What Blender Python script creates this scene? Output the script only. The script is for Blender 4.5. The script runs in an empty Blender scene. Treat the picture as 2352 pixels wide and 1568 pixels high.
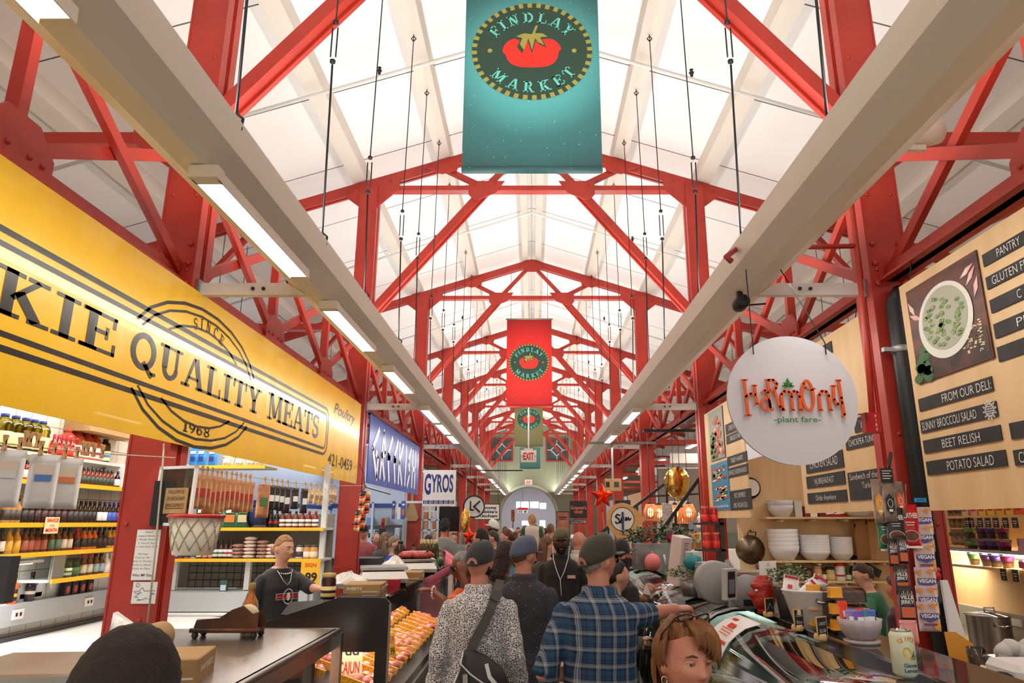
import bpy, bmesh, math, random
from mathutils import Vector as V, Matrix as M, noise
random.seed(7)
R = math.radians
sc = bpy.context.scene
col = sc.collection
H = 1.85                                   # height of the lens above the floor
FOC, CX, CY = 1590.0, 1221.0, 784.0
PITCH = math.atan2(416.0, FOC)
# ---------------------------------------------------------------- camera, sky, exposure, lights
cam = bpy.data.objects.new('camera', bpy.data.cameras.new('camera')); col.objects.link(cam)
cam.location = (0, 0, H); cam.rotation_euler = (R(90) + PITCH, 0, 0)
cam.data.sensor_width = 36; cam.data.lens = 36 * FOC / 2352
cam.data.shift_x = -(CX - 1176) / 2352
cam.data.clip_start = .05; cam.data.clip_end = 300
sc.camera = cam
sc.view_settings.view_transform = 'Standard'; sc.view_settings.look = 'None'
sc.view_settings.gamma = 1; sc.view_settings.use_curve_mapping = False
sc.view_settings.exposure = 0.0
sc.cycles.use_denoising = True
sc.cycles.max_bounces = 7; sc.cycles.diffuse_bounces = 4; sc.cycles.glossy_bounces = 3
sc.cycles.transparent_max_bounces = 14; sc.cycles.caustics_reflective = False; sc.cycles.caustics_refractive = False
sc.cycles.sample_clamp_indirect = 8
w = bpy.data.worlds.new('sky'); sc.world = w; w.use_nodes = True
w.node_tree.nodes['Background'].inputs[0].default_value = (1, .95, .9, 1)
w.node_tree.nodes['Background'].inputs[1].default_value = .9
def area(name, loc, rot, sx, sy, power, color=(1, .95, .88), spread=180):
 l = bpy.data.lights.new(name, 'AREA'); l.shape = 'RECTANGLE'; l.size = sx; l.size_y = sy
 l.energy = power; l.color = color; l.spread = R(spread)
 o = bpy.data.objects.new(name, l); col.objects.link(o); o.location = loc; o.rotation_euler = rot
 return o
for s in (-1, 1):                          # uplights lying in the two hanging troughs
 area('trough_uplight', (s * 1.66, 23, H + 1.96), (R(180), R(s * -8), 0), .16, 47, 1040, (1, .97, .93))
 area('aisle_lamp_light', (s * 4.9, 20, H + 2.3), (0, 0, 0), .3, 42, 380, (1, .94, .86))
 area('trough_downlight', (s * 1.8, 23, H + 1.6), (0, R(s * -20), 0), .1, 44, 260, (1, .96, .88))
# ---------------------------------------------------------------- pixel measurements -> places in the hall (camera at x=y=0)
COSP, SINP = math.cos(PITCH), math.sin(PITCH)
def ray(px, py):
 u = (px - CX) / FOC; v = -(py - CY) / FOC
 return V((u, COSP - v * SINP, SINP + v * COSP))
def at(px, py, y): r = ray(px, py); r = r * (y / r.y); return V((r.x, r.y, r.z + H))
def atx(px, py, x): r = ray(px, py); r = r * (x / r.x); return V((r.x, r.y, r.z + H))
def atz(px, py, z): r = ray(px, py); r = r * ((z - H) / r.z); return V((r.x, r.y, r.z + H))
# ---------------------------------------------------------------- materials
def lin(c): return tuple(((x / 255) / 12.92 if x <= 10 else ((x / 255 + .055) / 1.055) ** 2.4) for x in c[:3]) + (1,)
MATS = {}
def mat(key, c, rough=.6, metal=0, c2=None, nscale=8, bump=0, bscale=40, emis=0, spec=.5, sub=0, stretch=None, coat=0, detail=4, sheen=0):
 if key in MATS: return MATS[key]
 m = bpy.data.materials.new(key); m.use_nodes = True; nt = m.node_tree; b = nt.nodes['Principled BSDF']
 b.inputs['Base Color'].default_value = lin(c); b.inputs['Roughness'].default_value = rough; b.inputs['Metallic'].default_value = metal
 b.inputs['Specular IOR Level'].default_value = spec; b.inputs['Coat Weight'].default_value = coat; b.inputs['Sheen Weight'].default_value = sheen
 if sub: b.inputs['Subsurface Weight'].default_value = sub; b.inputs['Subsurface Radius'].default_value = (.012, .004, .002); b.inputs['Subsurface Scale'].default_value = .6
 if emis: b.inputs['Emission Color'].default_value = lin(c); b.inputs['Emission Strength'].default_value = emis
 L = nt.links.new
 if c2 or bump:
  tc = nt.nodes.new('ShaderNodeTexCoord'); mp = nt.nodes.new('ShaderNodeMapping'); L(tc.outputs['Object'], mp.inputs[0])
  if stretch: mp.inputs['Scale'].default_value = stretch
 if c2:
  n = nt.nodes.new('ShaderNodeTexNoise'); n.inputs['Scale'].default_value = nscale; n.inputs['Detail'].default_value = detail; L(mp.outputs[0], n.inputs['Vector'])
  r = nt.nodes.new('ShaderNodeValToRGB'); r.color_ramp.elements[0].position = .35; r.color_ramp.elements[1].position = .65
  r.color_ramp.elements[0].color = lin(c); r.color_ramp.elements[1].color = lin(c2)
  L(n.outputs[0], r.inputs[0]); L(r.outputs[0], b.inputs['Base Color'])
 if bump:
  n = nt.nodes.new('ShaderNodeTexNoise'); n.inputs['Scale'].default_value = bscale; n.inputs['Detail'].default_value = 3; L(mp.outputs[0], n.inputs['Vector'])
  bp = nt.nodes.new('ShaderNodeBump'); bp.inputs['Strength'].default_value = bump; bp.inputs['Distance'].default_value = .02; L(n.outputs[0], bp.inputs['Height']); L(bp.outputs[0], b.inputs['Normal'])
 MATS[key] = m; return m
def glass(key, tint=(235, 245, 240), refl=1.0, rough=.02):
 """thin pane: clear with a Fresnel reflection"""
 if key in MATS: return MATS[key]
 m = bpy.data.materials.new(key); m.use_nodes = True; nt = m.node_tree; nt.nodes.remove(nt.nodes['Principled BSDF'])
 t = nt.nodes.new('ShaderNodeBsdfTransparent'); t.inputs[0].default_value = lin(tint)
 g = nt.nodes.new('ShaderNodeBsdfGlossy'); g.inputs['Roughness'].default_value = rough
 fr = nt.nodes.new('ShaderNodeFresnel'); fr.inputs[0].default_value = 1.5
 mu = nt.nodes.new('ShaderNodeMath'); mu.operation = 'MULTIPLY'; mu.use_clamp = True; mu.inputs[1].default_value = refl
 mx = nt.nodes.new('ShaderNodeMixShader'); L = nt.links.new
 L(fr.outputs[0], mu.inputs[0]); L(mu.outputs[0], mx.inputs[0]); L(t.outputs[0], mx.inputs[1]); L(g.outputs[0], mx.inputs[2]); L(mx.outputs[0], nt.nodes['Material Output'].inputs[0])
 MATS[key] = m; return m
def milky(key, c, a):
 m = mat(key, c, .3); nt = m.node_tree; b = nt.nodes['Principled BSDF']; t = nt.nodes.new('ShaderNodeBsdfTransparent'); x = nt.nodes.new('ShaderNodeMixShader'); x.inputs[0].default_value = a
 nt.links.new(t.outputs[0], x.inputs[1]); nt.links.new(b.outputs[0], x.inputs[2]); nt.links.new(x.outputs[0], nt.nodes['Material Output'].inputs[0]); return m
def node_mat(key, fn, rough=.6, spec=.5):
 """procedural material: fn(nt, link, coord) returns a colour socket; coord = object coordinates"""
 if key in MATS: return MATS[key]
 m = bpy.data.materials.new(key); m.use_nodes = True; nt = m.node_tree; b = nt.nodes['Principled BSDF']
 b.inputs['Roughness'].default_value = rough; b.inputs['Specular IOR Level'].default_value = spec
 tc = nt.nodes.new('ShaderNodeTexCoord'); s = fn(nt, nt.links.new, tc.outputs['Object'])
 nt.links.new(s, b.inputs['Base Color']); MATS[key] = m; return m
def ramp(nt, L, src, stops, mode='LINEAR'):
 r = nt.nodes.new('ShaderNodeValToRGB'); r.color_ramp.interpolation = mode
 e = r.color_ramp.elements
 while len(e) > 1: e.remove(e[-1])
 e[0].position = stops[0][0]; e[0].color = lin(stops[0][1])
 for p, c in stops[1:]: x = e.new(p); x.color = lin(c)
 L(src, r.inputs[0]); return r.outputs[0]
# ---------------------------------------------------------------- mesh builder
class MB:
 def __init__(s): s.v = []; s.f = []; s.m = []; s.sm = []
 def add(s, vs, fs, mt, smooth=False):
  b = len(s.v); s.v += [V(p) for p in vs]
  for f in fs: s.f.append([b + i for i in f]); s.m.append(mt); s.sm.append(smooth)
  return s
 def box(s, a, b, mt):
  x0, x1 = sorted((a[0], b[0])); y0, y1 = sorted((a[1], b[1])); z0, z1 = sorted((a[2], b[2]))
  return s.add([(x0, y0, z0), (x1, y0, z0), (x1, y1, z0), (x0, y1, z0), (x0, y0, z1), (x1, y0, z1), (x1, y1, z1), (x0, y1, z1)],
   [(0, 3, 2, 1), (4, 5, 6, 7), (0, 1, 5, 4), (1, 2, 6, 5), (2, 3, 7, 6), (3, 0, 4, 7)], mt)
 def bar(s, p, q, wd, ht, mt, up=(0, 0, 1)):
  p = V(p); q = V(q); d = (q - p).normalized(); u = V(up)
  if abs(d.dot(u)) > .98: u = V((0, 1, 0))
  a = d.cross(u).normalized() * wd / 2; b = a.cross(d).normalized() * ht / 2
  vs = [p - a - b, p + a - b, p + a + b, p - a + b, q - a - b, q + a - b, q + a + b, q - a + b]
  return s.add(vs, [(3, 2, 1, 0), (4, 5, 6, 7), (0, 1, 5, 4), (1, 2, 6, 5), (2, 3, 7, 6), (3, 0, 4, 7)], mt)
 def tube(s, pts, r, mt, n=8, cap=True, smooth=True):
  pts = [V(p) for p in pts]; k = len(pts); rings = []; prev = None
  for i, p in enumerate(pts):
   d = (pts[min(i + 1, k - 1)] - pts[max(i - 1, 0)]).normalized()
   if prev is None:
    u = V((0, 0, 1)) if abs(d.z) < .9 else V((1, 0, 0)); a = d.cross(u).normalized()
   else: a = (prev - d * prev.dot(d)).normalized()
   prev = a; b = d.cross(a); rr = r[i] if isinstance(r, (list, tuple)) else r
   rings.append([p + (a * math.cos(t) + b * math.sin(t)) * rr for t in (2 * math.pi * j / n for j in range(n))])
  return s.loft(rings, mt, cap, smooth)
 def loft(s, rings, mt, cap=True, smooth=True, closed=False):
  n = len(rings[0]); k = len(rings); vs = [p for r in rings for p in r]; fs = []
  for i in range(k if closed else k - 1):
   for j in range(n):
    fs.append((i * n + j, i * n + (j + 1) % n, ((i + 1) % k) * n + (j + 1) % n, ((i + 1) % k) * n + j))
  if cap and not closed: fs.append(tuple(range(n))[::-1]); fs.append(tuple((k - 1) * n + j for j in range(n)))
  return s.add(vs, fs, mt, smooth)
 def lathe(s, prof, c, mt, n=16, smooth=True, ax='z', sx=1, sy=1):
  rings = []
  for r, z in prof:
   ring = []
   for j in range(n):
    t = 2 * math.pi * j / n; x = math.cos(t) * max(r, 1e-4) * sx; y = math.sin(t) * max(r, 1e-4) * sy
    q = {'z': (x, y, z), 'y': (x, z, -y), 'x': (z, x, y)}[ax]
    ring.append(V(c) + V(q))
   rings.append(ring)
  return s.loft(rings, mt, True, smooth)
 def sph(s, c, r, mt, nu=16, nv=10, rot=None, fn=None):
  if not isinstance(r, (tuple, list)): r = (r, r, r)
  vs = [V((0, 0, -1))]; fs = []
  for i in range(1, nv):
   a = math.pi * i / nv - math.pi / 2
   vs += [V((math.cos(a) * math.cos(2 * math.pi * j / nu), math.cos(a) * math.sin(2 * math.pi * j / nu), math.sin(a))) for j in range(nu)]
  vs.append(V((0, 0, 1)))
  for j in range(nu):
   fs.append((0, 1 + (j + 1) % nu, 1 + j)); fs.append((len(vs) - 1, len(vs) - 1 - nu + j, len(vs) - 1 - nu + (j + 1) % nu))
  for i in range(nv - 2):
   for j in range(nu): a = 1 + i * nu; fs.append((a + j, a + (j + 1) % nu, a + nu + (j + 1) % nu, a + nu + j))
  out = []
  for p in vs:
   q = V((p.x * r[0], p.y * r[1], p.z * r[2]))
   if fn: q = fn(p, q)
   if rot: q = rot @ q
   out.append(q + V(c))
  return s.add(out, fs, mt, True)
 def prism(s, poly, fr, d0, d1, mt):
  """extrude a 2-D outline standing in frame fr from depth d0 to d1"""
  n = len(poly); vs = [fr.p(u, v, d0) for u, v in poly] + [fr.p(u, v, d1) for u, v in poly]
  fs = [tuple(range(n)), tuple(range(2 * n - 1, n - 1, -1))] + [(i, (i + 1) % n, n + (i + 1) % n, n + i) for i in range(n)]
  return s.add(vs, fs, mt)
 def xf(s, mx):
  s.v = [mx @ p for p in s.v]; return s
 def build(s, name, parent=None, loc=None, fix=True):
  if parent is not None: off = wloc(parent)
  elif loc is not None: off = V(loc)
  else:
   xs = [p.x for p in s.v]; ys = [p.y for p in s.v]
   off = V(((min(xs) + max(xs)) / 2, (min(ys) + max(ys)) / 2, min(p.z for p in s.v)))
  me = bpy.data.meshes.new(name); me.from_pydata([p - off for p in s.v], [], s.f)
  ml = []
  for m_ in s.m:
   if m_ not in ml: ml.append(m_)
  for m_ in ml: me.materials.append(m_)
  ix = {m_: i for i, m_ in enumerate(ml)}
  me.polygons.foreach_set('material_index', [ix[m_] for m_ in s.m]); me.polygons.foreach_set('use_smooth', s.sm)
  if fix:
   bm = bmesh.new(); bm.from_mesh(me); bmesh.ops.recalc_face_normals(bm, faces=bm.faces); bm.to_mesh(me); bm.free()
  me.update()
  o = bpy.data.objects.new(name, me); col.objects.link(o)
  if parent is not None: o.parent = parent
  else: o.location = off
  return o
def wloc(o):
 p = V((0, 0, 0))
 while o is not None: p = p + o.location; o = o.parent
 return p
def tag(o, label, cat, group=None, kind=None):
 o['label'] = label
 if cat: o['category'] = cat
 if group: o['group'] = group
 if kind: o['kind'] = kind
 return o
def thing(name, label, cat, loc, group=None, kind=None):
 o = bpy.data.objects.new(name, None); o.empty_display_size = .1; col.objects.link(o); o.location = V(loc)
 return tag(o, label, cat, group, kind)
def copy_tree(o, loc=None, parent=None, rot=None):
 c = o.copy(); col.objects.link(c)
 if parent is not None: c.parent = parent
 if loc is not None: c.location = V(loc)
 if rot is not None: c.rotation_euler = (0, 0, rot)
 for ch in o.children: copy_tree(ch, None, c)
 return c
class Fr:
 """a flat frame in space: origin o, right u, up v; positive depth comes towards the viewer of the face"""
 def __init__(s, o, u, v): s.o = V(o); s.u = V(u).normalized(); s.v = V(v); s.v = (s.v - s.u * s.v.dot(s.u)).normalized(); s.n = s.u.cross(s.v)
 def p(s, a, b, d=0): return s.o + s.u * a + s.v * b + s.n * d
# ---------------------------------------------------------------- flat lettering and shapes
_tc = {}
def bfont(txt, bold=0, space=1):
 k = (txt, bold, space)
 if k in _tc: return _tc[k]
 cu = bpy.data.curves.new('t', 'FONT'); cu.body = txt; cu.size = 1; cu.offset = bold; cu.space_character = space; cu.resolution_u = 3; cu.align_x = 'CENTER'
 o = bpy.data.objects.new('t', cu); me = o.to_mesh()
 vs = [(q.co.x, q.co.y) for q in me.vertices]; fs = [list(p.vertices) for p in me.polygons]
 o.to_mesh_clear(); bpy.data.objects.remove(o); bpy.data.curves.remove(cu); _tc[k] = (vs, fs); return vs, fs
def seg(a, b, w):
 ax, ay = a; bx, by = b; d = math.hypot(bx - ax, by - ay) or 1; nx, ny = -(by - ay) / d * w / 2, (bx - ax) / d * w / 2
 return [(ax + nx, ay + ny), (ax - nx, ay - ny), (bx - nx, by - ny), (bx + nx, by + ny)]
T = .2; t_ = .1
SLAB = {  # slab-serif capitals: s = straight stroke, f = serif bar, a = arc stroke
'K': (.98, 's.24,0,.24,1,T s.3,.4,.72,.95,t s.4,.58,.76,.05,T f.24,0,.46 f.24,1,.46 f.72,1,.4 f.8,0,.4'),
'I': (.52, 's.26,0,.26,1,T f.26,0,.5 f.26,1,.5'),
'E': (.86, 's.24,0,.24,1,T f.42,0,.84 f.42,1,.8 s.3,.52,.6,.52,t s.6,.36,.6,.68,.07 s.8,0,.8,.3,.08 s.76,1,.76,.7,.08 f.2,0,.4 f.2,1,.4'),
'Q': (.98, 'a.48,.5,.36,.46,0,360,.17 s.5,.2,.86,-.16,.14 f.88,-.1,.2'),
'U': (.94, 's.24,.3,.24,1,T s.7,.3,.7,1,t a.47,.32,.23,.28,180,360,.15 f.24,1,.46 f.7,1,.4'),
'A': (.98, 's.14,0,.46,1,t s.52,1,.82,0,T s.24,.32,.7,.32,.08 f.14,0,.36 f.82,0,.42'),
'L': (.82, 's.24,0,.24,1,T f.42,0,.8 f.24,1,.46 s.76,0,.76,.34,.08'),
'T': (.86, 's.43,0,.43,1,T f.43,0,.46 f.43,1,.82 s.06,1,.06,.68,.08 s.8,1,.8,.68,.08'),
'Y': (.92, 's.46,0,.46,.5,T s.2,1,.46,.45,T s.74,1,.48,.45,t f.46,0,.46 f.2,1,.42 f.74,1,.36'),
'M': (1.2, 's.2,0,.2,1,t s.98,0,.98,1,T s.24,1,.58,.1,T s.94,1,.6,.1,t f.2,0,.36 f.2,1,.4 f.98,0,.42 f.98,1,.42'),
'S': (.74, 'a.36,.74,.24,.22,40,270,.15 a.36,.26,.26,.23,-140,90,.17 s.62,.98,.62,.68,.07 s.1,.02,.1,.32,.07'),
'N': (.98, 's.22,0,.22,1,t s.76,0,.76,1,t s.22,1,.76,0,T f.22,0,.38 f.18,1,.36 f.76,1,.38'),
'C': (.82, 'a.44,.5,.33,.45,50,310,.17 s.72,.96,.72,.64,.07'),
'F': (.8, 's.24,0,.24,1,T f.24,0,.46 f.42,1,.78 s.3,.5,.58,.5,t s.6,.36,.6,.66,.07 s.76,1,.76,.68,.08 f.2,1,.4'),
'D': (.92, 's.24,0,.24,1,T a.3,.5,.48,.46,-90,90,.17 f.24,0,.46 f.24,1,.46'),
'R': (.96, 's.24,0,.24,1,T a.38,.73,.27,.23,-90,90,.15 s.3,.96,.4,.96,t s.3,.5,.4,.5,t s.46,.5,.74,.08,.17 f.24,0,.46 f.24,1,.46 f.82,0,.3'),
'1': (.5, 's.28,0,.28,1,T f.28,0,.46 s.1,.86,.24,.98,.1'),
'9': (.7, 'a.35,.68,.22,.26,0,360,.14 a.2,.62,.38,.58,-80,10,.14'),
'6': (.7, 'a.35,.32,.22,.26,0,360,.14 a.5,.38,.38,.58,100,190,.14'),
'8': (.7, 'a.35,.73,.19,.21,0,360,.13 a.35,.27,.23,.23,0,360,.14'),
' ': (.5, '')}
def slab(txt, space=.06):
 """list of (glyph polys, x offset, width)"""
 out = []; x = 0
 for ch in txt:
  wd, ops = SLAB[ch]; ps = []
  for o in ops.split():
   k = o[0]; a = [T if q == 'T' else t_ if q == 't' else float(q) for q in o[1:].split(',')]
   if k == 's': ps.append(seg((a[0], a[1]), (a[2], a[3]), a[4]))
   elif k == 'f': y0 = 0 if a[1] < .5 else .91; y0 = a[1] if a[1] < 0 else y0; ps.append([(a[0] - a[2] / 2, y0), (a[0] + a[2] / 2, y0), (a[0] + a[2] / 2, y0 + .09), (a[0] - a[2] / 2, y0 + .09)])
   else: ps += arcq(a[0], a[1], a[2], a[3], a[4], a[5], a[6])
  out.append((ps, x, wd)); x += wd + space
 return out, x - space
def arcq(cx, cy, rx, ry, a0, a1, w, n=None):
 n = n or max(3, int(abs(a1 - a0) / 15)); q = []
 for i in range(n):
  u0 = R(a0 + (a1 - a0) * i / n); u1 = R(a0 + (a1 - a0) * (i + 1) / n)
  f = lambda u, s: (cx + (rx + s * w / 2) * math.cos(u), cy + (ry + s * w / 2) * math.sin(u))
  q.append([f(u0, 1), f(u0, -1), f(u1, -1), f(u1, 1)])
 return q
class D2:
 """a flat picture of polygons in sign coordinates; each later layer stands a hair proud of the one below"""
 def __init__(s): s.L = []
 def poly(s, pts, mt, lay=1): s.L.append(([pts], mt, lay)); return s
 def polys(s, ps, mt, lay=1): s.L.append((ps, mt, lay)); return s
 def rect(s, x0, y0, x1, y1, mt, lay=1): return s.poly([(x0, y0), (x1, y0), (x1, y1), (x0, y1)], mt, lay)
 def ell(s, cx, cy, rx, ry, mt, lay=1, n=40): return s.poly([(cx + rx * math.cos(2 * math.pi * i / n), cy + ry * math.sin(2 * math.pi * i / n)) for i in range(n)], mt, lay)
 def arc(s, cx, cy, rx, ry, a0, a1, w, mt, lay=1, n=None): return s.polys(arcq(cx, cy, rx, ry, a0, a1, w, n), mt, lay)
 def line(s, pts, w, mt, lay=1):
  return s.polys([seg(pts[i], pts[i + 1], w) for i in range(len(pts) - 1)] + [[(p[0] + w / 2 * math.cos(k * 1.047), p[1] + w / 2 * math.sin(k * 1.047)) for k in range(6)] for p in pts[1:-1]], mt, lay)
 def text(s, txt, cx, cy, h, mt, lay=2, bold=0, width=None, space=1, sk=0):
  vs, fs = bfont(txt, bold / h if False else bold, space)
  if not vs: return s
  xs = [p[0] for p in vs]; ys = [p[1] for p in vs]; W = max(xs) - min(xs); k = h / .72; kx = width / W if width else k
  mx = (max(xs) + min(xs)) / 2; q = [(cx + (p[0] - mx) * kx + sk * (p[1] - .36), cy + (p[1] - .36) * k) for p in vs]
  return s.polys([[q[i] for i in f] for f in fs], mt, lay)
 def slab(s, txt, x0, x1, base, hfn, mt, lay=2, space=.06):
  """slab letters from x0 to x1 on base(x) with height hfn(x)"""
  g, tot = slab(txt, space); k = (x1 - x0) / tot; ps = []
  bf = base if callable(base) else (lambda x: base); hf = hfn if callable(hfn) else (lambda x: hfn)
  for pp, x, wd in g:
   for p in pp: ps.append([(x0 + (x + a) * k, bf(x0 + (x + a) * k) + b * hf(x0 + (x + a) * k)) for a, b in p])
  return s.polys(ps, mt, lay)
 def slab_arc(s, txt, cx, cy, rx, ry, a0, a1, h, mt, lay=2, inner=False):
  """slab letters along an ellipse from angle a0 to a1 (degrees); inner: feet on the outside"""
  g, tot = slab(txt, .16); ps = []
  for pp, x, wd in g:
   t = R(a0 + (a1 - a0) * (x + wd / 2) / tot); px, py = cx + rx * math.cos(t), cy + ry * math.sin(t)
   nx, ny = math.cos(t) / rx, math.sin(t) / ry; d = math.hypot(nx, ny); nx /= d; ny /= d
   if inner: nx, ny = -nx, -ny
   tx, ty = ny, -nx
   for p in pp: ps.append([(px + tx * (a - wd / 2) * h + nx * (b - .5) * h, py + ty * (a - wd / 2) * h + ny * (b - .5) * h) for a, b in p])
  return s.polys(ps, mt, lay)
 def put(s, mb, fr, step=.0012, warp=None):
  for ps, mt, lay in s.L:
   for p in ps:
    mb.add([warp(a, b, lay * step) if warp else fr.p(a, b, lay * step) for a, b in p], [tuple(range(len(p)))], mt)
  return mb
 def build(s, name, fr, parent, step=.0012, warp=None): return s.put(MB(), fr, step, warp).build(name, parent, fix=False)
# ================================================================ the hall
RED = mat('red_paint', (182, 52, 36), .42, c2=(166, 44, 31), nscale=3, bump=.05, bscale=60)
WHITE = mat('white_paint', (226, 224, 219), .7); CREAM = mat('cream_metal', (234, 228, 214), .45, c2=(222, 214, 200), nscale=2, stretch=(1, .1, 1))
GREY = mat('grey_metal', (150, 150, 148), .4, .6); STEEL = mat('stainless_steel', (178, 172, 164), .26, .9, c2=(160, 152, 142), nscale=6, stretch=(1, .05, 1))
BLACK = mat('black_plastic', (22, 22, 23), .45); DARK = mat('dark_grey', (52, 52, 54), .5); CABLE = mat('black_cable', (30, 30, 32), .5, .3)
LAMP = mat('lit_tube', (255, 250, 240), .5, emis=7)
WOODP = mat('birch_plywood', (226, 192, 146), .55, c2=(214, 178, 130), nscale=5, stretch=(1, 1, .15))
CHALK = mat('chalkboard', (36, 35, 36), .7, c2=(50, 49, 50), nscale=9); INKW = mat('chalk_white', (232, 230, 224), .8); INKB = mat('black_ink', (24, 22, 22), .6)
PAPER = mat('white_paper', (236, 234, 230), .7); KRAFT = mat('kraft_cardboard', (183, 146, 98), .8, c2=(172, 134, 88)); YSHELF = mat('yellow_shelf_edge', (244, 186, 32), .45)
GOLD = mat('gold_foil', (220, 180, 90), .16, 1, bump=.5, bscale=9); CLEAR = glass('clear_plastic', (240, 243, 242), .9, .06); PANE = glass('window_pane', (225, 238, 232), 1.1)
def roofcol(nt, L, co):
 s = nt.nodes.new('ShaderNodeSeparateXYZ'); L(co, s.inputs[0]); m = nt.nodes.new('ShaderNodeMath'); m.operation = 'FRACT'
 d = nt.nodes.new('ShaderNodeMath'); d.operation = 'MULTIPLY'; d.inputs[1].default_value = 1 / 1.83; L(s.outputs[1], d.inputs[0]); L(d.outputs[0], m.inputs[0])
 return ramp(nt, L, m.outputs[0], [(0, (90, 88, 84)), (.008, (236, 234, 230))], 'CONSTANT')
ROOF = node_mat('white_roof_board', roofcol, .8)
FLOORM = mat('grey_concrete_floor', (158, 150, 138), .5, c2=(138, 130, 120), nscale=2)
GREEN = mat('sage_green_wall', (150, 154, 128), .8, c2=(142, 146, 121), nscale=1)
SIDEW = mat('pale_side_wall', (205, 203, 196), .8)
W2 = 2.7; ZT = H + 5.40; ZB = H + 1.80; ZG = H + 2.83
YS = [-.5, 5.05, 10.6, 16.4, 22.1, 27.6, 33.0, 38.3, 43.4]
def zr(x): return H + 6.33 - .32 * abs(x)
ordn = ['nearest', 'first ahead', 'second ahead', 'third ahead', 'fourth ahead', 'fifth ahead', 'sixth ahead', 'seventh ahead', 'last ahead']
def S(o, label=None, cat=None): o['kind'] = 'structure'; o['label'] = label or o.name; o['category'] = cat or 'building'; return o
S(MB().box((-7.6, -4, -.1), (7.6, 46.5, 0), FLOORM).build('floor'), 'grey concrete floor of the market hall', 'floor')
for s, nm in ((-1, 'left'), (1, 'right')):
 S(MB().box((s * 7.4, -4, 0), (s * 7.6, 46.5, zr(7.4) + .3), SIDEW).build('wall_' + nm), 'pale outer wall on the %s side of the hall' % nm, 'wall')
 m = MB(); xe = 7.6
 m.add([(0, -4, zr(0) + .34), (0, 46.5, zr(0) + .34), (s * xe, 46.5, zr(xe) + .34), (s * xe, -4, zr(xe) + .34), (0, -4, zr(0) + .44), (0, 46.5, zr(0) + .44), (s * xe, 46.5, zr(xe) + .44), (s * xe, -4, zr(xe) + .44)],
  [(0, 1, 2, 3), (4, 7, 6, 5), (0, 4, 5, 1), (3, 2, 6, 7), (1, 5, 6, 2), (0, 3, 7, 4)], ROOF)
 S(m.build('ceiling_' + nm), 'white boarded roof slope on the %s' % nm, 'ceiling')
PURL = mat('white_purlin', (212, 204, 192), .75)
for s in (-1, 1):
 for i, x in enumerate((.16, 1.49, 2.87, 4.25, 5.65, 7.0)):
  m = MB(); z = zr(x) + .1; wd = .22 if i else .14; dz = wd * .32
  vs = []
  for y in (-4, 46.5): vs += [(s * (x - wd / 2), y, z + dz / 2), (s * (x + wd / 2), y, z - dz / 2), (s * (x + wd / 2), y, z - dz / 2 + .25), (s * (x - wd / 2), y, z + dz / 2 + .25)]
  m.add(vs, [(0, 1, 2, 3), (7, 6, 5, 4), (0, 4, 5, 1), (1, 5, 6, 2), (2, 6, 7, 3), (3, 7, 4, 0)], PURL)
  S(m.build('roof_purlin'), 'white painted beam running the length of the %s roof slope, number %d from the ridge' % ('left' if s < 0 else 'right', i + 1), 'beam')
# ---- end wall with the arch
YE = 46.5; ac, ar, asz = -.2, 1.78, H + .48
m = MB(); fr = Fr((0, YE, 0), (1, 0, 0), (0, 0, 1))
def wallq(pts): m.prism(pts, fr, 0, -.7, GREEN)
wallq([(-7.6, 0), (ac - ar, 0), (ac - ar, asz), (ac - ar, zr(2) + .3), (-7.6, zr(7.6) + .3)]); wallq([(ac + ar, 0), (7.6, 0), (7.6, zr(7.6) + .3), (ac + ar, zr(2) + .3), (ac + ar, asz)])
N = 20
for i in range(N):
 a, b = math.pi * i / N, math.pi * (i + 1) / N; p = [(ac + ar * math.cos(t), asz + ar * math.sin(t)) for t in (a, b)]
 wallq([p[0], (p[0][0], zr(p[0][0]) + .3), (p[1][0], zr(p[1][0]) + .3), p[1]])
S(m.build('wall_end'), 'sage green end wall with a round-topped archway', 'wall')
m = MB(); AR = mat('arch_trim', (186, 190, 166), .6)
for ps in arcq(ac, asz, ar + .1, ar + .1, 0, 180, .16, 24): m.prism(ps, fr, .002, .09, AR)
for sx in (-1, 1): m.prism([(ac + sx * (ar + .1) - .08, 0), (ac + sx * (ar + .1) + .08, 0), (ac + sx * (ar + .1) + .08, asz), (ac + sx * (ar + .1) - .08, asz)], fr, .002, .09, AR)
S(m.build('trim_1'), 'pale raised moulding round the archway', 'trim')
LEAD = mat('dark_glass', (70, 92, 96), .15); WRED = mat('window_red', (150, 50, 42), .5)
for i, px in enumerate((1153, 1279)):
 c = at(px, 1033, YE - .1); m = MB(); f = Fr((c.x, YE - .02, c.z), (1, 0, 0), (0, 0, 1)); a, b = .62, .66
 d = D2().rect(-a, -b, a, b, LEAD, 1); o_ = d.build('window_%d' % (i + 1), f, None); S(o_, 'square leaded window with a red frame high on the green wall, %s of the banners' % ('left' if i == 0 else 'right'), 'window')
 for x0, y0, x1, y1 in ((-a - .1, -b - .1, -a, b + .1), (a, -b - .1, a + .1, b + .1), (-a, -b - .1, a, -b), (-a, b, a, b + .1)): m.prism([(x0, y0), (x1, y0), (x1, y1), (x0, y1)], f, 0, .1, WRED)
 m.build('window_frame', o_)
 m = MB(); g = D2().line([(0, -b), (0, -.4), (-.4, 0), (0, .4), (.4, 0), (0, -.4)], .05, PAPER, 2).line([(0, .4), (0, b)], .05, PAPER, 2).line([(-a, 0), (-.4, 0)], .05, PAPER, 2).line([(.4, 0), (a, 0)], .05, PAPER, 2)
 g.put(m, f); m.build('lead_pattern', o_, fix=False)
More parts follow.
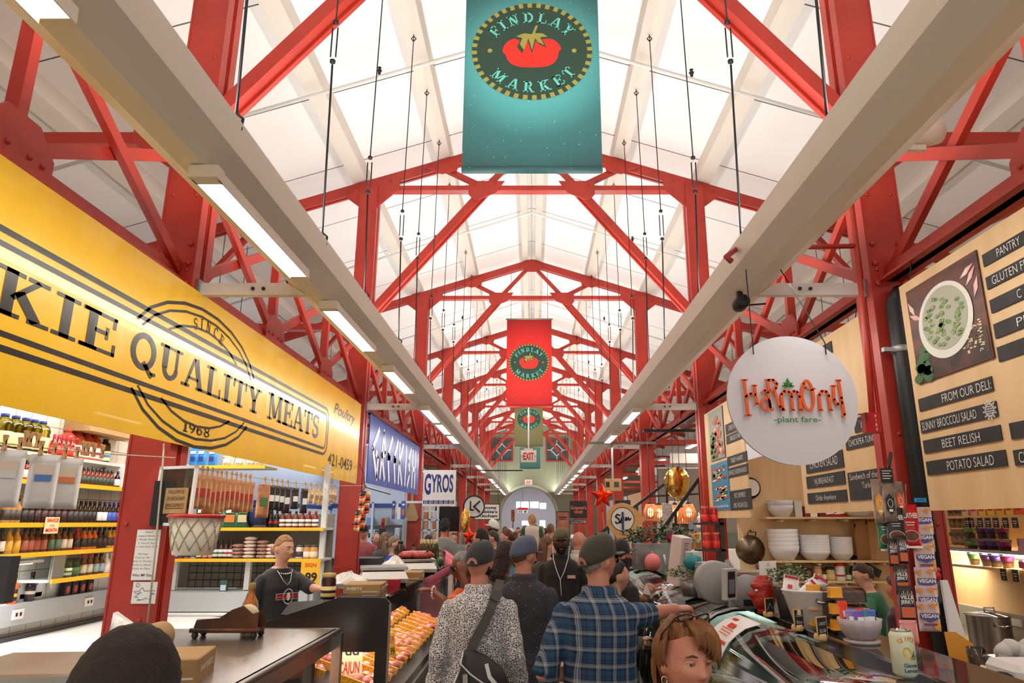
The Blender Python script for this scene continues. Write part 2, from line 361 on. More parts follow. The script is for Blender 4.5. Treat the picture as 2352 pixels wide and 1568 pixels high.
# ---- the bright hall beyond the arch
YB = 60; SKYW = mat('lit_window', (206, 226, 255), .5, emis=5)
S(MB().box((-7, YE + .7, -.1), (7, YB, 0), FLOORM).build('floor_beyond'), 'floor of the hall beyond the arch', 'floor')
S(MB().box((-7, YB, 0), (7, YB + .2, 6), mat('beyond_wall', (168, 158, 160), .8)).build('wall_beyond'), 'far wall of the hall beyond the arch', 'wall')
for s, nm in ((-1, 'beyond_left'), (1, 'beyond_right')): S(MB().box((s * 7, YE + .7, 0), (s * 7.2, YB, 6), mat('beyond_wall2', (150, 140, 140), .8)).build('wall_' + nm), 'side wall of the hall beyond the arch, %s' % nm[7:], 'wall')
S(MB().box((-7, YE + .7, 6), (7, YB, 6.1), mat('beyond_ceil', (120, 70, 66), .8)).build('ceiling_beyond'), 'dark red ceiling beyond the arch', 'ceiling')
for i, (x0, y0, x1, y1) in enumerate(((1197, 1152, 1214, 1166), (1218, 1152, 1237, 1166), (1240, 1155, 1254, 1168), (1186, 1152, 1194, 1166), (1199, 1196, 1216, 1206), (1240, 1195, 1252, 1212))):
 a = at(x0, y1, YB - .02); b = at(x1, y0, YB - .02)
 S(D2().rect(a.x, a.z, b.x, b.z, SKYW).build('window_%d' % (i + 3), Fr((0, YB - .01, 0), (1, 0, 0), (0, 0, 1)), None), 'bright window pane on the far wall beyond the arch, pane %d' % (i + 1), 'window')
area('beyond_light', (0, 53, 5.8), (0, 0, 0), 6, 6, 1100, (.86, .92, 1))
# ---- columns
RIV = {}
def column(x, y, nm, label):
 m = MB(); z1 = ZT + .02
 m.box((x - .135, y - .125, 0), (x + .135, y - .012, z1), RED); m.box((x - .135, y + .012, 0), (x + .135, y + .125, z1), RED); m.box((x - .11, y - .012, 0), (x + .11, y + .012, z1), RED)
 m.box((x - .24, y - .2, 0), (x + .24, y + .2, .04), RED)
 for sx in (-1, 1): m.box((x + sx * .135, y - .13, 0), (x + sx * .15, y - .03, z1), RED); m.box((x + sx * .135, y + .03, 0), (x + sx * .15, y + .13, z1), RED)
 o = m.build(nm); S(o, label, 'column'); m = MB()
 if y < 20:
  z = .6
  while z < z1:
   for dx in (-.09, .09): m.lathe([(.018, 0), (.014, .008), (.004, .012)], (x + dx, y - .124, z), RED, 8, True, 'y')
   z += .62
  for dz in (-.06, .1, .26):
   for dx in (-.1, .1): m.lathe([(.022, 0), (.022, .02), (.004, .026)], (x + dx, y - .124, ZB + dz), RED, 6, False, 'y')
  m.v = [V((p.x, 2 * (y - .124) - p.y, p.z)) for p in m.v]
  m.build('rivet', o)
 return o
for i, y in enumerate(YS):
 for s, sd in ((-1, 'left'), (1, 'right')):
  if i == 0: continue
  column(s * W2, y, 'column', 'red riveted steel column in the %s row, %s' % (sd, ordn[i]))
# ---- roof trusses across the nave and side aisles
def truss(y, lab):
 o = thing('roof_truss', lab, 'roof truss', (0, y, ZT), None, 'structure')
 for s in (-1, 1):
  m = MB(); m.bar((0, y - .045, zr(0)), (s * 7.3, y - .045, zr(7.3)), .05, .17, RED, (0, 0, 1)); m.bar((0, y + .045, zr(0)), (s * 7.3, y + .045, zr(7.3)), .05, .17, RED, (0, 0, 1)); m.build('rafter', o)
  m = MB(); m.bar((s * .78, y - .02, ZT), (s * 2.6, y - .02, H + 3.2), .1, .12, RED); m.bar((s * .78, y + .06, ZT), (s * 2.6, y + .06, H + 3.2), .05, .17, RED); m.build('brace', o)
  m = MB(); m.bar((s * .78, y, ZT + .03), (s * 1.5, y, zr(1.5) - .05), .1, .08, RED); m.build('strut', o)
  m = MB(); m.bar((s * .78, y, ZT + .03), (s * .06, y, zr(0) - .1), .1, .08, RED); m.build('strut', o)
  m = MB(); m.bar((s * 2.75, y, H + 3.0), (s * 7.3, y, H + 3.0), .14, .1, RED); m.build('aisle_tie', o)
  m = MB(); m.bar((s * 2.75, y, H + 3.05), (s * 4.5, y, zr(4.5) - .08), .1, .08, RED); m.build('strut', o)
  m = MB(); m.bar((s * 4.5, y, zr(4.5) - .1), (s * 5.9, y, H + 3.0), .1, .08, RED); m.build('strut', o)
  m = MB(); m.bar((s * 2.75, y, H + 1.95), (s * 5.2, y, H + 3.0), .1, .08, RED); m.build('strut', o)
  m = MB(); m.bar((s * 2.7, y, H + 1.84), (s * 7.3, y, H + 1.84), .1, .1, RED); m.build('aisle_tie', o)
  f = Fr((0, y - .075, 0), (1, 0, 0), (0, 0, 1)); m = MB()
  m.prism([(s * 2.2, ZT - .03), (s * 2.56, ZT - .36), (s * 2.84, ZT - .36), (s * 3.1, zr(3.1) - .1), (s * 2.84, zr(2.84)), (s * 2.2, zr(2.2) - .02)][::s], f, 0, .02, RED)
  m.prism([(s * .45, ZT + .12), (s * .6, ZT - .1), (s * .95, ZT - .24), (s * 1.05, ZT - .12), (s * 1.05, ZT + .12)][::s], f, 0, .02, RED)
  m.prism([(s * 1.2, zr(1.2)), (s * 1.25, zr(1.3) - .2), (s * 1.5, zr(1.5) - .2), (s * 1.8, zr(1.8))][::s], f, 0, .02, RED)
  if y < 24:
   for px, pz in [(s * 2.35, zr(2.35) - .06), (s * 2.55, zr(2.55) - .06), (s * 2.85, zr(2.85) - .06), (s * 3, zr(3) - .06), (s * 2.62, ZT - .1), (s * 2.78, ZT - .1), (s * 2.62, ZT - .25), (s * 2.78, ZT - .25), (s * .6, ZT + .06), (s * .95, ZT + .06), (s * 1.35, zr(1.35) - .1), (s * 1.6, zr(1.6) - .05)]:
    m.sph((px, y - .1, pz), .02, RED, 6, 4)
  m.build('gusset', o)
  m = MB()
  m.prism([(s * 2.7, H + 2.6), (s * 3.2, H + 2.95), (s * 3.2, H + 3.12), (s * 2.7, H + 3.3)][::s], f, 0, .02, RED)
  m.prism([(s * 4.1, zr(4.1) - .05), (s * 4.3, zr(4.3) - .3), (s * 4.75, zr(4.7) - .3), (s * 4.9, zr(4.9) - .05)][::s], f, 0, .02, RED); m.build('gusset', o)
 m = MB(); m.bar((-2.6, y, ZT), (2.6, y, ZT), .16, .085, RED); m.build('tie_beam', o)
 m = MB(); m.prism([(-.3, zr(.3)), (-.12, zr(0) - .26), (.12, zr(0) - .26), (.3, zr(.3)), (0, zr(0) + .08)], Fr((0, y - .075, 0), (1, 0, 0), (0, 0, 1)), 0, .02, RED); m.build('gusset', o)
for i, y in enumerate(YS): truss(y, 'red steel roof truss spanning the hall, %s' % ordn[i])
# ---- lattice girders along both column rows
def girder(s, y0, y1, lab):
 o = thing('lattice_girder', lab, 'girder', (s * W2, (y0 + y1) / 2, ZB), None, 'structure'); x = s * W2
 m = MB(); m.box((x - .09, y0 + .14, ZB - .05), (x + .09, y1 - .14, ZB - .03), RED); m.box((x - .03, y0 + .14, ZB - .05), (x + .03, y1 - .14, ZB + .07), RED); m.build('bottom_chord', o)
 m = MB(); m.box((x - .07, y0 + .14, ZG - .05), (x + .07, y1 - .14, ZG + .05), RED); m.build('top_chord', o)
 n = 3; st = (y1 - y0) / n
 for k in range(n):
  a, b = y0 + k * st, y0 + (k + 1) * st; a0 = a + (.14 if k == 0 else 0); b0 = b - (.14 if k == n - 1 else 0)
  m = MB(); m.bar((x - .03, a0, ZB + .06), (x - .03, b0, ZG - .04), .05, .085, RED); m.build('diagonal', o)
  m = MB(); m.bar((x + .03, a0, ZG - .04), (x + .03, b0, ZB + .06), .05, .085, RED); m.build('diagonal', o)
  if k:
   m = MB(); m.bar((x, a, ZB), (x, a, ZG), .07, .08, RED, (1, 0, 0)); m.build('upright', o)
   m = MB(); f = Fr((x - s * .045, 0, 0), (0, 1, 0), (0, 0, 1)); m.prism([(a - .26, ZB - .03), (a + .26, ZB - .03), (a + .26, ZB + .12), (a + .12, ZB + .26), (a - .12, ZB + .26), (a - .26, ZB + .12)], f, -.012, .012, RED)
   for dy in (-.18, -.08, .08, .18): m.sph((x - s * .057, a + dy, ZB + .06), .018, RED, 6, 4)
   m.build('gusset', o)
for s, sd in ((-1, 'left'), (1, 'right')):
 for i in range(len(YS) - 1): girder(s, YS[i], YS[i + 1], 'red lattice girder between two columns of the %s row, bay %d from the front' % (sd, i + 1))
# ---- white sprinkler pipes under the roof
for i, y in enumerate((3.4, 7.9, 13.4, 19.2, 24.8, 30.3)):
 m = MB(); m.tube([(-7.2, y, zr(7.2) - .1), (0, y, zr(0) - .02), (7.2, y, zr(7.2) - .1)], .025, WHITE, 8)
 o = tag(m.build('sprinkler_pipe'), 'thin white sprinkler pipe following the roof, run %d from the front' % (i + 1), 'pipe', None, 'structure')
 for x in (-2.0, -5, 2.1, 5): MB().lathe([(.02, 0), (.02, .03), (.035, .05), (.035, .06), (.01, .08), (.028, .1)], (x, y, zr(x) + .0), BLACK, 8).build('sprinkler_head', o)
# ---- hanging light troughs
prof = [(1.445, 1.93), (1.465, 1.775), (1.60, 1.69), (1.72, 1.69), (1.855, 1.775), (1.875, 1.93), (1.865, 1.93), (1.845, 1.785), (1.715, 1.705), (1.605, 1.705), (1.475, 1.785), (1.455, 1.93)]
for s, sd in ((-1, 'left'), (1, 'right')):
 m = MB(); m.loft([[V((s * a, y, H + b)) for a, b in prof] for y in (-1.5, 6, 12, 18, 24, 30, 36, 44.6)], CREAM, True, False)
 m.box((s * 1.45, 44.6, H + 1.69), (s * 1.875, 44.63, H + 1.93), CREAM)
 tag(m.build('light_trough'), 'long cream metal light trough hanging down the %s side of the aisle' % sd, 'light trough')
 for i, y in enumerate(YS[1:]):
  o = MB(); o.prism([(s * 1.73, H + 1.682), (s * 2.55, H + 1.682), (s * 2.55, H + 1.777), (s * 1.88, H + 1.777)][::s], Fr((0, y, 0), (1, 0, 0), (0, 0, 1)), .03, -.03, WHITE); o = o.build('trough_bracket')
  for dx in (.42, .5): MB().lathe([(.014, 0), (.014, .012)], (s * (2.55 - dx), y - .042, H + 1.73), DARK, 8, True, 'y').build('bolt', o)
  a, b = sorted((s * 2.535, s * 2.56)); MB().box((a, y - .06, H + 1.66), (b, y + .06, H + 1.8), GREY).build('end_plate', o)
  tag(o, 'white bracket arm joining the %s trough to the red column, %s' % (sd, ordn[i + 1]), 'bracket')
 YW = [3.08, 4.56, 5.85, 7.47, 8.61, 9.95, 11.4, 13.0, 14.6, 16.2, 18, 20, 22, 24, 26.5, 29, 31.5, 34, 36.5, 39, 41.5]
 for i, y in enumerate(YW):
  x = s * 1.485; zt = zr(1.49) + .1; zb = H + 1.93; zm = H + 3.35 + .25 * math.sin(i * 2.1)
  o = MB().tube([(x, y, zb), (x + s * .03, y, zm - .2)], .008, CABLE, 6).tube([(x + s * .03, y, zm + .2), (x, y, zt)], .006, CABLE, 6).build('hanger_wire')
  m = MB()
  for q in (-.02, .02): m.tube([(x + s * .03 + q, y, zm - .13), (x + s * .03 + q, y, zm + .13)], .006, CABLE, 6)
  for q in (-.19, .16): m.lathe([(.006, 0), (.022, .01), (.022, .03), (.006, .04)], (x + s * .03, y, zm + q), CABLE, 8)
  m.build('turnbuckle', o)
  MB().tube([(x, y, zb + .06), (x + .035, y, zb + .03), (x + .03, y, zb - .03), (x - .02, y, zb - .045), (x - .03, y, zb - .01)], .009, CABLE, 6).build('hook', o)
  MB().tube([(x, y, zt - .1), (x + .03, y, zt - .06), (x, y, zt - .02), (x - .03, y, zt - .06), (x, y, zt - .1)], .007, CABLE, 6).build('eye_bolt', o)
  tag(o, 'black hanger wire with turnbuckle holding up the %s trough, wire %d from the front' % (sd, i + 1), 'wire', 'wires above the %s trough' % sd)
 LY = [.56, 3.07, 5.2, 7.5, 10.2, 11.8, 13.4, 20.5, 22.2, 27, 28.8, 31, 32.8, 35.3, 37.2, 39.5, 41.4] if s < 0 else [10.4, 13.3, 20.3, 22.1, 24.6, 26.5, 28.6, 31, 33, 35.5, 38, 40.5]
 for i, y in enumerate(LY):
  ln = 1.42; x = s * 1.595; z = H + 1.64
  o = MB().box((x - .065, y, z), (x + .065, y + ln, z + .04), CREAM).build('strip_light')
  MB().box((x - .058, y + .07, z - .012), (x + .058, y + ln - .02, z - .001), LAMP).build('lamp_tube', o)
  m = MB(); m.box((x - .07, y - .03, z - .02), (x + .07, y + .05, z + .045), CREAM); m.build('end_cap', o)
  m = MB()
  for q in (-.066, .061): m.box((x + q, y, z - .02), (x + q + .006, y + ln, z + .01), CREAM)
  m.build('reflector', o)
  tag(o, 'lit fluorescent strip under the %s trough, lamp %d from the front' % (sd, i + 1), 'light', 'strip lights under the %s trough' % sd)
# side-aisle lamps
for s, sd in ((-1, 'left'), (1, 'right')):
 for i in range(7):
  y = 5 + i * 5.5; o = MB().box((s * 5.1 - .1, y, H + 2.36), (s * 5.1 + .1, y + 1.3, H + 2.44), WHITE).build('aisle_light'); MB().box((s * 5.1 - .08, y + .03, H + 2.34), (s * 5.1 + .08, y + 1.27, H + 2.358), LAMP).build('lamp_tube', o)
  m = MB(); zz = zr(5.1) + .1
  for dy in (.2, 1.1): m.tube([(s * 5.1, y + dy, H + 2.44), (s * 5.1, y + dy, zz)], .006, CABLE, 5)
  m.build('chain', o); tag(o, 'fluorescent batten over the %s stalls, lamp %d from the front' % (sd, i + 1), 'light', 'battens over the %s stalls' % sd)
# spot lamp and black camera on the right trough, floodlight
c = at(2098, 312, 3.3); o = thing('spot_lamp', 'white spotlight clamped beside the right trough by the first red column', 'lamp', c)
LW = mat('warm_white', (238, 226, 216), .4)
MB().lathe([(.035, -.16), (.045, -.1), (.05, -.02), (.085, .06), (.095, .12), (.088, .12), (.06, .03), (.0, .02)], (0, 0, 0), LW, 20, True, 'x').xf(M.Translation(c) @ M.Rotation(R(-25), 4, 'Y')).build('shade', o)
MB().sph(c + V((.07, 0, .03)), (.05, .05, .05), LAMP, 12, 8).build('bulb', o); MB().bar(c + V((-.3, 0, -.07)), c + V((.05, 0, -.075)), .03, .03, LW).bar(c + V((-.16, 0, .07)), c + V((-.1, 0, -.07)), .03, .03, LW).build('arm', o)
c = at(1668, 684, 5.0); c.x = 1.58; c.z = H + 1.60; o = thing('floodlight', 'small black floodlight clamped under the right trough', 'lamp', c)
MB().lathe([(.03, -.1), (.05, -.09), (.055, .02), (.045, .06), (.03, .1)], c, BLACK, 14, True, 'y').build('body', o); MB().box(c + V((-.02, -.02, .02)), c + V((.02, .02, .1)), BLACK).tube([c + V((0, .08, .03)), c + V((.05, .3, .08)), c + V((.3, .3, .1))], .008, BLACK, 6).build('clamp', o)
# pipes beside the right first column
m = MB(); m.tube([at(1950, 425, 4.86), at(1975, 640, 4.86), at(1990, 780, 4.86), at(2006, 985, 4.86)], .022, RED, 8); m.tube([at(1803, 568, 4.86), at(1964, 565, 4.86)], .02, RED, 8); m.tube([at(1680, 600, 4.4), at(1668, 590, 4.42), at(1690, 572, 4.6), at(1803, 568, 4.86)], .02, RED, 8)
tag(m.build('conduit_pipe'), 'thin red conduit pipe running up beside the first right column', 'pipe')
m = MB(); x, y = 2.66, 4.84; m.tube([(x, y, .042), (x, y, H + 1.56), (x + .04, y, H + 1.63), (x + .22, y, H + 1.66)], .062, BLACK, 14)
o = tag(m.build('drain_pipe'), 'fat black pipe running down the front of the first right column', 'pipe'); MB().lathe([(.066, 0), (.07, .01), (.07, .04), (.066, .05)], (x, y, H + 1.18), GREY, 14).box((x - .13, y - .02, H + 1.19), (x - .06, y + .02, H + 1.22), GREY).build('pipe_clamp', o)
c = at(2006, 970, 4.8); o = thing('fire_alarm', 'red fire alarm with a white strobe on the first right column', 'alarm', c)
AL = mat('alarm_red', (176, 22, 30), .4); MB().box(c + V((-.055, 0, -.07)), c + V((.055, .06, .07)), AL).build('body', o); MB().box(c + V((-.11, -.02, .01)), c + V((-.045, .05, .06)), CLEAR).build('strobe', o)
D2().text('F', 0, .045, .02, PAPER).text('I', 0, .015, .02, PAPER).text('R', 0, -.015, .02, PAPER).text('E', 0, -.045, .02, PAPER).build('lettering', Fr(c + V((.02, 0, 0)), (1, 0, 0), (0, 0, 1)), o)
# ================================================================ hanging banners
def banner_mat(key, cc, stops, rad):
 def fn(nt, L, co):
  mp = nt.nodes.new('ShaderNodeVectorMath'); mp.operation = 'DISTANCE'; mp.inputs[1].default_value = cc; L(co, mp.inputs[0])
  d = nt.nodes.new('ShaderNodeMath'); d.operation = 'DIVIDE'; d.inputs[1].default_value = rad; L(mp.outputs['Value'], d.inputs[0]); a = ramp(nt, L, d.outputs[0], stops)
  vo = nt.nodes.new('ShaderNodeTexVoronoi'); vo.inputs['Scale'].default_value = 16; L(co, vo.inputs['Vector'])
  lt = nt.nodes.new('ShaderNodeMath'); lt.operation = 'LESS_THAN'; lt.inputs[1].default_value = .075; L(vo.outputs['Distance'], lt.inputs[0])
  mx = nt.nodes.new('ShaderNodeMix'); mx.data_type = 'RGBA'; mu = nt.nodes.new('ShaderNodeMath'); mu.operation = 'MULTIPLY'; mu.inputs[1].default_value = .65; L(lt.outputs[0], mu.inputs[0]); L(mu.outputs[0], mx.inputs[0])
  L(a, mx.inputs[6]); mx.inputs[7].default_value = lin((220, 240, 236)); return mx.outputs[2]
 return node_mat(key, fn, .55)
TOM = mat('tomato_red', (240, 52, 38), .6); LEAF = mat('olive_leaf', (168, 164, 78), .6); DKG = mat('dark_green_disc', (44, 76, 62), .6); AQUA = mat('aqua_letter', (112, 222, 206), .6)
def logo(d, cx, cz, rx, rz, lay=1):
 d.ell(cx, cz, rx, rz, DKG, lay, 64)
 for k in range(40):
  a0 = 360 * k / 40; d.polys(arcq(cx, cz, rx * .96, rz * .955, a0, a0 + 4.6, .085 * rx, 2), LEAF, lay + 1)
 r = rx
 d.poly([(cx + rx * .49 * (abs(math.cos(t)) ** .88) * (1 if math.cos(t) > 0 else -1) * (1 if math.sin(t) > 0 else .9), cz - rz * .03 + rz * .43 * math.sin(t) * (.84 + .1 * math.cos(2 * t)) - (rz * .05 if abs(math.cos(t)) < .3 and math.sin(t) > 0 else 0)) for t in (2 * math.pi * i / 40 for i in range(40))], TOM, lay + 1)
 lv = [(0, .06), (-.06, .3), (-.13, .06), (-.2, .18), (-.16, .3), (-.26, .34), (-.13, .4), (0, .38), (.06, .56), (.1, .55), (.05, .4), (.17, .4), (.26, .33), (.13, .32), (.2, .16), (.1, .22), (.05, .3)]
 d.polys([[(cx + rx * a * 1.25, cz + rz * (b * 1.15 - .13)) for a, b in lv]], DKG, lay + 2); d.polys([[(cx + rx * a * 1.02, cz + rz * (b * 1.05 - .06)) for a, b in lv]], LEAF, lay + 3)
 for sx in (-1, 1): d.ell(cx + sx * rx * .7, cz, rx * .04, rx * .04, LEAF, lay + 1, 12)
 d.slab_arc('FINDLAY', cx, cz, rx * .76, rz * .7, 152, 30, rx * .2, AQUA, lay + 1)
 d.slab_arc('MARKET', cx, cz, rx * .76, rz * .74, 214, 330, rx * .2, AQUA, lay + 1, True)
def hang_banner(y, x0, x1, z0, z1, lc, lr, stops, rad, label, key):
 o = thing('hanging_banner', label, 'banner', ((x0 + x1) / 2, y, z0)); cx = (x0 + x1) / 2
 n = 14; m = MB(); bm = banner_mat(key, (lc[0] - cx, 0, lc[1] - z0 - .1), stops, rad)
 rings = [[V((x0, y - d, z)), V((x1, y - d, z)), V((x1, y - d + .006, z)), V((x0, y - d + .006, z))] for z, d in ((z0 + .06, .0), (z1, .0))]
 m.loft(rings, bm, True, False); m.build('cloth', o)
 MB().lathe([(.032, 0), (.032, x1 - x0)], (x0, y + .003, z0 + .03), bm, 10, True, 'x').build('hem', o)
 MB().lathe([(.018, -.03), (.018, x1 - x0 + .03)], (x0, y + .003, z1), GREY, 10, True, 'x').build('rod', o)
 for x in (x0 + .1, x1 - .1): MB().tube([(x, y, z1), (x, y, zr(x) + .345)], .006, CABLE, 6).build('cord', o)
 d = D2(); logo(d, lc[0], lc[1], *lr); d.build('emblem', Fr((0, y - .002, 0), (1, 0, 0), (0, 0, 1)), o, .0015 if y < 10 else .004)
 return o
def bl(px, py, y): q = at(px, py, y); return q.x, q.z
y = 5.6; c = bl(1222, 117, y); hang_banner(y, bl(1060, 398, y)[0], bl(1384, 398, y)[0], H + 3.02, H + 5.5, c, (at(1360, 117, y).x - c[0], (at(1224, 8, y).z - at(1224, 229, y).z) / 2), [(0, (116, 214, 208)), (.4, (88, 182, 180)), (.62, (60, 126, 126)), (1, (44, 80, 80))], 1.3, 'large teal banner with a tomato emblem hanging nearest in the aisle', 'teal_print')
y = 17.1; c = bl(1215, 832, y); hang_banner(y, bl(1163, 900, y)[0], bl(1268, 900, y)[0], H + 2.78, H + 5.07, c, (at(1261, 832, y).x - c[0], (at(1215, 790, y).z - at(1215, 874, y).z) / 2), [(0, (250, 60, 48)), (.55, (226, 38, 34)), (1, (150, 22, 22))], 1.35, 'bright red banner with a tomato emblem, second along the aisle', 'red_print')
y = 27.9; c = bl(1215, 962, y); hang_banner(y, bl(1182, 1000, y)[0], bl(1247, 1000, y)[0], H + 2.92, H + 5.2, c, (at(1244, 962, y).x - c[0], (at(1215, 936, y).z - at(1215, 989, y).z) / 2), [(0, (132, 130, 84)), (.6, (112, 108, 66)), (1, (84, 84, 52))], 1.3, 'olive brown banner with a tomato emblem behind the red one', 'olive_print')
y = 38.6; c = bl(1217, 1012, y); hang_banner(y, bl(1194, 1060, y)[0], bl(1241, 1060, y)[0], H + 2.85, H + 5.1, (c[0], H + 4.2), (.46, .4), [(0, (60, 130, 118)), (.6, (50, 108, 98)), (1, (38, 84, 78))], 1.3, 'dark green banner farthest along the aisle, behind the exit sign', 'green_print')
# exit signs
EXR = mat('exit_red', (206, 48, 40), .5); EXW = mat('exit_cream', (226, 208, 190), .5, emis=.25)
y = 20; c = at(1214, 1047, y); o = thing('exit_sign', 'hanging exit sign with red letters on a long white stem', 'sign', c); hw = at(1232, 1047, y).x - c.x
MB().box((c.x - hw, y, c.z - .17), (c.x + hw, y + .06, c.z + .17), EXW).build('box', o); D2().text('EXIT', 0, 0, .2, EXR, 2, .03, .3).text('<', -.18, 0, .09, INKB, 2).text('>', .18, 0, .09, INKB, 2).build('lettering', Fr((c.x, y, c.z), (1, 0, 0), (0, 0, 1)), o)
MB().tube([(c.x, y + .03, c.z + .17), (c.x, y + .03, zr(c.x) + .345)], .022, WHITE, 8).box((c.x - .12, y, c.z + .17), (c.x + .12, y + .06, c.z + .22), WHITE).build('stem', o)
y = YE - .08; c = at(1214, 1107, y); o = thing('exit_sign', 'small exit sign fixed on the green wall above the arch', 'sign', c); MB().box((c.x - .24, y, c.z - .17), (c.x + .24, y + .08, c.z + .17), EXW).build('box', o); D2().text('EXIT', 0, 0, .19, EXR, 2, .02, .3).build('lettering', Fr((c.x, y, c.z), (1, 0, 0), (0, 0, 1)), o, .004)
# ================================================================ yellow meat banner
YB_ = mat('yellow_vinyl', (246, 196, 24), .3, c2=(240, 186, 20), nscale=1.5, bump=.35, bscale=3.2, stretch=(1, 1.6, .35), coat=.3)
VB = mat('black_print', (28, 24, 18), .32, bump=.35, bscale=3.2, stretch=(1, 1.6, .35))
o = thing('vinyl_banner', 'long yellow vinyl banner with black slab lettering hung along the left girder', 'banner', (-2.58, 5.6, H + .55))
MB().box((-2.53, .9, H + .54), (-2.518, 10.14, H + 1.69), YB_).build('cloth', o)
d = D2(); e = 5.32; zc = 1.09
for rx, rz, wd in ((1.06, .53, .026), (.985, .47, .02)): d.arc(e, zc, rx, rz, 22, 158, wd, VB, 1).arc(e, zc, rx, rz, 208, 332, wd, VB, 1)
d.arc(e, zc, .76, .375, 40, 140, .02, VB, 1).arc(e, zc, .76, .375, 222, 318, .02, VB, 1)
for q, wd in ((0, .034), (.07, .03)):
 a, b, r = .82 + q, 1.385 - q, .15 - q * .6
 d.line([(.95, a), (8.75 - .15, a)], wd, VB, 1).line([(.95, b), (8.75 - .15, b)], wd, VB, 1).arc(8.6, a + r, .16 - q, r, 270, 360, wd, VB, 1).arc(8.6, b - r, .16 - q, r, 0, 90, wd, VB, 1).line([(8.76 - q, a + r), (8.76 - q, b - r)], wd, VB, 1)
d.slab('MAC', 1.95, 3.06, .985, .235, VB).slab('KIE', 3.14, 4.16, .985, .235, VB).slab('QUALITY', 4.3, 6.52, .985, .23, VB).slab('MEATS', 6.7, 8.38, .985, .26, VB)
d.slab_arc('SINCE', e, zc, .55, .42, 118, 58, .085, VB).slab('1968', 5.1, 5.55, .655, .075, VB)
d.text('421-0459', 9.45, .79, .155, VB, 2, .012, 1.22).text('Poultry', 9.52, 1.46, .15, VB, 2, .01, 1.05, 1, .1)
d.build('lettering', None, o, .0012, lambda a, b, k: V((-2.518 + k, a * .977, H + b * .977)))
for y in (1.5, 3.2, 5.6, 7.0, 8.8, 10.1): MB().tube([(-2.524, y, H + 1.68), (-2.63, y, H + 1.76)], .006, CABLE, 5).build('cord', o)
# greek banner
BLU = mat('royal_blue_vinyl', (32, 76, 176), .35, c2=(26, 64, 156), nscale=2, bump=.3, bscale=4); INW = mat('banner_white', (238, 240, 244), .4)
o = thing('vinyl_banner', 'blue vinyl banner with white angular letters on the left girder', 'banner', (-2.6, 13.5, H + .6)); MB().box((-2.536, 10.8, H + .59), (-2.524, 15.7, H + 1.65), BLU).build('cloth', o)
d = D2(); GL = {'G': [[(.55, 1), (0, .55), (.5, 0), (.55, .45), (.3, .5)]], 'R': [[(.1, 0), (.3, 1), (.55, .55), (.2, .5), (.6, 0)]], 'E': [[(.6, 1), (.15, .55), (.45, .5), (.15, .5), (.4, 0)]], 'K': [[(.1, 1), (.1, 0)], [(.6, 1), (.15, .5), (.6, 0)]], 'I': [[(.3, 1), (.3, 0)]], 'S': [[(.55, 1), (.15, .65), (.45, .35), (.1, 0)]], 'H': [[(.1, 1), (.1, 0)], [(.55, 1), (.55, 0)], [(.1, .5), (.55, .5)]]}
xx = 11.35
for y in (11.2, 13.4, 15.5): MB().tube([(-2.53, y, H + 1.64), (-2.63, y, H + 1.76)], .006, CABLE, 5).build('cord', o)
for ch in 'GREEKISH':
 for st in GL[ch]: d.line([(xx + a * .78, .72 + b * .82) for a, b in st], .115, INW, 2)
 xx += .56 if ch != 'I' else .42
d.build('lettering', None, o, .002, lambda a, b, k: V((-2.524 + k, a * .975, H + b * .975)))
# signs hung across the aisle on the left
NAVY = mat('navy_print', (34, 48, 120), .5)
def hung(px0, py0, px1, py1, y, mt, name, label, th=.02, hang=H + 1.69, fn=None, wires=True):
 a = at(px0, py1, y); b = at(px1, py0, y); c = V(((a.x + b.x) / 2, y, a.z)); o = thing(name, label, 'sign', c)
 MB().box((a.x, y, a.z), (b.x, y + th, b.z), mt).build('board', o)
 if wires:
  for x, xx in ((a.x + .06, -.04), (b.x - .06, .04)): MB().tube([(x, y + th / 2, b.z), ((math.copysign(1.66, c.x) + xx) if hang < H + 1.75 else x, y + th / 2, hang if hang < H + 1.75 else zr(x) + .345)], .005, CABLE, 5).build('cord', o)
 if fn: d = D2(); fn(d, b.x - a.x, b.z - a.z); d.build('lettering', Fr((a.x, y, a.z), (1, 0, 0), (0, 0, 1)), o, .0015)
 return o
def gy(d, w, h):
 d.text('G', w * .14, h * .62, h * .56, NAVY, 2, .03, w * .2).text('YROS', w * .58, h * .64, h * .48, NAVY, 2, .03, w * .68)
 d.rect(w * .02, h * .06, w * .96, h * .16, NAVY, 1)
 for k in range(6): q = w * (.04 + k * .153); s_ = w * .13; d.line([(q, h * .08), (q + s_ * .8, h * .08), (q + s_ * .8, h * .14), (q + s_ * .15, h * .14), (q + s_ * .15, h * .105), (q + s_ * .5, h * .105)], h * .012, INW, 2)
hung(970, 1079, 1048, 1162, 13, PAPER, 'hanging_sign', 'white sign with navy letters and a key-pattern border hung from the left trough', fn=gy)
y = 19; c = at(1089, 1163, y); r = at(1114, 1163, y).x - c.x; o = thing('round_sign', 'round white sign with a black letter mark and black rim', 'sign', c)
MB().lathe([(r, 0), (r, .06)], (c.x, y + .03, c.z), PAPER, 32, False, 'y').build('board', o); d = D2().arc(0, 0, r * .95, r * .95, 0, 360, r * .13, INKB, 2, 40).line([(-r * .33, r * .5), (-r * .33, -r * .3), (0, -r * .3)], r * .14, INKB, 2).line([(r * .55, r * .5), (-r * .02, 0), (r * .55, -r * .5)], r * .16, INKB, 2); d.build('lettering', Fr((c.x, y - .032, c.z), (1, 0, 0), (0, 0, 1)), o)
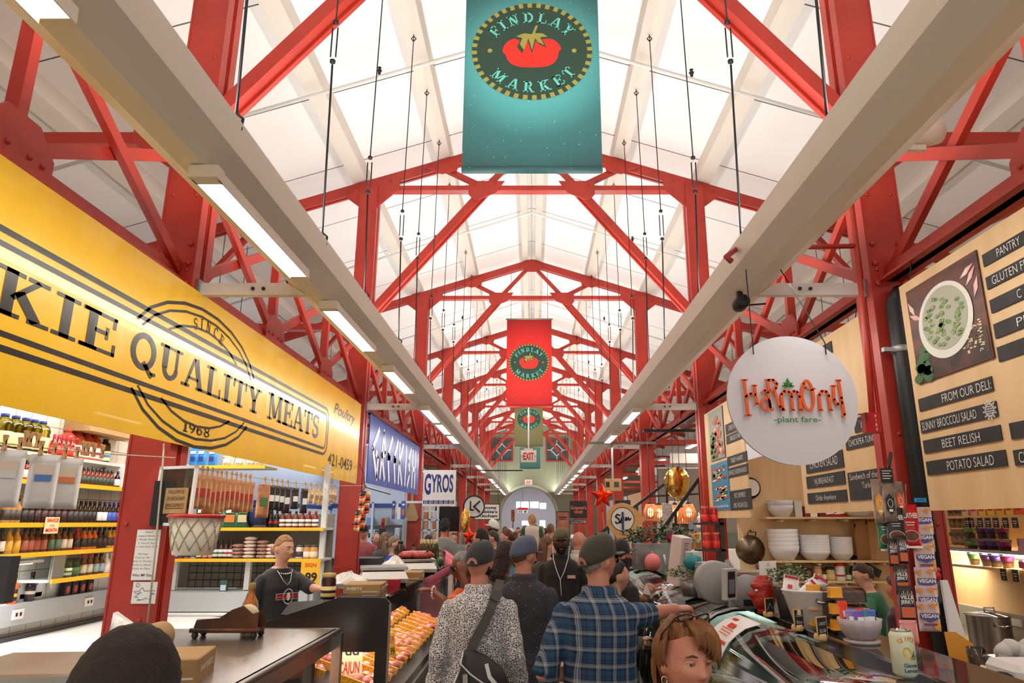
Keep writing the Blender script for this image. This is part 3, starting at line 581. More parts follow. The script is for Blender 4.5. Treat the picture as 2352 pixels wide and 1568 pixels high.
MB().bar((c.x - 2.2, y + .02, c.z + .95), (c.x + 1.3, y + .02, c.z + .95), .03, .03, BLACK).tube([(c.x, y + .02, c.z + r), (c.x, y + .02, c.z + .95)], .01, CABLE, 6).tube([(-1.66, y + .02, c.z + .95), (-1.66, y + .02, H + 1.69)], .01, CABLE, 6).build('hanging_bar', o)
def mk(d, w, h):
 for i, t in enumerate(('Mamma', "Debbie's", 'Kitchen')): d.text(t, w * .52, h * (.76 - .25 * i), h * .17, INKB, 2, .035, w * (.74 if i else .66))
 for q in ((0, 0, w, .04), (0, h - .04, w, h), (0, 0, .04, h), (w - .04, 0, w, h)): d.rect(*q, mat('brown_frame', (92, 74, 60), .5), 1)
hung(1088, 1156, 1149, 1194, 27, PAPER, 'wall_sign', 'white sign in a brown frame with three lines of bold black lettering', fn=mk, hang=H + 2.0)
SCR = mat('black_screen', (16, 17, 22), .2)
o = hung(998, 1163, 1056, 1220, 21, SCR, 'menu_screen', 'large dark screen under the white and navy sign', .08, H + 2.0)
# ================================================================ right-hand boards
fb = Fr((2.58, 0, H), (0, -1, 0), (0, 0, 1))
def uv(px, py): q = atx(px, py, 2.58); return -q.y, q.z - H
def board(u0, u1, z0, z1, label, mt=WOODP, name='menu_board'):
 o = thing(name, label, 'menu board', fb.p((u0 + u1) / 2, z0)); m = MB(); m.prism([(u0, z0), (u1, z0), (u1, z1), (u0, z1)], fb, 0, -.02, mt); m.build('panel', o)
 for u in (u0 + .12, u1 - .12): MB().tube([fb.p(u, z1, -.01), fb.p(u, 1.76, -.05)], .004, CABLE, 5).build('cord', o)
 return o
def strip(o, px0, yt, yb, px1, lines, th=None, left=0, cw=.9):
 u0, zt = uv(px0, yt); _, zb = uv(px0, yb); u1, _ = uv(px1, yt); m = MB(); m.prism([(u0, zb), (u1, zb), (u1, zt), (u0, zt)], fb, 0, .008, CHALK); s_ = m.build('chalk_strip', o)
 w, h = u1 - u0, zt - zb; d = D2(); n = max(1, len(lines))
 for i, t in enumerate(lines):
  if not t: continue
  hh = (th or .52 * h / n); ww = min(w * cw, hh * .62 * len(t)); cx = u0 + (w * .5 if not left else left * w + ww / 2)
  d.text(t, cx, zb + h * (1 - (i + .5) / n), hh, INKW, 2, -.012, ww)
 if lines: d.build('lettering', Fr(fb.p(0, 0, .008), fb.u, fb.v), s_)
 return s_
def photo(o, px0, yt, px1, yb, fn, mt):
 u0, zt = uv(px0, yt); _, zb = uv(px0, yb); u1, _ = uv(px1, yt); m = MB(); m.prism([(u0, zb), (u1, zb), (u1, zt), (u0, zt)], fb, 0, .012, mt); s_ = m.build('food_photo', o)
 d = D2(); fn(d, u1 - u0, zt - zb); d.build('picture', Fr(fb.p(u0, zb, .012), fb.u, fb.v), s_)
PHW = mat('photo_wood', (110, 52, 30), .5, c2=(60, 30, 22), nscale=3, stretch=(1, 1, 6)); PHG = mat('photo_greens', (70, 110, 50), .6, c2=(150, 170, 110), nscale=60); PHB = mat('photo_bowl', (216, 216, 206), .5); PHK = mat('photo_dark', (44, 34, 30), .6, c2=(84, 52, 38), nscale=8)
PHP = mat('photo_pink', (226, 150, 150), .6, c2=(236, 214, 208), nscale=12); PHO = mat('photo_orange', (206, 112, 56), .6, c2=(170, 60, 44), nscale=30); PHBLU = mat('photo_blue', (60, 132, 170), .6); PHBR = mat('photo_broccoli', (42, 88, 44), .6, c2=(66, 112, 58), nscale=70); SEED = mat('photo_seed', (220, 206, 170), .6)
def bowl(d, w, h):
 rr = random.Random(3)
 d.rect(w * .02, h * .02, w * .98, h * .3, PHK, 1).ell(w * .5, h * .52, w * .37, h * .37, PHB, 3).ell(w * .5, h * .54, w * .31, h * .31, mat('photo_bowl_in', (168, 168, 150), .6), 4)
 for k in range(60): a = rr.random() * 6.28; q = rr.random() ** .5; d.ell(w * (.5 + .27 * q * math.cos(a)), h * (.53 + .26 * q * math.sin(a)), w * .035, h * .02, PHG, 5 + k % 3, 6)
 for k in range(16): d.ell(w * (.02 + .2 * rr.random()), h * (.03 + .3 * rr.random()), w * .07, h * .05, PHBR, 2 + k % 2, 10)
 for k in range(46): d.ell(w * (.68 + .26 * rr.random()), h * (.1 + .28 * rr.random()), w * .018, h * .008, SEED, 2, 6)
 for a, b, t in ((.9, .8, .8), (.94, .68, 1.2), (.86, .86, .4), (.06, .78, 2), (.1, .68, 2.6)): d.poly([(w * (a + .05 * math.cos(t + q) * (2 if q in (0, 3.14) else .6)), h * (b + .05 * math.sin(t + q) * (2 if q in (0, 3.14) else .6))) for q in (0, 1.2, 3.14, 4.3)], PHP, 2)
uA = uv(2070, 700)[0]; o = board(uA, -1.2, .075, 1.6, 'large plywood menu board with a salad bowl photo and chalk strips, nearest on the right')
photo(o, 2084, 672, 2262, 893, bowl, PHW)
for a in ((2258, 586, 616, 2400, ['PANTRY'], .05, .28), (2266, 638, 668, 2410, ['GLUTEN FREE'], .05, .12), (2275, 690, 722, 2420, ['C'], .05, .5), (2284, 745, 780, 2430, ['PI'], .05, .42), (2292, 798, 833, 2440, []), (2111, 917, 946, 2288, ['FROM OUR DELI:'], .055, .36), (2115, 966, 996, 2297, ['SUNNY BROCCOLI SALAD'], .055, .03, .74), (2122, 1012, 1042, 2305, ['BEET RELISH'], .055, .28), (2129, 1060, 1092, 2315, ['POTATO SALAD'], .06, .3), (2320, 972, 1010, 2460, []), (2329, 1034, 1070, 2470, ['CH'], .06, .1)): strip(o, *a)
u, z = uv(2277, 941); d = D2().arc(u, z - .0, .035, .035, 0, 360, .006, INKW, 1)
for k in range(12): t = k * .5236; d.line([(u + .04 * math.cos(t), z + .04 * math.sin(t)), (u + .06 * math.cos(t + .1), z + .06 * math.sin(t + .1)), (u + .04 * math.cos(t + .3), z + .04 * math.sin(t + .3))], .004, INKW, 1)
for k in (-.02, -.007, .007, .02): d.line([(u + k, z - .028), (u + k, z + .028)], .003, INKW, 1).line([(u - .028, z + k), (u + .028, z + k)], .003, INKW, 1)
d.build('sunflower_drawing', Fr(fb.p(0, 0, .009), fb.u, fb.v), o)
o = board(-6.72, -5.19, .085, 1.58, 'plywood menu board with chalk strips behind the round sign')
for a in ((1962, 962, 995, 2012, ['EGG']), (1943, 1006, 1035, 2040, ['CHICKPEA TUNO SAL']), (1851, 1052, 1088, 1938, ['CHICKEN SALAD']), (1853, 1095, 1122, 1942, ['NJ BREAKFAST']), (1856, 1133, 1157, 1946, ['Order Anywhere']), (1890, 795, 822, 1912, [])): strip(o, *a)
s_ = strip(o, 1948, 1086, 1150, 2044, ['Sandwich of the day', 'Turkey', ''], .05)
o = board(-10.3, -8.42, .06, 1.56, 'plywood menu board with sandwich photos beside the second right column')
def ph1(d, w, h):
 rr = random.Random(1); d.rect(.0, .0, w, h, mat('photo_grey', (150, 150, 140), .6), 1)
 for k in range(40): a, b = rr.random(), rr.random(); d.ell(w * (.08 + .4 * a), h * (.05 + .5 * b), w * .09, h * .04, PHBR if k % 2 else PHG, 2 + k % 2, 8)
 for k in range(30): a, b = rr.random(), rr.random(); d.ell(w * (.45 + .45 * a - .1 * b), h * (.1 + .75 * b), w * .1, h * .05, PHO if k % 3 else PHP, 4 + k % 3, 8)
def ph2(d, w, h):
 rr = random.Random(2)
 for y0 in (.2, .62):
  for k in range(46): a, b = rr.random(), rr.random(); d.ell(w * (.15 + .7 * a), h * (y0 + .28 * b), w * .1, h * .022, (PHP, PHO, PHO, PHBR, SEED)[k % 5], 2 + k % 3, 8)
 d.text('hot sandwiches', w * .5, h * .08, h * .06, INKW, 6, 0, w * .86)
photo(o, 1628, 950, 1661, 1062, ph1, PHK); photo(o, 1634, 1068, 1673, 1172, ph2, PHBLU)
for a in ((1667, 976, 999, 1703, ['GYRO WITH']), (1669, 1001, 1021, 1716, ['GRILLED CHEESE']), (1671, 1050, 1071, 1717, ['TURKEY HAVARTI']), (1673, 1076, 1098, 1719, ['BUFFALO CHICKEN RANCH']), (1677, 1128, 1172, 1726, ['NYC INSPIRED', '100% VEGAN DELI'])): strip(o, *a)
ORG = mat('orange_letter', (230, 92, 30), .5); GRN = mat('green_letter', (52, 128, 54), .5); SIGNW = mat('sign_grey_white', (214, 214, 222), .45)
o = board(-8.38, -6.78, .72, 1.5, 'white board with orange and green lettering behind the round sign', SIGNW, 'shop_board')
d = D2(); w = 1.0
# the letters of the stall's sign, drawn in sign pixels around its centre
HL = [[(1711, 873), (1712, 912), (1714, 955)], [(1733, 886), (1736, 929)], [(1713, 911), (1723, 905), (1735, 908)], [(1748, 904), (1756, 897), (1763, 902), (1765, 936), (1772, 943)], [(1764, 874), (1766, 898)], [(1764, 874), (1777, 873), (1785, 882), (1782, 893), (1768, 898)], [(1778, 897), (1787, 935), (1795, 943)],
 [(1794, 943), (1793, 906), (1800, 899), (1811, 901), (1816, 912), (1816, 943)], [(1816, 908), (1822, 899), (1830, 901), (1834, 912), (1834, 943)], [(1879, 943), (1879, 908), (1886, 899), (1896, 900), (1901, 910), (1902, 943)], [(1914, 887), (1912, 919), (1919, 930), (1931, 925)], [(1927, 874), (1929, 915), (1932, 953), (1926, 958)]]
HS = [(1711, 873, 15), (1714, 955, 15), (1733, 886, 12), (1736, 929, 11), (1764, 873, 12), (1794, 943, 11), (1816, 943, 10), (1835, 943, 11), (1879, 943, 11), (1902, 943, 11), (1914, 887, 12), (1927, 874, 13)]
def harmony(d, k, f):
 for st in HL: d.line([f(*p) for p in st], 6.2 * k, ORG, 1)
 for x, y, w_ in HS: d.line([f(x - w_ / 2, y), f(x + w_ / 2, y)], 4 * k, ORG, 1)
 cx, cy = f(1756, 929); d.arc(cx, cy, 9 * k, 13 * k, 0, 360, 6 * k, ORG, 1); cx, cy = f(1853, 909); d.arc(cx, cy, 13 * k, 34 * k, 0, 360, 6.4 * k, ORG, 1)
 d.line([f(1846, 880), f(1850, 892), f(1862, 897), f(1872, 893)], 4 * k, ORG, 1)
 for a in (-80, -45, 0, 45, 80):
  cx, cy = f(1811, 889); t = R(90 + a); ln = 22 * k if a == 0 else 16 * k; q = lambda s, v: (cx + math.cos(t) * s - math.sin(t) * v, cy + math.sin(t) * s + math.cos(t) * v); d.poly([q(0, 0), q(ln * .5, ln * .25), q(ln, 0), q(ln * .5, -ln * .25)], GRN, 2)
 cx, cy = f(1825, 963); d.text('-plant fare-', cx, cy, 13 * k, GRN, 1, .012, 106 * k)
k = .0045; harmony(d, k, lambda x, y: (-7.55 + (x - 1825) * k * 1.05, .98 - (y - 930) * k)); d.build('lettering', Fr(fb.p(0, 0, .001), fb.u, fb.v), o)
y = 4.5; c = at(1822, 916, y); r = at(1972, 916, y).x - c.x; o = thing('round_sign', 'large round pale sign with raised orange letters hung near the first right column', 'sign', c)
MB().lathe([(r, 0), (r, .022)], (c.x, y + .011, c.z), SIGNW, 64, False, 'y').build('disc', o); k = r / 149.5
d = D2(); harmony(d, k, lambda x, y_: ((x - 1822) * k, -(y_ - 916) * k)); m = MB()
for ps, mt, lay in d.L:
 for p in ps:
  if mt is ORG: m.prism(p, Fr((c.x, y - .012, c.z), (1, 0, 0), (0, 0, 1)), 0, .012 + lay * .0005, mt)
  else: m.add([Fr((c.x, y - .0135 - .001 * lay, c.z), (1, 0, 0), (0, 0, 1)).p(*q) for q in p], [tuple(range(len(p)))], mt)
m.build('lettering', o)
for px, zz in ((1729, H + 1.70), (1895, H + 1.68)): q = at(px, 808, y); MB().tube([(q.x, y - .013, q.z - .02), (q.x, y - .013, q.z + .06), (min(q.x, 1.72), y, H + 1.69)], .004, CABLE, 5).build('cord', o)
# ================================================================ goods used by several stalls
def zz(q): return H + q
_pal = {}
def cm(c, rough=.4, **k):
 key = 'paint_%d_%d_%d_%d' % (c[0], c[1], c[2], int(rough * 100))
 return mat(key, c, rough, **k)
BPROF = {
'sauce': [(.0, 0), (.95, 0), (1, .03), (1, .52), (.9, .62), (.42, .76), (.38, .86), (.40, .865), (.40, .9), (.0, .9)],
'flask': [(.0, 0), (.95, 0), (1, .02), (1, .6), (.8, .68), (.36, .74), (.34, .9), (.0, .9)],
'slim': [(.0, 0), (.95, 0), (1, .03), (1, .55), (.75, .66), (.4, .76), (.36, .88), (.0, .88)],
'jar': [(.0, 0), (.9, 0), (1, .06), (1, .74), (.86, .84), (.84, .86), (.0, .86)],
'jug': [(.0, 0), (.9, 0), (1, .05), (1, .5), (.92, .6), (1, .68), (.8, .82), (.4, .9), (.36, .93), (.0, .93)],
'wine': [(.0, 0), (.95, 0), (1, .02), (1, .56), (.8, .66), (.4, .74), (.36, .92), (.0, .92)]}
BCAP = {'sauce': (.42, .86, 1.0), 'flask': (.42, .87, 1.0), 'slim': (.42, .8, 1.0), 'jar': (.9, .84, 1.0), 'jug': (.42, .92, 1.0), 'wine': (.42, .84, 1.0)}
def bottle(shape, loc, r, h, body, label, cap, lab, cat='bottle', group=None, name=None, accent=None, nn=12, lr=(.1, .5)):
 bm = body if isinstance(body, bpy.types.Material) else cm(body, .15)
 o = MB().lathe([(a * r, b * h) for a, b in BPROF[shape]], loc, bm, nn).build(name or ('jar' if shape == 'jar' else 'bottle'), None, loc); x, y, z = loc
 c = BCAP[shape]; MB().lathe([(c[0] * r, c[1] * h), (c[0] * r * 1.05, c[1] * h + .002), (c[0] * r * 1.02, c[2] * h), (0, c[2] * h)], loc, cm(cap, .45), nn).build('cap', o)
 if label:
  m = MB(); m.lathe([(r * 1.005, lr[0] * h), (r * 1.02, lr[0] * h + .001), (r * 1.02, lr[1] * h), (r * 1.005, lr[1] * h)], loc, cm(label, .5), nn)
  if accent: m.lathe([(r * 1.021, h * (lr[0] + (lr[1] - lr[0]) * .35)), (r * 1.035, h * (lr[0] + (lr[1] - lr[0]) * .36)), (r * 1.035, h * (lr[0] + (lr[1] - lr[0]) * .62)), (r * 1.021, h * (lr[0] + (lr[1] - lr[0]) * .63))], loc, cm(accent, .5), nn)
  m.build('label_band', o)
 return tag(o, lab, cat, group)
def row(proto, pts):
 for p in pts: copy_tree(proto, p)
def bagmesh(m, c, w, h, d, mt, fr=None, nx=5, nz=6, rs=0):
 """a filled pouch standing or hanging in frame fr, bottom centre c"""
 rr = random.Random(rs); g = [[], []]
 for sgn in (0, 1):
  for j in range(nz + 1):
   for i in range(nx + 1):
    u, v = i / nx - .5, j / nz; bul = (math.cos(u * math.pi) ** .5 if abs(u) < .5 else 0) * (math.sin(min(v * 1.15 + .12, 1) * math.pi) ** .6 if v < .92 else .05)
    q = bul * d / 2 * (1 + .25 * (rr.random() - .5)); g[sgn].append(fr.p(u * w, v * h, q if sgn else -q) + V(c) - fr.o)
 n = nx + 1; off = len(g[0]); fs = []
 for j in range(nz):
  for i in range(nx):
   a = j * n + i; fs.append((a, a + n, a + n + 1, a + 1)); fs.append((off + a, off + a + 1, off + a + n + 1, off + a + n))
 for j in range(nz): fs.append((j * n, off + j * n, off + (j + 1) * n, (j + 1) * n)); a = j * n + nx; fs.append((a, a + n, off + a + n, off + a))
 for i in range(nx): fs.append((i, i + 1, off + i + 1, off + i)); a = nz * n + i; fs.append((a, off + a, off + a + 1, a + 1))
 return m.add(g[0] + g[1], fs, mt, True)
FC = Fr((0, 0, 0), (1, 0, 0), (0, 0, 1))            # faces the camera (-y)
FXP = Fr((0, 0, 0), (0, 1, 0), (0, 0, 1))           # faces +x
FXM = Fr((0, 0, 0), (0, -1, 0), (0, 0, 1))          # faces -x
def pouch(c, w, h, d, mt, fr, lab, cat='bag', group=None, band=None, name='snack_pouch', rs=0, fn=None):
 o = bagmesh(MB(), c, w, h, d, mt, Fr(c, fr.u, fr.v), 6, 7, rs).build(name, None, c)
 q = Fr(V(c) + fr.n * (d * .56), fr.u, fr.v)
 if band:
  dd = D2()
  for (x0, y0, x1, y1), m_ in band: dd.rect(x0 * w, y0 * h, x1 * w, y1 * h, m_, 1)
  if fn: fn(dd, w, h)
  dd.build('print', q, o, .002)
 elif fn: dd = D2(); fn(dd, w, h); dd.build('print', q, o, .002)
 return tag(o, lab, cat, group)
def lump(m, c, r, mt, seed=0, nu=10, nv=7, amp=.3):
 s = V((seed * 1.7, seed * .9, seed * 2.3))
 return m.sph(c, r, mt, nu, nv, None, lambda p, q: q * (1 + amp * noise.noise(p * 1.6 + s)))
def rbox(m, a, b, mt, r=.01):
 """box with chamfered vertical and top edges"""
 x0, y0, z0 = a; x1, y1, z1 = b
 def ring(i, z): return [V(p) for p in ((x0 + i, y0 + r, z), (x0 + r, y0 + i, z), (x1 - r, y0 + i, z), (x1 - i, y0 + r, z), (x1 - i, y1 - r, z), (x1 - r, y1 - i, z), (x0 + r, y1 - i, z), (x0 + i, y1 - r, z))]
 return m.loft([ring(0, z0), ring(0, z1 - r), ring(r * .9, z1)], mt, True, False)
# ================================================================ left stall: deli cases
CASEB = mat('case_black', (18, 16, 17), .35); TRIM = mat('brushed_trim', (150, 146, 140), .3, .9); BLKGL = mat('dark_mirror', (40, 34, 34), .06, .3)
CG = glass('case_glass', (248, 250, 248), .22); WHT = mat('white_laminate', (236, 238, 238), .35)
MEATP = mat('pink_meat', (206, 116, 104), .4, c2=(172, 72, 70), nscale=26, bump=.3, bscale=60); MEATR = mat('red_meat', (168, 40, 42), .35, c2=(208, 104, 96), nscale=30, bump=.3, bscale=60); MEATW = mat('pale_meat', (236, 196, 182), .4, c2=(222, 156, 146), nscale=18, bump=.3, bscale=50)
DIVY = mat('yellow_divider', (246, 176, 36), .6, c2=(226, 140, 20), nscale=60, bump=.8, bscale=110); SAUS = mat('sausage_brown', (150, 74, 50), .35, c2=(184, 108, 78), nscale=24)
TAGY = mat('price_tag_yellow', (248, 190, 40), .6); TAGR = mat('tag_red', (214, 50, 30), .6); TAGC = mat('price_tag_cream', (250, 226, 180), .6)
def case(name, lab, y0, y1, xf, zt, xb0, xb1, zb1, fascia, topm):
 """service case: front glass at xf (aisle side), flat top to xb0, rear slope down to xb1"""
 o = thing(name, lab, 'display case', (xf, y0, 0)); zg = zz(-1.16)
 m = MB(); pr = [(xf - .06, 0), (xf - .06, zg - .04), (xf - .0, zg - .04), (xf, zg), (xf - .78, zg), (xf - .78, 0)]; f0 = Fr((0, 0, 0), (1, 0, 0), (0, 0, 1)); m.prism(pr, f0, -y0, -y1, CASEB); m.build('base', o)
 m = MB(); m.prism([(xf, zt), (xf, zt - .02), (xb0, zt - .02), (xb1, zb1 - .02), (xb1, zb1), (xb0, zt)], f0, -y0, -y1, topm); m.build('top', o)
 m = MB(); m.box((xf - .012, y0, zt - fascia), (xf + .006, y1, zt), TRIM if topm is STEEL else BLKGL); m.build('fascia', o)
 m = MB(); m.box((xf - .012, y0 + .03, zg), (xf - .002, y1 - .03, zt - fascia), CG); m.build('front_glass', o)
 m = MB(); m.box((xf - .78, y0, 0), (xf - .74, y1, min(zb1, zt) - .03), WHT); m.build('back_panel', o)
 m = MB(); m.box((xf - .05, y0 + .05, zt - fascia - .005), (xf - .11, y1 - .05, zt - fascia + .02), LAMP); m.build('case_light', o)
 area('case_lamp', (xf - .3, (y0 + y1) / 2, zt - fascia - .03), (0, 0, 0), .3, y1 - y0 - .2, 8 * (y1 - y0), (1, .88, .74))
 m = MB(); zs = zg + .05; m.prism([(xf - .03, zg + .0), (xf - .03, zs), (xf - .72, zs + .2), (xf - .72, zg)], f0, -y0 - .04, -y1 + .04, mat('case_deck', (60, 48, 46), .5)); m.build('deck', o)
 return o
def divider(x0, x1, y, z, dz, lab, grp):
 return tag(MB().bar((x0, y, z), (x1, y, z + dz), .02, .045, DIVY).build('tray_divider'), lab, 'divider', grp)
# far case with black end panel
XF = -.88; o = case('deli_case', 'black ended deli case of meat with a dark glassy top, behind the steel one', 4.52, 7.95, XF, zz(-.44), -1.17, -1.67, zz(-.6), .1, BLKGL)
m = MB(); f0 = Fr((0, 4.52, 0), (1, 0, 0), (0, 0, 1)); zt = zz(-.44)
pl = [(XF + .02, 0), (XF + .02, zt - .04), (XF - .01, zt - .005), (-1.17, zt), (-1.67, zz(-.6)), (-1.67, 0)]
m.prism([pl[0], pl[1], pl[2], (XF - .06, zt - .003), (XF - .06, 0)], f0, 0, .035, CASEB); m.prism([(XF - .06, zz(-.75)), (XF - .06, zt - .003), pl[3], pl[4], (-1.67, zz(-.75))], f0, 0, .035, CASEB); m.prism([(XF - .06, 0), (XF - .06, zz(-1.16)), (-1.67, zz(-1.16)), (-1.67, 0)], f0, 0, .035, CASEB); m.prism([(-1.32, zz(-1.16)), (-1.32, zz(-.75)), (-1.67, zz(-.75)), (-1.67, zz(-1.16))], f0, 0, .035, CASEB)
m.build('end_panel', o); MB().bar((XF + .02, 4.485, 0), (XF + .02, 4.485, zt - .04), .012, .012, TRIM).build('edge_trim', o)
m = MB(); m.bar((XF + .0, 7.95, zz(-1.16)), (XF + .0, 7.95, zt - .02), .05, .05, TRIM); m.build('corner_post', o)
# near case with the stainless top
XN = -1.10; o = case('deli_case', 'stainless steel topped deli case nearest on the left', .4, 4.2, XN, zz(-.58), -1.9, -2.05, zz(-.58), .1, STEEL)
m = MB(); m.bar((XN + .01, 4.19, 0), (XN + .01, 4.19, zz(-.6)), .05, .05, TRIM).bar((XN - .01, 3.75, zz(-1.16)), (XN - .01, 3.75, zz(-.68)), .045, .05, BLACK); m.build('corner_post', o)
m = MB(); m.tube([(XN + .012, .4, zz(-.59)), (XN + .012, 4.2, zz(-.59)), (XN - .8, 4.21, zz(-.59))], .014, TRIM, 8); m.build('edge_trim', o)
# meat trays
rr = random.Random(5); k = 0
for (xf, ya, yb, n) in ((XF, 4.66, 7.9, 16), (XN, 2.3, 4.1, 9)):
 for i in range(n):
  y = ya + (yb - ya) * i / n; nm = 'far' if xf == XF else 'near'
  zb = zz(-1.05)
  divider(xf - .06, xf - .36, y, zb + .042, .1, 'yellow beaded divider between meat trays in the %s deli case' % ('black ended' if nm == 'far' else 'steel topped'), 'dividers, %s case front row' % nm)
  divider(xf - .4, xf - .7, y, zb + .142, .1, 'yellow beaded divider in the raised back row of the %s deli case' % ('black ended' if nm == 'far' else 'steel topped'), 'dividers, %s case back row' % nm)
  for rw in (0, 1):
   m = MB(); mt = (MEATP, MEATW, MEATR, SAUS, MEATP, MEATR)[(i * 2 + rw * 3) % 6]; st = (yb - ya) / n
   for q in range(5):
    lump(m, (xf - .12 - rw * .36 - .05 * q, y + st * (.32 + .36 * rr.random()), zb + .03 + rw * .11 + .015 * q + .03 * rr.random()), (.052, .05, .036), mt, k * 3 + q)
   k += 1; cl = {MEATP: 'pink', MEATW: 'pale', MEATR: 'dark red', SAUS: 'brown sausage-like'}[mt]
   tag(m.build('meat_portion'), '%s meat heap in the %s row of the %s deli case' % (cl, 'raised back' if rw else 'front', 'black ended' if nm == 'far' else 'steel topped'), 'meat', '%s meat, %s case %s row' % (cl, nm, 'back' if rw else 'front'))
# sausages, chops on the upper inner shelf of the far case
MB_ = MB().box((XF - .5, 4.6, zz(-.83)), (XF - .74, 7.8, zz(-.815)), CG); tag(MB_.build('glass_shelf'), 'glass shelf inside the black ended deli case', 'shelf')
for i in range(9):
 y = 4.75 + i * .34; m = MB(); mt = (MEATW, MEATP, SAUS)[i % 3]
 for q in range(4): lump(m, (XF - .62 + .03 * (q % 2), y + .06 * q, zz(-.78) + .012 * (q % 2)), (.085, .04, .04), mt, 50 + i * 4 + q)
 tag(m.build('meat_portion'), '%s cut of meat on the glass shelf of the black ended case' % {MEATW: 'pale', MEATP: 'pink', SAUS: 'smoked brown'}[mt], 'meat', '%s cuts on the case shelf' % {MEATW: 'pale', MEATP: 'pink', SAUS: 'smoked brown'}[mt])
def ptag(c, w, h, mt, lines, lab, rx=-15, rz=0):
 mx = M.Rotation(R(rz), 3, 'Z') @ M.Rotation(R(rx), 3, 'X'); f = Fr(c, mx @ V((1, 0, 0)), mx @ V((0, 0, 1))); m = MB(); m.prism([(-w / 2, 0), (w / 2, 0), (w / 2, h), (-w / 2, h)], f, 0, -.004, mt); o = tag(m.build('price_tag'), lab, 'price tag'); d = D2()
 for t, y, hh, cm_ in lines: d.text(t, 0, y * h, hh * h, cm_, 1, .02, w * .8)
 d.build('lettering', f, o); return o
c = at(912, 1510, 5.2); c.x = XF - .1; ptag(c, .1, .16, TAGY, [('BEEF', .72, .26, TAGR), ('15.99', .26, .3, INKB)], 'orange price tag with red and black writing inside the black ended case', -10, 50)
c = at(800, 1560, 4.75); ptag(c, .16, .14, TAGC, [('CAJUN', .5, .5, TAGR)], 'cream tag with red lettering seen through the window of the black end panel', -20, 12)
c = at(795, 1525, 5.0); ptag(c, .2, .12, TAGC, [('2.99', .5, .55, INKB)], 'cream tag with a black price behind the red lettered tag', -20, 12)
# ---- goods on the case tops
ZTF = zz(-.44); KW = mat('kraft_print_white', (240, 232, 218), .7)
def cartonbox(c, w, d, h, lab, txt, rz=0, name='cardboard_box'):
 mx = M.Translation(c) @ M.Rotation(R(rz), 4, 'Z'); m = MB(); rbox(m, (-w / 2, -d / 2, 0), (w / 2, d / 2, h), KRAFT, .004); o = m.xf(mx).build(name, None, c)
 f = Fr(mx @ V((-w / 2, -d / 2, 0)), mx.to_3x3() @ V((1, 0, 0)), (0, 0, 1)); dd = D2().text(txt, w * .3, h * .55, h * .3, KW, 1, .03, w * .4).rect(w * .5, h * .16, w * .92, h * .24, KW, 1); dd.build('print', f, o)
 f = Fr(mx @ V((w / 2, -d / 2, 0)), mx.to_3x3() @ V((0, 1, 0)), (0, 0, 1)); D2().text(txt, d * .5, h * .5, h * .26, KW, 1, .02, d * .7).build('print', f, o)
 return tag(o, lab, 'box')
def scale(c, rz, lab, w=.36):
 mx = M.Translation(c) @ M.Rotation(R(rz), 4, 'Z'); o = thing('counter_scale', lab, 'scale', c); SW = mat('scale_white', (222, 221, 214), .4); s_ = w / .36
 m = MB(); P = lambda *a: V(a) * s_; m.loft([[P(-.17, -.17, .02), P(.17, -.17, .02), P(.17, .15, .02), P(-.17, .15, .02)], [P(-.17, -.19, .05), P(.17, -.19, .05), P(.17, .15, .06), P(-.17, .15, .06)], [P(-.15, -.12, .095), P(.15, -.12, .095), P(.15, .14, .1), P(-.15, .14, .1)]], SW, True, False).xf(mx).build('body', o)
 m = MB(); rbox(m, P(-.17, -.1, .105), P(.17, .16, .128), STEEL, .006); m.box(P(-.06, -.03, .09), P(.06, .09, .106), BLACK); m.xf(mx).build('platter', o)
 m = MB()
 for x in (-.14, .14):
  for y in (-.14, .12): m.lathe([(.018 * s_, 0), (.018 * s_, .021 * s_)], P(x, y, 0), BLACK, 8)
 m.xf(mx).build('foot', o)
 f = Fr(mx @ P(-.17, -.182, .045), mx.to_3x3() @ V((1, 0, 0)), mx.to_3x3() @ V((0, .07, .045)))
 d = D2().ell(.24 * s_, .03 * s_, .028 * s_, .026 * s_, NAVY, 1, 16)
 for q in range(6): d.rect((.285 + q * .009) * s_, .01 * s_, (.29 + q * .009) * s_, .05 * s_, KRAFT, 1)
 for q in range(4): d.rect(.03 * s_, (.012 + q * .01) * s_, (.13 - .02 * (q % 2)) * s_, (.016 + q * .01) * s_, GREY, 1)
 d.build('markings', f, o); return o
c = atz(838, 1365, ZTF); c = V((c.x, 4.85, ZTF)); c.x = at(838, 1365, 4.85).x; cartonbox(c, .24, .28, .055, 'flat kraft box of paper sheets on the black ended case, nearer one', 'SHEETS', 4)
c = V((at(935, 1315, 5.9).x, 5.9, ZTF)); cartonbox(c, .26, .26, .06, 'flat kraft box of paper sheets behind the first scale, farther one', 'SHEETS', 4)
c = V((at(880, 1330, 5.4).x, 5.4, ZTF)); scale(c, 14, 'white counter scale behind the nearer paper box on the dark topped case')
c = V((at(955, 1300, 6.5).x, 6.5, ZTF)); o = scale(c, 14, 'white counter scale carrying a piece of raw red meat')
m = MB(); q = c + V((0, 0, .13)); [lump(m, q + V((.05 * i - .08, .03 * (i % 2), .03)), (.09, .07, .035), MEATR, 80 + i) for i in range(4)]; tag(m.build('raw_meat'), 'slab of raw red meat lying on the farther scale', 'meat')
FILM = mat('cling_film', (236, 234, 230), .25, bump=.6, bscale=18)
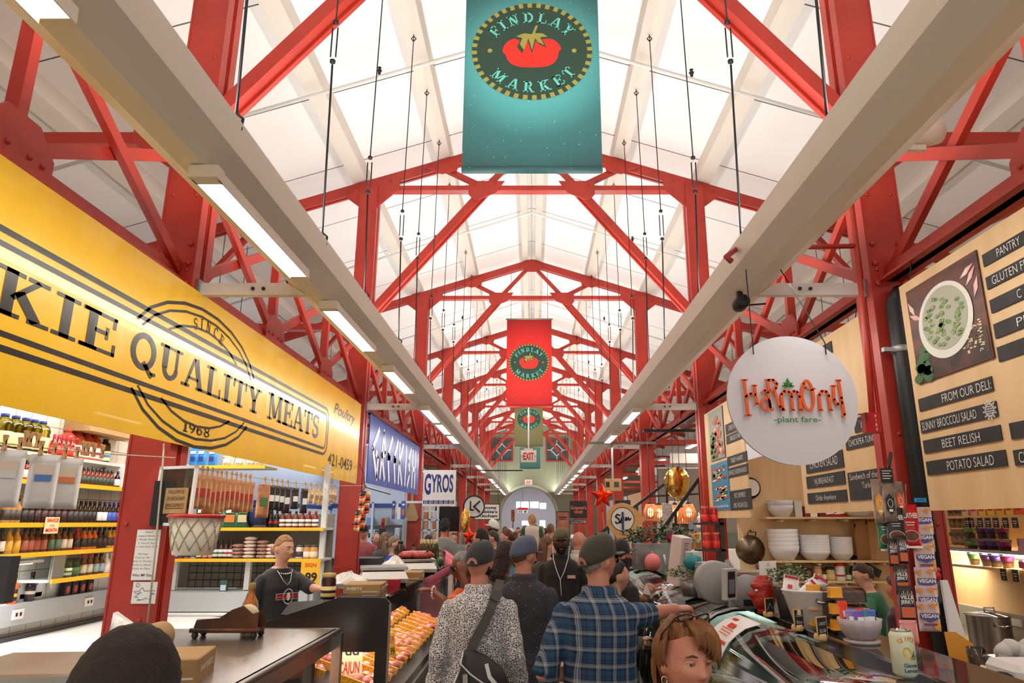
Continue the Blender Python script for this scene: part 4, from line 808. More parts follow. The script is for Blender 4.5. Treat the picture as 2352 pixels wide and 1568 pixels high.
def crumple(c, r, h, lab, n=14, seed=1, mt=None):
 rr = random.Random(seed); m = MB(); rings = []
 for j, (k, zf) in enumerate(((1, 0), (.95, .3), (.7, .65), (.35, .9), (.08, 1))): rings.append([V(c) + V((r[0] * k * math.cos(t) * (1 + .35 * (rr.random() - .5)), r[1] * k * math.sin(t) * (1 + .35 * (rr.random() - .5)), h * zf * (1 + .3 * (rr.random() - .5)) if j else 0)) for t in (2 * math.pi * i / n for i in range(n))])
 m.loft(rings, mt or FILM, True, False); return tag(m.build('plastic_bag'), lab, 'bag')
crumple(at(800, 1345, 5.15) * 1 + V((0, 0, 0)), (.16, .1), .1, 'crumpled white plastic wrap between the paper box and the first scale', seed=2).location.z = ZTF
crumple(V((at(905, 1310, 6.15).x, 6.15, ZTF)), (.14, .1), .16, 'crumpled clear plastic bag beside the farther paper box', seed=3)
q = V((at(753, 1372, 4.62).x, 4.62, 0)); q.z = zz(-.44) - (-1.17 - q.x) * .32 if q.x < -1.17 else ZTF
bottle('jar', (q.x, q.y, q.z + .012), .045, .155, (60, 16, 22), (236, 208, 130), (200, 170, 90), 'glass jar of dark red preserve on the near end of the black case', 'jar', accent=(40, 34, 30), nn=20)
# red tin under scale, tablet
c = V((at(905, 1345, 5.2).x, 5.2, ZTF)); tag(MB().box(c + V((-.04, -.03, 0)), c + V((.04, .03, .05)), cm((176, 24, 34))).build('snack_tin'), 'small red packet beside the first scale', 'packet')
c = at(694, 1400, 4.75); f = Fr(c, (1, .1, .05), (0, .8, .45)); m = MB(); m.prism([(-.12, -.06), (.12, -.06), (.13, .07), (-.09, .07)], f, 0, .015, BLACK); o = m.build('tablet_screen'); tag(o, 'dark flat screen lying on the sloping rear of the black case', 'screen')
# bottles at the far end of the far case
for i, (px, y, sh, r, h, b, l, cp, lab, ac) in enumerate((
 (918, 6.95, 'jug', .062, .27, (58, 30, 18), (232, 226, 212), (20, 20, 20), 'big brown glass jug with a cream label at the far end of the black case', (60, 60, 60)),
 (948, 7.05, 'wine', .034, .26, (120, 66, 24), (214, 170, 90), (20, 20, 22), 'tall amber bottle with a black neck beside the brown jug', None),
 (960, 6.75, 'slim', .032, .22, (40, 34, 24), (232, 232, 224), (22, 22, 22), 'dark bottle with a white label and black cap, left of a matching pair', (60, 60, 60)),
 (972, 6.78, 'slim', .032, .22, (40, 34, 24), (232, 232, 224), (22, 22, 22), 'dark bottle with a white label and black cap, right of a matching pair', (60, 60, 60)),
 (981, 6.5, 'slim', .026, .21, (70, 26, 18), (70, 110, 170), (16, 16, 18), 'thin hot sauce bottle with a red and blue label before the dark pair', (206, 40, 34)),
 (993, 6.9, 'jar', .04, .1, (150, 190, 220), (90, 150, 210), (230, 230, 236), 'small pale blue jar at the far end of the black case', None))):
 bottle(sh, (at(px, 1290, y).x, y, ZTF), r, h, b, l, cp, lab, group=None, accent=ac)
p = bottle('wine', (at(966, 1280, 7.5).x, 7.5, ZTF), .026, .27, glass('green_oil', (190, 180, 70), .8), None, (214, 190, 130), 'slim clear oil bottle with a cork in a cluster at the far end', group='corked oil bottles')
row(p, [(at(px, 1280, y).x, y, ZTF) for px, y in ((975, 7.6), (984, 7.45), (990, 7.65), (998, 7.5), (1003, 7.7), (971, 7.8), (981, 7.75))])
c = V((at(1012, 1290, 7.3).x, 7.3, ZTF)); o = MB().lathe([(.034, 0), (.05, .16)], c, CLEAR, 16).build('plastic_cup'); tag(o, 'clear plastic cup of green herbs by the oil bottles', 'cup'); m = MB(); HERB = mat('herb_green', (110, 130, 96), .6, c2=(160, 170, 130), nscale=40); lump(m, c + V((0, 0, .06)), (.035, .035, .05), HERB, 3); m.build('herbs', o)
# near case: label dispenser, sauce bottle, boxes, wrap roll, big scale
ZTN = zz(-.58); RUST = mat('rusty_iron', (60, 44, 34), .5, .4, c2=(116, 70, 40), nscale=6)
c = V((at(525, 1450, 3.9).x, 3.9, ZTN)); f = Fr((0, c.y, 0), (1, 0, 0), (0, 0, 1)); o = thing('tape_dispenser', 'old dark iron label dispenser with a paper roll on the steel top', 'dispenser', c)
w_ = at(600, 1440, 3.9).x - c.x; m = MB(); out = [(-w_, .035), (w_ * .98, .035), (w_, .13), (w_ * .8, .12), (w_ * .5, .16), (w_ * .15, .14), (-w_ * .2, .1), (-w_ * .9, .09)]
for dy in (-.05, .045): m.prism([(c.x + a, c.z + b) for a, b in out], f, -dy, -dy - .008, RUST)
m.box((c.x - w_, c.y - .05, c.z + .03), (c.x + w_, c.y + .053, c.z + .045), RUST); m.build('body', o)
MB().lathe([(.055, -.03), (.055, .035)], (c.x + w_ * .5, c.y, c.z + .105), mat('paper_roll', (222, 200, 160), .7), 18, True, 'y').build('paper_roll', o)
m = MB(); m.tube([(c.x - w_ * 1.05, c.y - .055, c.z + .04), (c.x + w_ * 1.05, c.y - .055, c.z + .04)], .012, RUST, 8)
for sx in (-.9, .9):
 for sy in (-.05, .05): m.sph((c.x + sx * w_, c.y + sy, c.z + .016), .018, BLACK, 8, 6)
m.build('foot_rail', o); MB().box((c.x - w_ * .95, c.y - .03, c.z + .09), (c.x + w_ * .1, c.y + .03, c.z + .095), PAPER).build('label_strip', o)
bottle('sauce', (at(571, 1440, 4.08).x, 4.08, ZTN), .04, .255, (190, 110, 48), (70, 104, 90), (150, 110, 40), 'amber sauce bottle with a green label behind the label dispenser', nn=20, lr=(.08, .56))
c = V((at(425, 1525, 2.95).x, 2.95, ZTN)); cartonbox(c, .16, .3, .085, 'kraft box of snap sheets on the steel topped case', 'SNAP SHEETS', 12)
c = V((at(130, 1560, 2.25).x, 2.2, ZTN)); o = scale(c, 4, 'large grey white scale in the near left corner of the steel top', .5)
c = V((at(300, 1470, 3.2).x, 3.2, ZTN)); o = thing('film_roll', 'cardboard cored roll of wrapping film on the steel topped case', 'roll', c); m = MB(); m.lathe([(.03, 0), (.065, .001), (.065, .3), (.03, .301)], (c.x - .02, c.y, c.z + .066), KRAFT, 20, True, 'y'); m.build('core', o)
m = MB(); q = lambda px, py, yy: at(px, py, yy)
rings = [[q(262, 1395, 3.25), q(300, 1440, 3.2), q(272, 1470, 3.15), q(250, 1450, 3.2)], [q(272, 1392, 3.35), q(340, 1440, 3.35), q(330, 1470, 3.3), q(262, 1448, 3.3)], [q(330, 1440, 3.4), q(380, 1470, 3.4), q(380, 1500, 3.3), q(300, 1470, 3.35)], [q(395, 1478, 3.3), q(402, 1484, 3.3), q(400, 1500, 3.25), q(380, 1500, 3.3)]]
dzb = min(p.z for r_ in rings for p in r_) - ZTN - .002; m.loft([[p - V((0, 0, dzb)) for p in r_] for r_ in rings], FILM, True, True); tag(m.build('plastic_bag'), 'pale plastic bag draped over the film roll on the steel top', 'bag')
# ================================================================ left stall: back wall shelving
SHW = mat('shelf_white', (206, 206, 202), .5); TILE = mat('tile_white', (226, 226, 218), .3); XB = -4.25
def tilecol(nt, L, co):
 s = nt.nodes.new('ShaderNodeSeparateXYZ'); L(co, s.inputs[0]); c_ = nt.nodes.new('ShaderNodeCombineXYZ'); L(s.outputs[1], c_.inputs[0]); L(s.outputs[2], c_.inputs[1])
 b = nt.nodes.new('ShaderNodeTexBrick'); b.offset = 0; b.inputs['Scale'].default_value = 1; b.inputs['Brick Width'].default_value = .2; b.inputs['Row Height'].default_value = .13; b.inputs['Mortar Size'].default_value = .004
 b.inputs['Color1'].default_value = lin((232, 230, 220)); b.inputs['Color2'].default_value = lin((226, 224, 212)); b.inputs['Mortar'].default_value = lin((140, 134, 120)); L(c_.outputs[0], b.inputs['Vector']); return b.outputs[0]
TILEM = node_mat('white_tiles', tilecol, .3)
o = S(MB().box((XB - .36, 1.5, 0), (XB - .32, 8.3, zz(1.4)), TILEM).build('wall_stall_back'), 'white tiled back wall of the left stall', 'wall')
GREYP = mat('grey_panel', (176, 180, 184), .4)
m = MB(); m.box((XB - .32, 1.5, zz(-.86)), (XB - .22, 8.2, zz(-.68)), GREYP); o = tag(m.build('wiring_duct'), 'grey duct with outlets along the tiled left back wall', 'duct')
for y in (5.9, 6.35, 7.35): m = MB(); m.box((XB - .218, y, zz(-.81)), (XB - .205, y + .13, zz(-.73)), PAPER); m.box((XB - .205, y + .03, zz(-.785)), (XB - .2, y + .05, zz(-.755)), BLACK); m.box((XB - .205, y + .08, zz(-.785)), (XB - .2, y + .1, zz(-.755)), BLACK); m.build('outlet', o)
m = MB(); m.box((XB - .3, 1.6, zz(-1.02)), (-2.95, 7.95, zz(-.98)), WHT); o = tag(m.build('work_table'), 'long white work table along the left back wall', 'table')
[MB().box((x - .03, y - .03, 0), (x + .03, y + .03, zz(-1.02)), GREY).build('leg', o) for x in (XB - .2, -3.05) for y in (1.8, 4.6, 7.8)]; MB().box((-2.95, 1.6, zz(-1.06)), (-2.9, 7.95, zz(-.975)), DARK).box((XB - .3, 1.6, zz(-.98)), (XB - .2, 7.95, zz(-.95)), DARK).build('edge_band', o)
area('stall_fill_light', (-3.5, 6.2, zz(1.75)), (0, R(8), 0), .5, 4, 95, (1, .97, .92))  # added fill without a fixture, brightens the left stall from behind the banner
area('stall_shelf_light', (XB - .1, 5.4, zz(-.34)), (0, R(25), 0), .1, 1.7, 26, (.96, .98, 1))
o = tag(MB().box((XB - .25, 4.4, zz(-.335)), (XB - .02, 6.35, zz(-.31)), GREYP).build('shelf_light'), 'lit strip light under the lowest yellow shelf on the left', 'light'); MB().box((XB - .2, 4.45, zz(-.345)), (XB - .08, 6.3, zz(-.336)), LAMP).build('lamp_tube', o)
sh = thing('wall_shelving', 'yellow edged wall shelves of sauces at the back of the left stall', 'shelves', (XB, 6, zz(-.5)))
SZ = [.355, -.0, -.245, -.485]
for i, z in enumerate(SZ):
 y0 = 3.2 if i < 3 else 6.45; m = MB(); m.box((XB - .3, y0, zz(z) - .03), (XB, 7.95, zz(z) - .005), SHW); s_ = m.build('shelf_board', sh); MB().box((XB - .002, y0, zz(z) - .038), (XB + .012, 7.95, zz(z)), YSHELF).build('yellow_edge', s_)
[MB().box((XB - .31, y - .02, zz(-.6)), (XB - .28, y + .02, zz(.9)), SHW).build('upright', sh) for y in (3.3, 5.1, 6.9, 7.9)]
def ys(px): return XB * 0 + (-(XB - .07)) / ((1217 - px) / 1643.6)      # where a pixel column meets the front of the shelves
def brow(z, items, r, h, shape, lab, grp, xoff=-.07):
 """items: list of (px, body, label, cap); same coloured ones are copies"""
 pro = {}
 for px, b, l, c_, ac in items:
  key = (b, l, c_, ac); p = (XB + xoff, ys(px), zz(z))
  if key in pro: copy_tree(pro[key][0], p)
  else: pro[key] = (bottle(shape, p, r, h, b, l, c_, '', group=''), len(pro)); o_ = pro[key][0]; cn = cname(b, l, c_); o_['label'] = lab % cn; o_['group'] = grp % cn
def cname(b, l, c_):
 def nm(c):
  r, g, bl = c; mx, mn = max(c), min(c)
  if mx < 60: return 'black'
  if mx - mn < 28: return 'white' if mx > 190 else 'grey'
  if r > 200 and g > 150 and bl < 140: return 'yellow' if g > 165 else 'tan'
  if r > g and r > bl: return ('purple' if bl > g + 20 else 'orange' if g > 80 and r > 180 else 'brown' if r < 150 and g > 30 else 'red')
  return 'green' if g >= bl else ('purple' if r > g + 20 else 'blue')
 return '%s bottle with a %s label and %s cap' % (nm(b), nm(l), nm(c_))
D_ = (34, 20, 18); WN = (52, 16, 20); BR = (96, 48, 24); OG = (206, 96, 26); MU = (206, 150, 40); TN = (190, 140, 84); RD = (150, 34, 22); GN = (48, 70, 40)
brow(SZ[1], [(x, TN, (60, 50, 40), (24, 24, 24), None) for x in (4, 17, 30)] + [(x, D_, (40, 34, 32), (20, 20, 20), (200, 190, 160)) for x in (46, 60)] + [(x, WN, (60, 26, 28), (22, 18, 18), (214, 196, 170)) for x in (76, 92, 107, 122, 137)] + [(x, D_, (46, 42, 42), (24, 22, 22), (190, 180, 170)) for x in (152, 164, 176)] + [(x, D_, (30, 26, 28), (18, 18, 18), None) for x in (187, 197, 207)] + [(x, D_, (226, 226, 230), (30, 40, 120), (40, 60, 150)) for x in (219, 231)] + [(x, D_, (60, 90, 190), (34, 60, 180), (220, 200, 80)) for x in (242, 252)] + [(x, D_, (120, 50, 140), (60, 40, 130), (230, 190, 90)) for x in (263, 273, 283)] + [(x, RD, (210, 60, 50), (190, 40, 90), (230, 200, 90)) for x in (293, 301)], .033, .205, 'sauce', '%s on the second yellow shelf', '%s, second shelf')
brow(SZ[2], [(x, D_, (226, 222, 214), (20, 20, 20), (150, 30, 30)) for x in (5,)] + [(x, MU, (222, 180, 70), (150, 120, 60), (120, 70, 30)) for x in (22, 40)] + [(x, BR, (176, 100, 90), (26, 22, 20), (230, 220, 200)) for x in (58, 72, 86)] + [(x, BR, (190, 110, 90), (24, 20, 20), (236, 226, 210)) for x in (101,)] + [(x, BR, (90, 120, 100), (24, 20, 20), (226, 220, 200)) for x in (118, 133)] + [(x, BR, (206, 190, 170), (22, 20, 20), (120, 50, 40)) for x in (147, 160)] + [(x, RD, (40, 30, 28), (200, 30, 30), (226, 200, 160)) for x in (177,)] + [(x, OG, (40, 34, 32), (24, 20, 20), (240, 130, 40)) for x in (192, 204, 216)] + [(x, D_, (60, 40, 36), (22, 20, 20), (230, 110, 40)) for x in (228, 239)] + [(x, MU, (60, 50, 40), (22, 20, 20), (226, 170, 60)) for x in (250, 260, 270)] + [(x, RD, (150, 40, 30), (22, 20, 20), (240, 160, 60)) for x in (281, 292)], .036, .2, 'sauce', '%s on the third yellow shelf', '%s, third shelf')
brow(SZ[0], [(x, RD, (226, 216, 206), (24, 22, 22), (150, 40, 40)) for x in (6, 20, 34)] + [(x, (120, 34, 20), (50, 60, 44), (24, 22, 22), (210, 130, 40)) for x in (48, 160, 170, 180, 190)] + [(x, (120, 40, 20), (40, 60, 46), (30, 22, 20), (226, 150, 50)) for x in (200, 209, 218, 227, 236)] + [(x, D_, (230, 224, 224), (30, 26, 40), (90, 60, 120)) for x in (250, 266)], .03, .165, 'slim', '%s on the top yellow shelf', '%s, top shelf')
bottle('jar', (XB - .08, ys(165), zz(SZ[3])), .058, .16, GN, (206, 210, 180), (24, 40, 26), 'big green jar with a cream label on the lowest yellow shelf', 'jar', accent=(60, 110, 60)); bottle('jar', (XB - .08, ys(182), zz(SZ[3])), .058, .16, (38, 54, 34), (70, 110, 60), (24, 40, 26), 'dark green jar beside the cream labelled one on the lowest shelf', 'jar')
brow(SZ[3], [(200, BR, (206, 200, 180), (190, 36, 30), (90, 60, 40)), (214, BR, (206, 200, 180), (190, 36, 30), (90, 60, 40)), (228, BR, (150, 180, 190), (26, 22, 22), (240, 240, 236)), (240, BR, (150, 180, 190), (26, 22, 22), (240, 240, 236)), (252, (230, 226, 226), (226, 226, 230), (230, 230, 232), (40, 40, 70)), (264, (230, 226, 226), (226, 226, 230), (230, 230, 232), (40, 40, 70)), (277, (180, 20, 34), (214, 30, 46), (200, 30, 40), (240, 230, 230)), (290, (180, 20, 34), (214, 30, 46), (200, 30, 40), (240, 230, 230))], .04, .19, 'sauce', '%s on the lowest yellow shelf', '%s, lowest shelf')
# jugs on the upper shelf
m = MB(); m.box((XB - .38, 3.0, zz(.57)), (XB - .1, 7.9, zz(.6)), SHW); s_ = m.build('upper_shelf'); tag(s_, 'plain shelf above the sauces holding oil and ketchup jugs', 'shelf'); MB().box((XB - .34, 3.1, zz(-.6)), (XB - .31, 3.14, zz(.57)), SHW).build('upright', s_)
OIL = glass('pale_oil', (226, 220, 150), .9, .05)
p = bottle('jug', (XB - .24, ys(8), zz(.6)), .075, .3, OIL, (226, 214, 150), (34, 60, 140), 'clear jug of pale oil with a blue cap on the upper left shelf', 'jug', 'pale oil jugs', nn=16); row(p, [(XB - .24, ys(px), zz(.6)) for px in (34, 58, 78, 98)])
p = bottle('jug', (XB - .24, ys(160), zz(.6)), .075, .27, (176, 70, 56), (230, 220, 214), (190, 40, 36), 'pinkish red sauce jug on the upper left shelf', 'jug', 'red sauce jugs', accent=(200, 40, 60), nn=16); row(p, [(XB - .24, ys(px), zz(.6)) for px in (182, 203, 222)])
bottle('jug', (XB - .24, ys(248), zz(.6)), .06, .25, (52, 24, 22), (226, 220, 180), (20, 20, 20), 'dark sauce jug with a pale label at the end of the upper shelf', 'jug', accent=(70, 130, 170), nn=16)
p = bottle('slim', (XB - .15, ys(108), zz(.6)), .03, .19, (150, 30, 22), (214, 60, 40), (190, 30, 30), 'red hot sauce bottle in front of the jugs on the upper left shelf', group='red bottles before the jugs'); row(p, [(XB - .15, ys(px), zz(.6)) for px in (118, 129, 140, 150)])
def carton(c, w, d, h, mt, lab, fr=FXP, txt=None, name='carton'):
 m = MB(); rbox(m, V(c) + V((-w / 2, -d / 2, 0)), V(c) + V((w / 2, d / 2, h)), mt, .003); o = m.build(name, None, c)
 if txt: D2().text(txt, 0, h * .5, h * .16, INKB, 1).build('print', Fr(V(c) + fr.n * (w / 2 if fr is FXP else d / 2), fr.u, fr.v), o)
 return tag(o, lab, 'box')
carton((XB - .2, 7.2, zz(.87)), .3, .9, .22, KRAFT, 'large kraft carton above the red jugs on the left'); carton((XB - .16, ys(275), zz(SZ[0])), .2, .22, .24, WHT, 'white bin at the end of the top yellow shelf'); carton((XB - .03, ys(302), zz(SZ[0])), .05, .18, .14, YSHELF, 'small yellow box at the end of the top yellow shelf')
# wall posters, bottles on the duct
bottle('sauce', (XB - .26, ys(103), zz(-.68)), .036, .24, (226, 84, 24), (30, 26, 24), (24, 20, 20), 'orange hot sauce bottle standing against the white tiles', accent=(240, 150, 40)); bottle('sauce', (XB - .26, ys(140), zz(-.68)), .04, .25, (36, 22, 20), (44, 32, 32), (20, 20, 20), 'dark barbecue sauce bottle standing against the white tiles', accent=(190, 180, 170))
PBLU = mat('glove_blue', (60, 90, 210), .5)
for i, (px, py) in enumerate(((75, 1345), (70, 1388))):
 c = atx(px, py, XB - .315); f = Fr((XB - .315, c.y, c.z), (0, 1, 0), (0, 0, 1)); d = D2().rect(-.16, -.1, .14, .1, PAPER, 1).ell(.0, .02, .07, .035, PBLU, 2, 14).poly([(-.03, 0), (.04, .0), (.03, -.07), (-.02, -.08)], PBLU, 2); o = d.build('wall_poster', f, None); tag(o, 'white instruction poster with a blue glove, %s of two on the tiles' % ('upper' if i == 0 else 'lower'), 'poster')
for i, px in enumerate((214, 230, 246, 262)): c = (XB - .26, ys(px), zz(-.68)); m = MB(); rbox(m, V(c) + V((-.03, -.045, 0)), V(c) + V((.03, .045, .12)), cm((40, 22, 22)), .003); o = m.build('spice_box', None, c); D2().ell(.0, .055, .03, .035, cm((170, 80, 60)), 1, 12).build('print', Fr(V(c) + V((.031, 0, 0)), (0, 1, 0), (0, 0, 1)), o); tag(o, 'small dark box with a round red picture on the left wall duct', 'box', 'small dark boxes on the duct')
c = atx(137, 1300, XB); o = MB().box(c + V((-.02, -.1, -.14)), c + V((0, .1, .12)), CLEAR).build('sheet_holder'); tag(o, 'clear clipboard sheet hanging under the yellow shelf', 'clipboard'); MB().box(c + V((-.016, -.08, -.13)), c + V((-.006, .08, .1)), PAPER).build('sheet', o)
c = at(-28, 1335, 3.6); o = thing('card_screen', 'dark monitor on a jointed arm at the left edge of the stall', 'monitor', c); MB().box(c + V((-.12, -.03, -.1)), c + V((.12, .03, .12)), DARK).build('screen', o); MB().tube([c + V((0, .03, -.1)), c + V((-.06, .05, -.3)), (c.x - .06, c.y + .05, zz(-.58) - .4)], .02, BLACK, 8).build('arm', o)
sg = atx(118, 1206, XB + .02); o = MB().box(sg + V((0, -.09, -.07)), sg + V((.006, .09, .07)), TAGC).build('shelf_card'); tag(o, 'cream card with red lettering on the second yellow shelf', 'sign'); D2().text('SAUCE', 0, .045, .03, TAGR, 1, .03, .15).text('of the', 0, .0, .018, TAGR, 1, .01).text('MONTH', 0, -.04, .03, TAGR, 1, .03, .15).build('lettering', Fr(sg + V((.007, 0, 0)), (0, 1, 0), (0, 0, 1)), o)
# ---- unit two: shelves facing the aisle end
Y2 = 8.35
def x2(px, y=None): return (px - 1217) / 1643.6 * (y or Y2)
sh = thing('wall_shelving', 'yellow edged shelves of jars and beans facing down the aisle behind the worker', 'shelves', (-3.3, Y2, zz(-.95)))
U2 = [(.66, -4.2, -3.17), (-.055, -4.2, -2.42), (-.40, -4.2, -2.42)]
for z, a, b in U2: s_ = MB().box((a, Y2, zz(z) - .03), (b, Y2 + .4, zz(z) - .005), SHW).build('shelf_board', sh); MB().box((a, Y2 - .012, zz(z) - .036), (b, Y2 + .002, zz(z)), YSHELF).build('yellow_edge', s_)
MB().box((-4.25, Y2 + .4, zz(-.75)), (-2.42, Y2 + .43, zz(.1)), mat('grey_brown_back', (120, 112, 100), .6)).build('back_panel', sh)  # plain grey-brown panel behind the wire grid
[MB().box((x - .03, Y2 + .1, zz(-.75)), (x + .03, Y2 + .16, zz(q)), SHW).build('upright', sh) for x, q in ((-4.15, .68), (-2.46, .68), (-3.3, -.43), (-2.9, -.43))]
m = MB(); [m.tube([(-4.1 + i * .09, Y2 + .36, zz(-.74)), (-4.1 + i * .09, Y2 + .36, zz(-.43))], .004, CABLE, 4) for i in range(18)]; [m.tube([(-4.1, Y2 + .36, zz(-.74 + i * .08)), (-2.5, Y2 + .36, zz(-.74 + i * .08))], .004, CABLE, 4) for i in range(4)]; m.build('wire_grid', sh)
o = tag(MB().box((-4.25, Y2 - .12, zz(-.96)), (-2.45, Y2 + .4, zz(-.76)), GREYP).box((-4.25, Y2 - .3, zz(-1.3)), (-2.45, Y2 + .1, zz(-.97)), WHT).box((-4.2, Y2 - .2, 0), (-2.5, Y2 + .1, zz(-1.3)), WHT).build('cooler_cabinet'), 'low white cooler under the aisle-facing shelves of the left stall', 'cooler')
bot2 = lambda px, z, dy=.1: (x2(px, Y2 + dy), Y2 + dy, zz(z))
BAGB = mat('bag_blue', (34, 130, 206), .4); RICE = mat('rice_bag', (222, 206, 176), .5, c2=(190, 150, 100), nscale=50); GRB = mat('bag_green', (30, 96, 58), .4)
for i, px in enumerate((424, 443, 468)): pouch(bot2(px, .66), .11, .22, .07, BAGB, FC, 'blue coffee bag on the top shelf behind the worker', 'bag', 'blue coffee bags', [((-.3, .65, .3, .8), PAPER), ((-.25, .25, .25, .5), NAVY)], rs=i)
for i, px in enumerate((505, 533, 560, 580)): pouch(bot2(px, .66), .13, .12, .07, RICE, FC, 'clear bag of dry noodles on the top shelf behind the worker', 'bag', 'noodle bags', [((-.3, .3, .3, .7), PAPER)], rs=i)
for i, (px, cc) in enumerate(((460, (60, 90, 160)), (495, (190, 60, 60)), (525, (206, 120, 60)), (555, (206, 190, 150)))): pouch(bot2(px, -.055), .16, .24, .06, GRB, FC, 'green pouch with a %s picture on the middle shelf' % ('blue', 'red', 'orange', 'cream')[i], 'bag', None, [((-.36, .25, .36, .6), cm(cc, .5)), ((-.3, .7, .3, .85), PAPER)], rs=i)
c = V(bot2(592, -.055, .12)); o = thing('twine_spool', 'dark blue spool of twine on the middle shelf', 'spool', c); MB().lathe([(.1, -.1), (.1, .1)], c + V((0, 0, .13)), cm((24, 44, 84), .7), 20, True, 'x').build('twine', o); [MB().lathe([(.13, q), (.13, q + .012)], c + V((0, 0, .13)), BLACK, 20, False, 'x').build('flange', o) for q in (-.11, .1)]
p = bottle('sauce', bot2(617, -.055), .032, .2, (30, 20, 20), (30, 22, 24), (22, 20, 20), 'dark bottle with a red spot by the blue spool', group='dark bottles by the spool', accent=(190, 30, 40)); row(p, [bot2(631, -.055)])
p = bottle('sauce', bot2(645, -.055), .038, .19, (110, 40, 26), (226, 222, 214), (30, 24, 22), 'brown sauce bottle with a white label and dark cap on the middle shelf', group='white label bottles, dark caps', accent=(90, 70, 60)); row(p, [bot2(660, -.055), bot2(675, -.055)])
p = bottle('sauce', bot2(690, -.055), .038, .19, (120, 30, 22), (226, 222, 214), (200, 30, 34), 'brown sauce bottle with a white label and red cap on the middle shelf', group='white label bottles, red caps', accent=(90, 70, 60)); row(p, [bot2(705, -.055), bot2(720, -.055)])
for i, (px, b, l, cp) in enumerate(((409, (60, 30, 90), (190, 170, 210), (26, 26, 30)), (421, (190, 40, 40), (60, 60, 140), (30, 26, 26)), (434, (200, 140, 40), (40, 40, 44), (190, 30, 30)), (449, (226, 214, 190), (70, 90, 150), (200, 60, 50)), (462, (60, 44, 30), (226, 214, 160), (40, 34, 30)), (476, (150, 80, 60), (220, 150, 130), (170, 120, 60)), (489, (160, 86, 64), (220, 160, 140), (170, 120, 60)))): bottle('jar', bot2(px, -.4), .032, .13, b, l, cp, 'small jar with %s label on the lower shelf, %s from the left' % (('a violet', 'a navy', 'a black', 'a blue', 'a cream', 'a pink', 'a pale pink')[i], ('first', 'second', 'third', 'fourth', 'fifth', 'sixth', 'seventh')[i]), 'jar')
p = bottle('sauce', bot2(499, -.4), .034, .2, (60, 34, 26), (214, 224, 226), (24, 22, 22), 'brown bottle with a white and green label on the lower shelf', group='white and green label bottles', accent=(60, 120, 80)); row(p, [bot2(511, -.4)]); p = bottle('sauce', bot2(522, -.4), .034, .2, (70, 28, 26), (214, 224, 226), (24, 22, 22), 'brown bottle with a white and red label on the lower shelf', group='white and red label bottles', accent=(170, 40, 50)); row(p, [bot2(533, -.4)])
BEAN = mat('bean_bag', (130, 84, 70), .4, c2=(206, 170, 150), nscale=60); BEANW = mat('white_bean_bag', (232, 214, 200), .4, c2=(206, 176, 160), nscale=60)
for j, (px, mt, cn, n) in enumerate(((548, BEAN, 'brown', 4), (575, BEANW, 'white', 6), (605, BEAN, 'dark brown', 5), (626, BEANW, 'pale', 4))):
 for q in range(n):
  m = MB(); c = V(bot2(px, -.4, .12)) + V((.008 * (q % 2), 0, .02 + .04 * q)); m.sph(c, (.075, .07, .022), mt, 12, 6); tag(m.build('bean_bag'), 'flat bag of %s beans in the stack on the lower shelf' % cn, 'bag', '%s bean bags' % cn)
for px, b, l in ((690, (226, 222, 210), (60, 50, 50)), (707, (206, 150, 90), (230, 220, 200)), (722, (214, 160, 100), (230, 210, 180))): bottle('jar', bot2(px, -.4), .045, .15, b, l, (90, 84, 76), 'pale preserve jar at the right end of the lower shelf, %s' % {690: 'with a dark label', 707: 'middle one', 722: 'rightmost'}[px], 'jar')
c = V(bot2(526, -.76, .05)); tag(MB().box(c + V((-.04, -.02, 0)), c + V((.04, .02, .12)), cm((70, 90, 80))).box(c + V((-.03, -.025, .01)), c + V((.03, -.02, .07)), cm((190, 214, 240), .3)).build('card_terminal'), 'small card terminal on the cooler behind the amber sauce bottle', 'terminal')
c = at(712, 1320, 7.6); o = MB().box(c + V((-.1, 0, -.13)), c + V((.1, .006, .16)), TAGY).build('price_poster'); tag(o, 'yellow price poster with red and black print behind the worker', 'poster'); D2().text('SIGN', 0, .1, .04, TAGR, 1, .02).text('.99', .0, -.02, .09, INKB, 1, .03).build('lettering', Fr(c + V((0, -.001, 0)), (1, 0, 0), (0, 0, 1)), o)
MB().box(c + V((-.01, 0, -.13)), (c.x + .01, c.y + .004, 0), GREY).build('stand', o)
# ---- clotheslines of hanging bags
PIN = mat('clothespin_wood', (190, 146, 96), .7); JERK = mat('brown_paper_bag', (196, 140, 92), .6, c2=(150, 92, 56), nscale=12); ROPE = mat('twine', (190, 180, 160), .8); GBAG = mat('grey_bag', (196, 192, 188), .5, bump=.3, bscale=14)
def pin(m, p, ang): m.bar(p + V((0, -.008, -.055)), p + V((0, .004 + .012 * ang, .02)), .012, .01, PIN).bar(p + V((0, .012, -.055)), p + V((0, .0 - .012 * ang, .02)), .012, .01, PIN)
xl = -2.5; la, lb = V((xl, 5.2, zz(.40))), V((xl, 10.45, zz(.53)))
def lp(y): t = (y - la.y) / (lb.y - la.y); q = la.lerp(lb, t); q.z -= .05 * math.sin(t * math.pi); return q
o = tag(MB().tube([lp(la.y + (lb.y - la.y) * i / 10) for i in range(11)], .004, ROPE, 5).build('clothesline'), 'clothesline of hanging snack bags strung between the first two left columns', 'line')
rr = random.Random(8); seq = [430, 447, 458, 470, 482, 492, 504, 516, 527, 538, 549, 560, 595, 612, 624, 636, 649, 668, 690, 704, 716, 726, 735, 744, 752, 759]
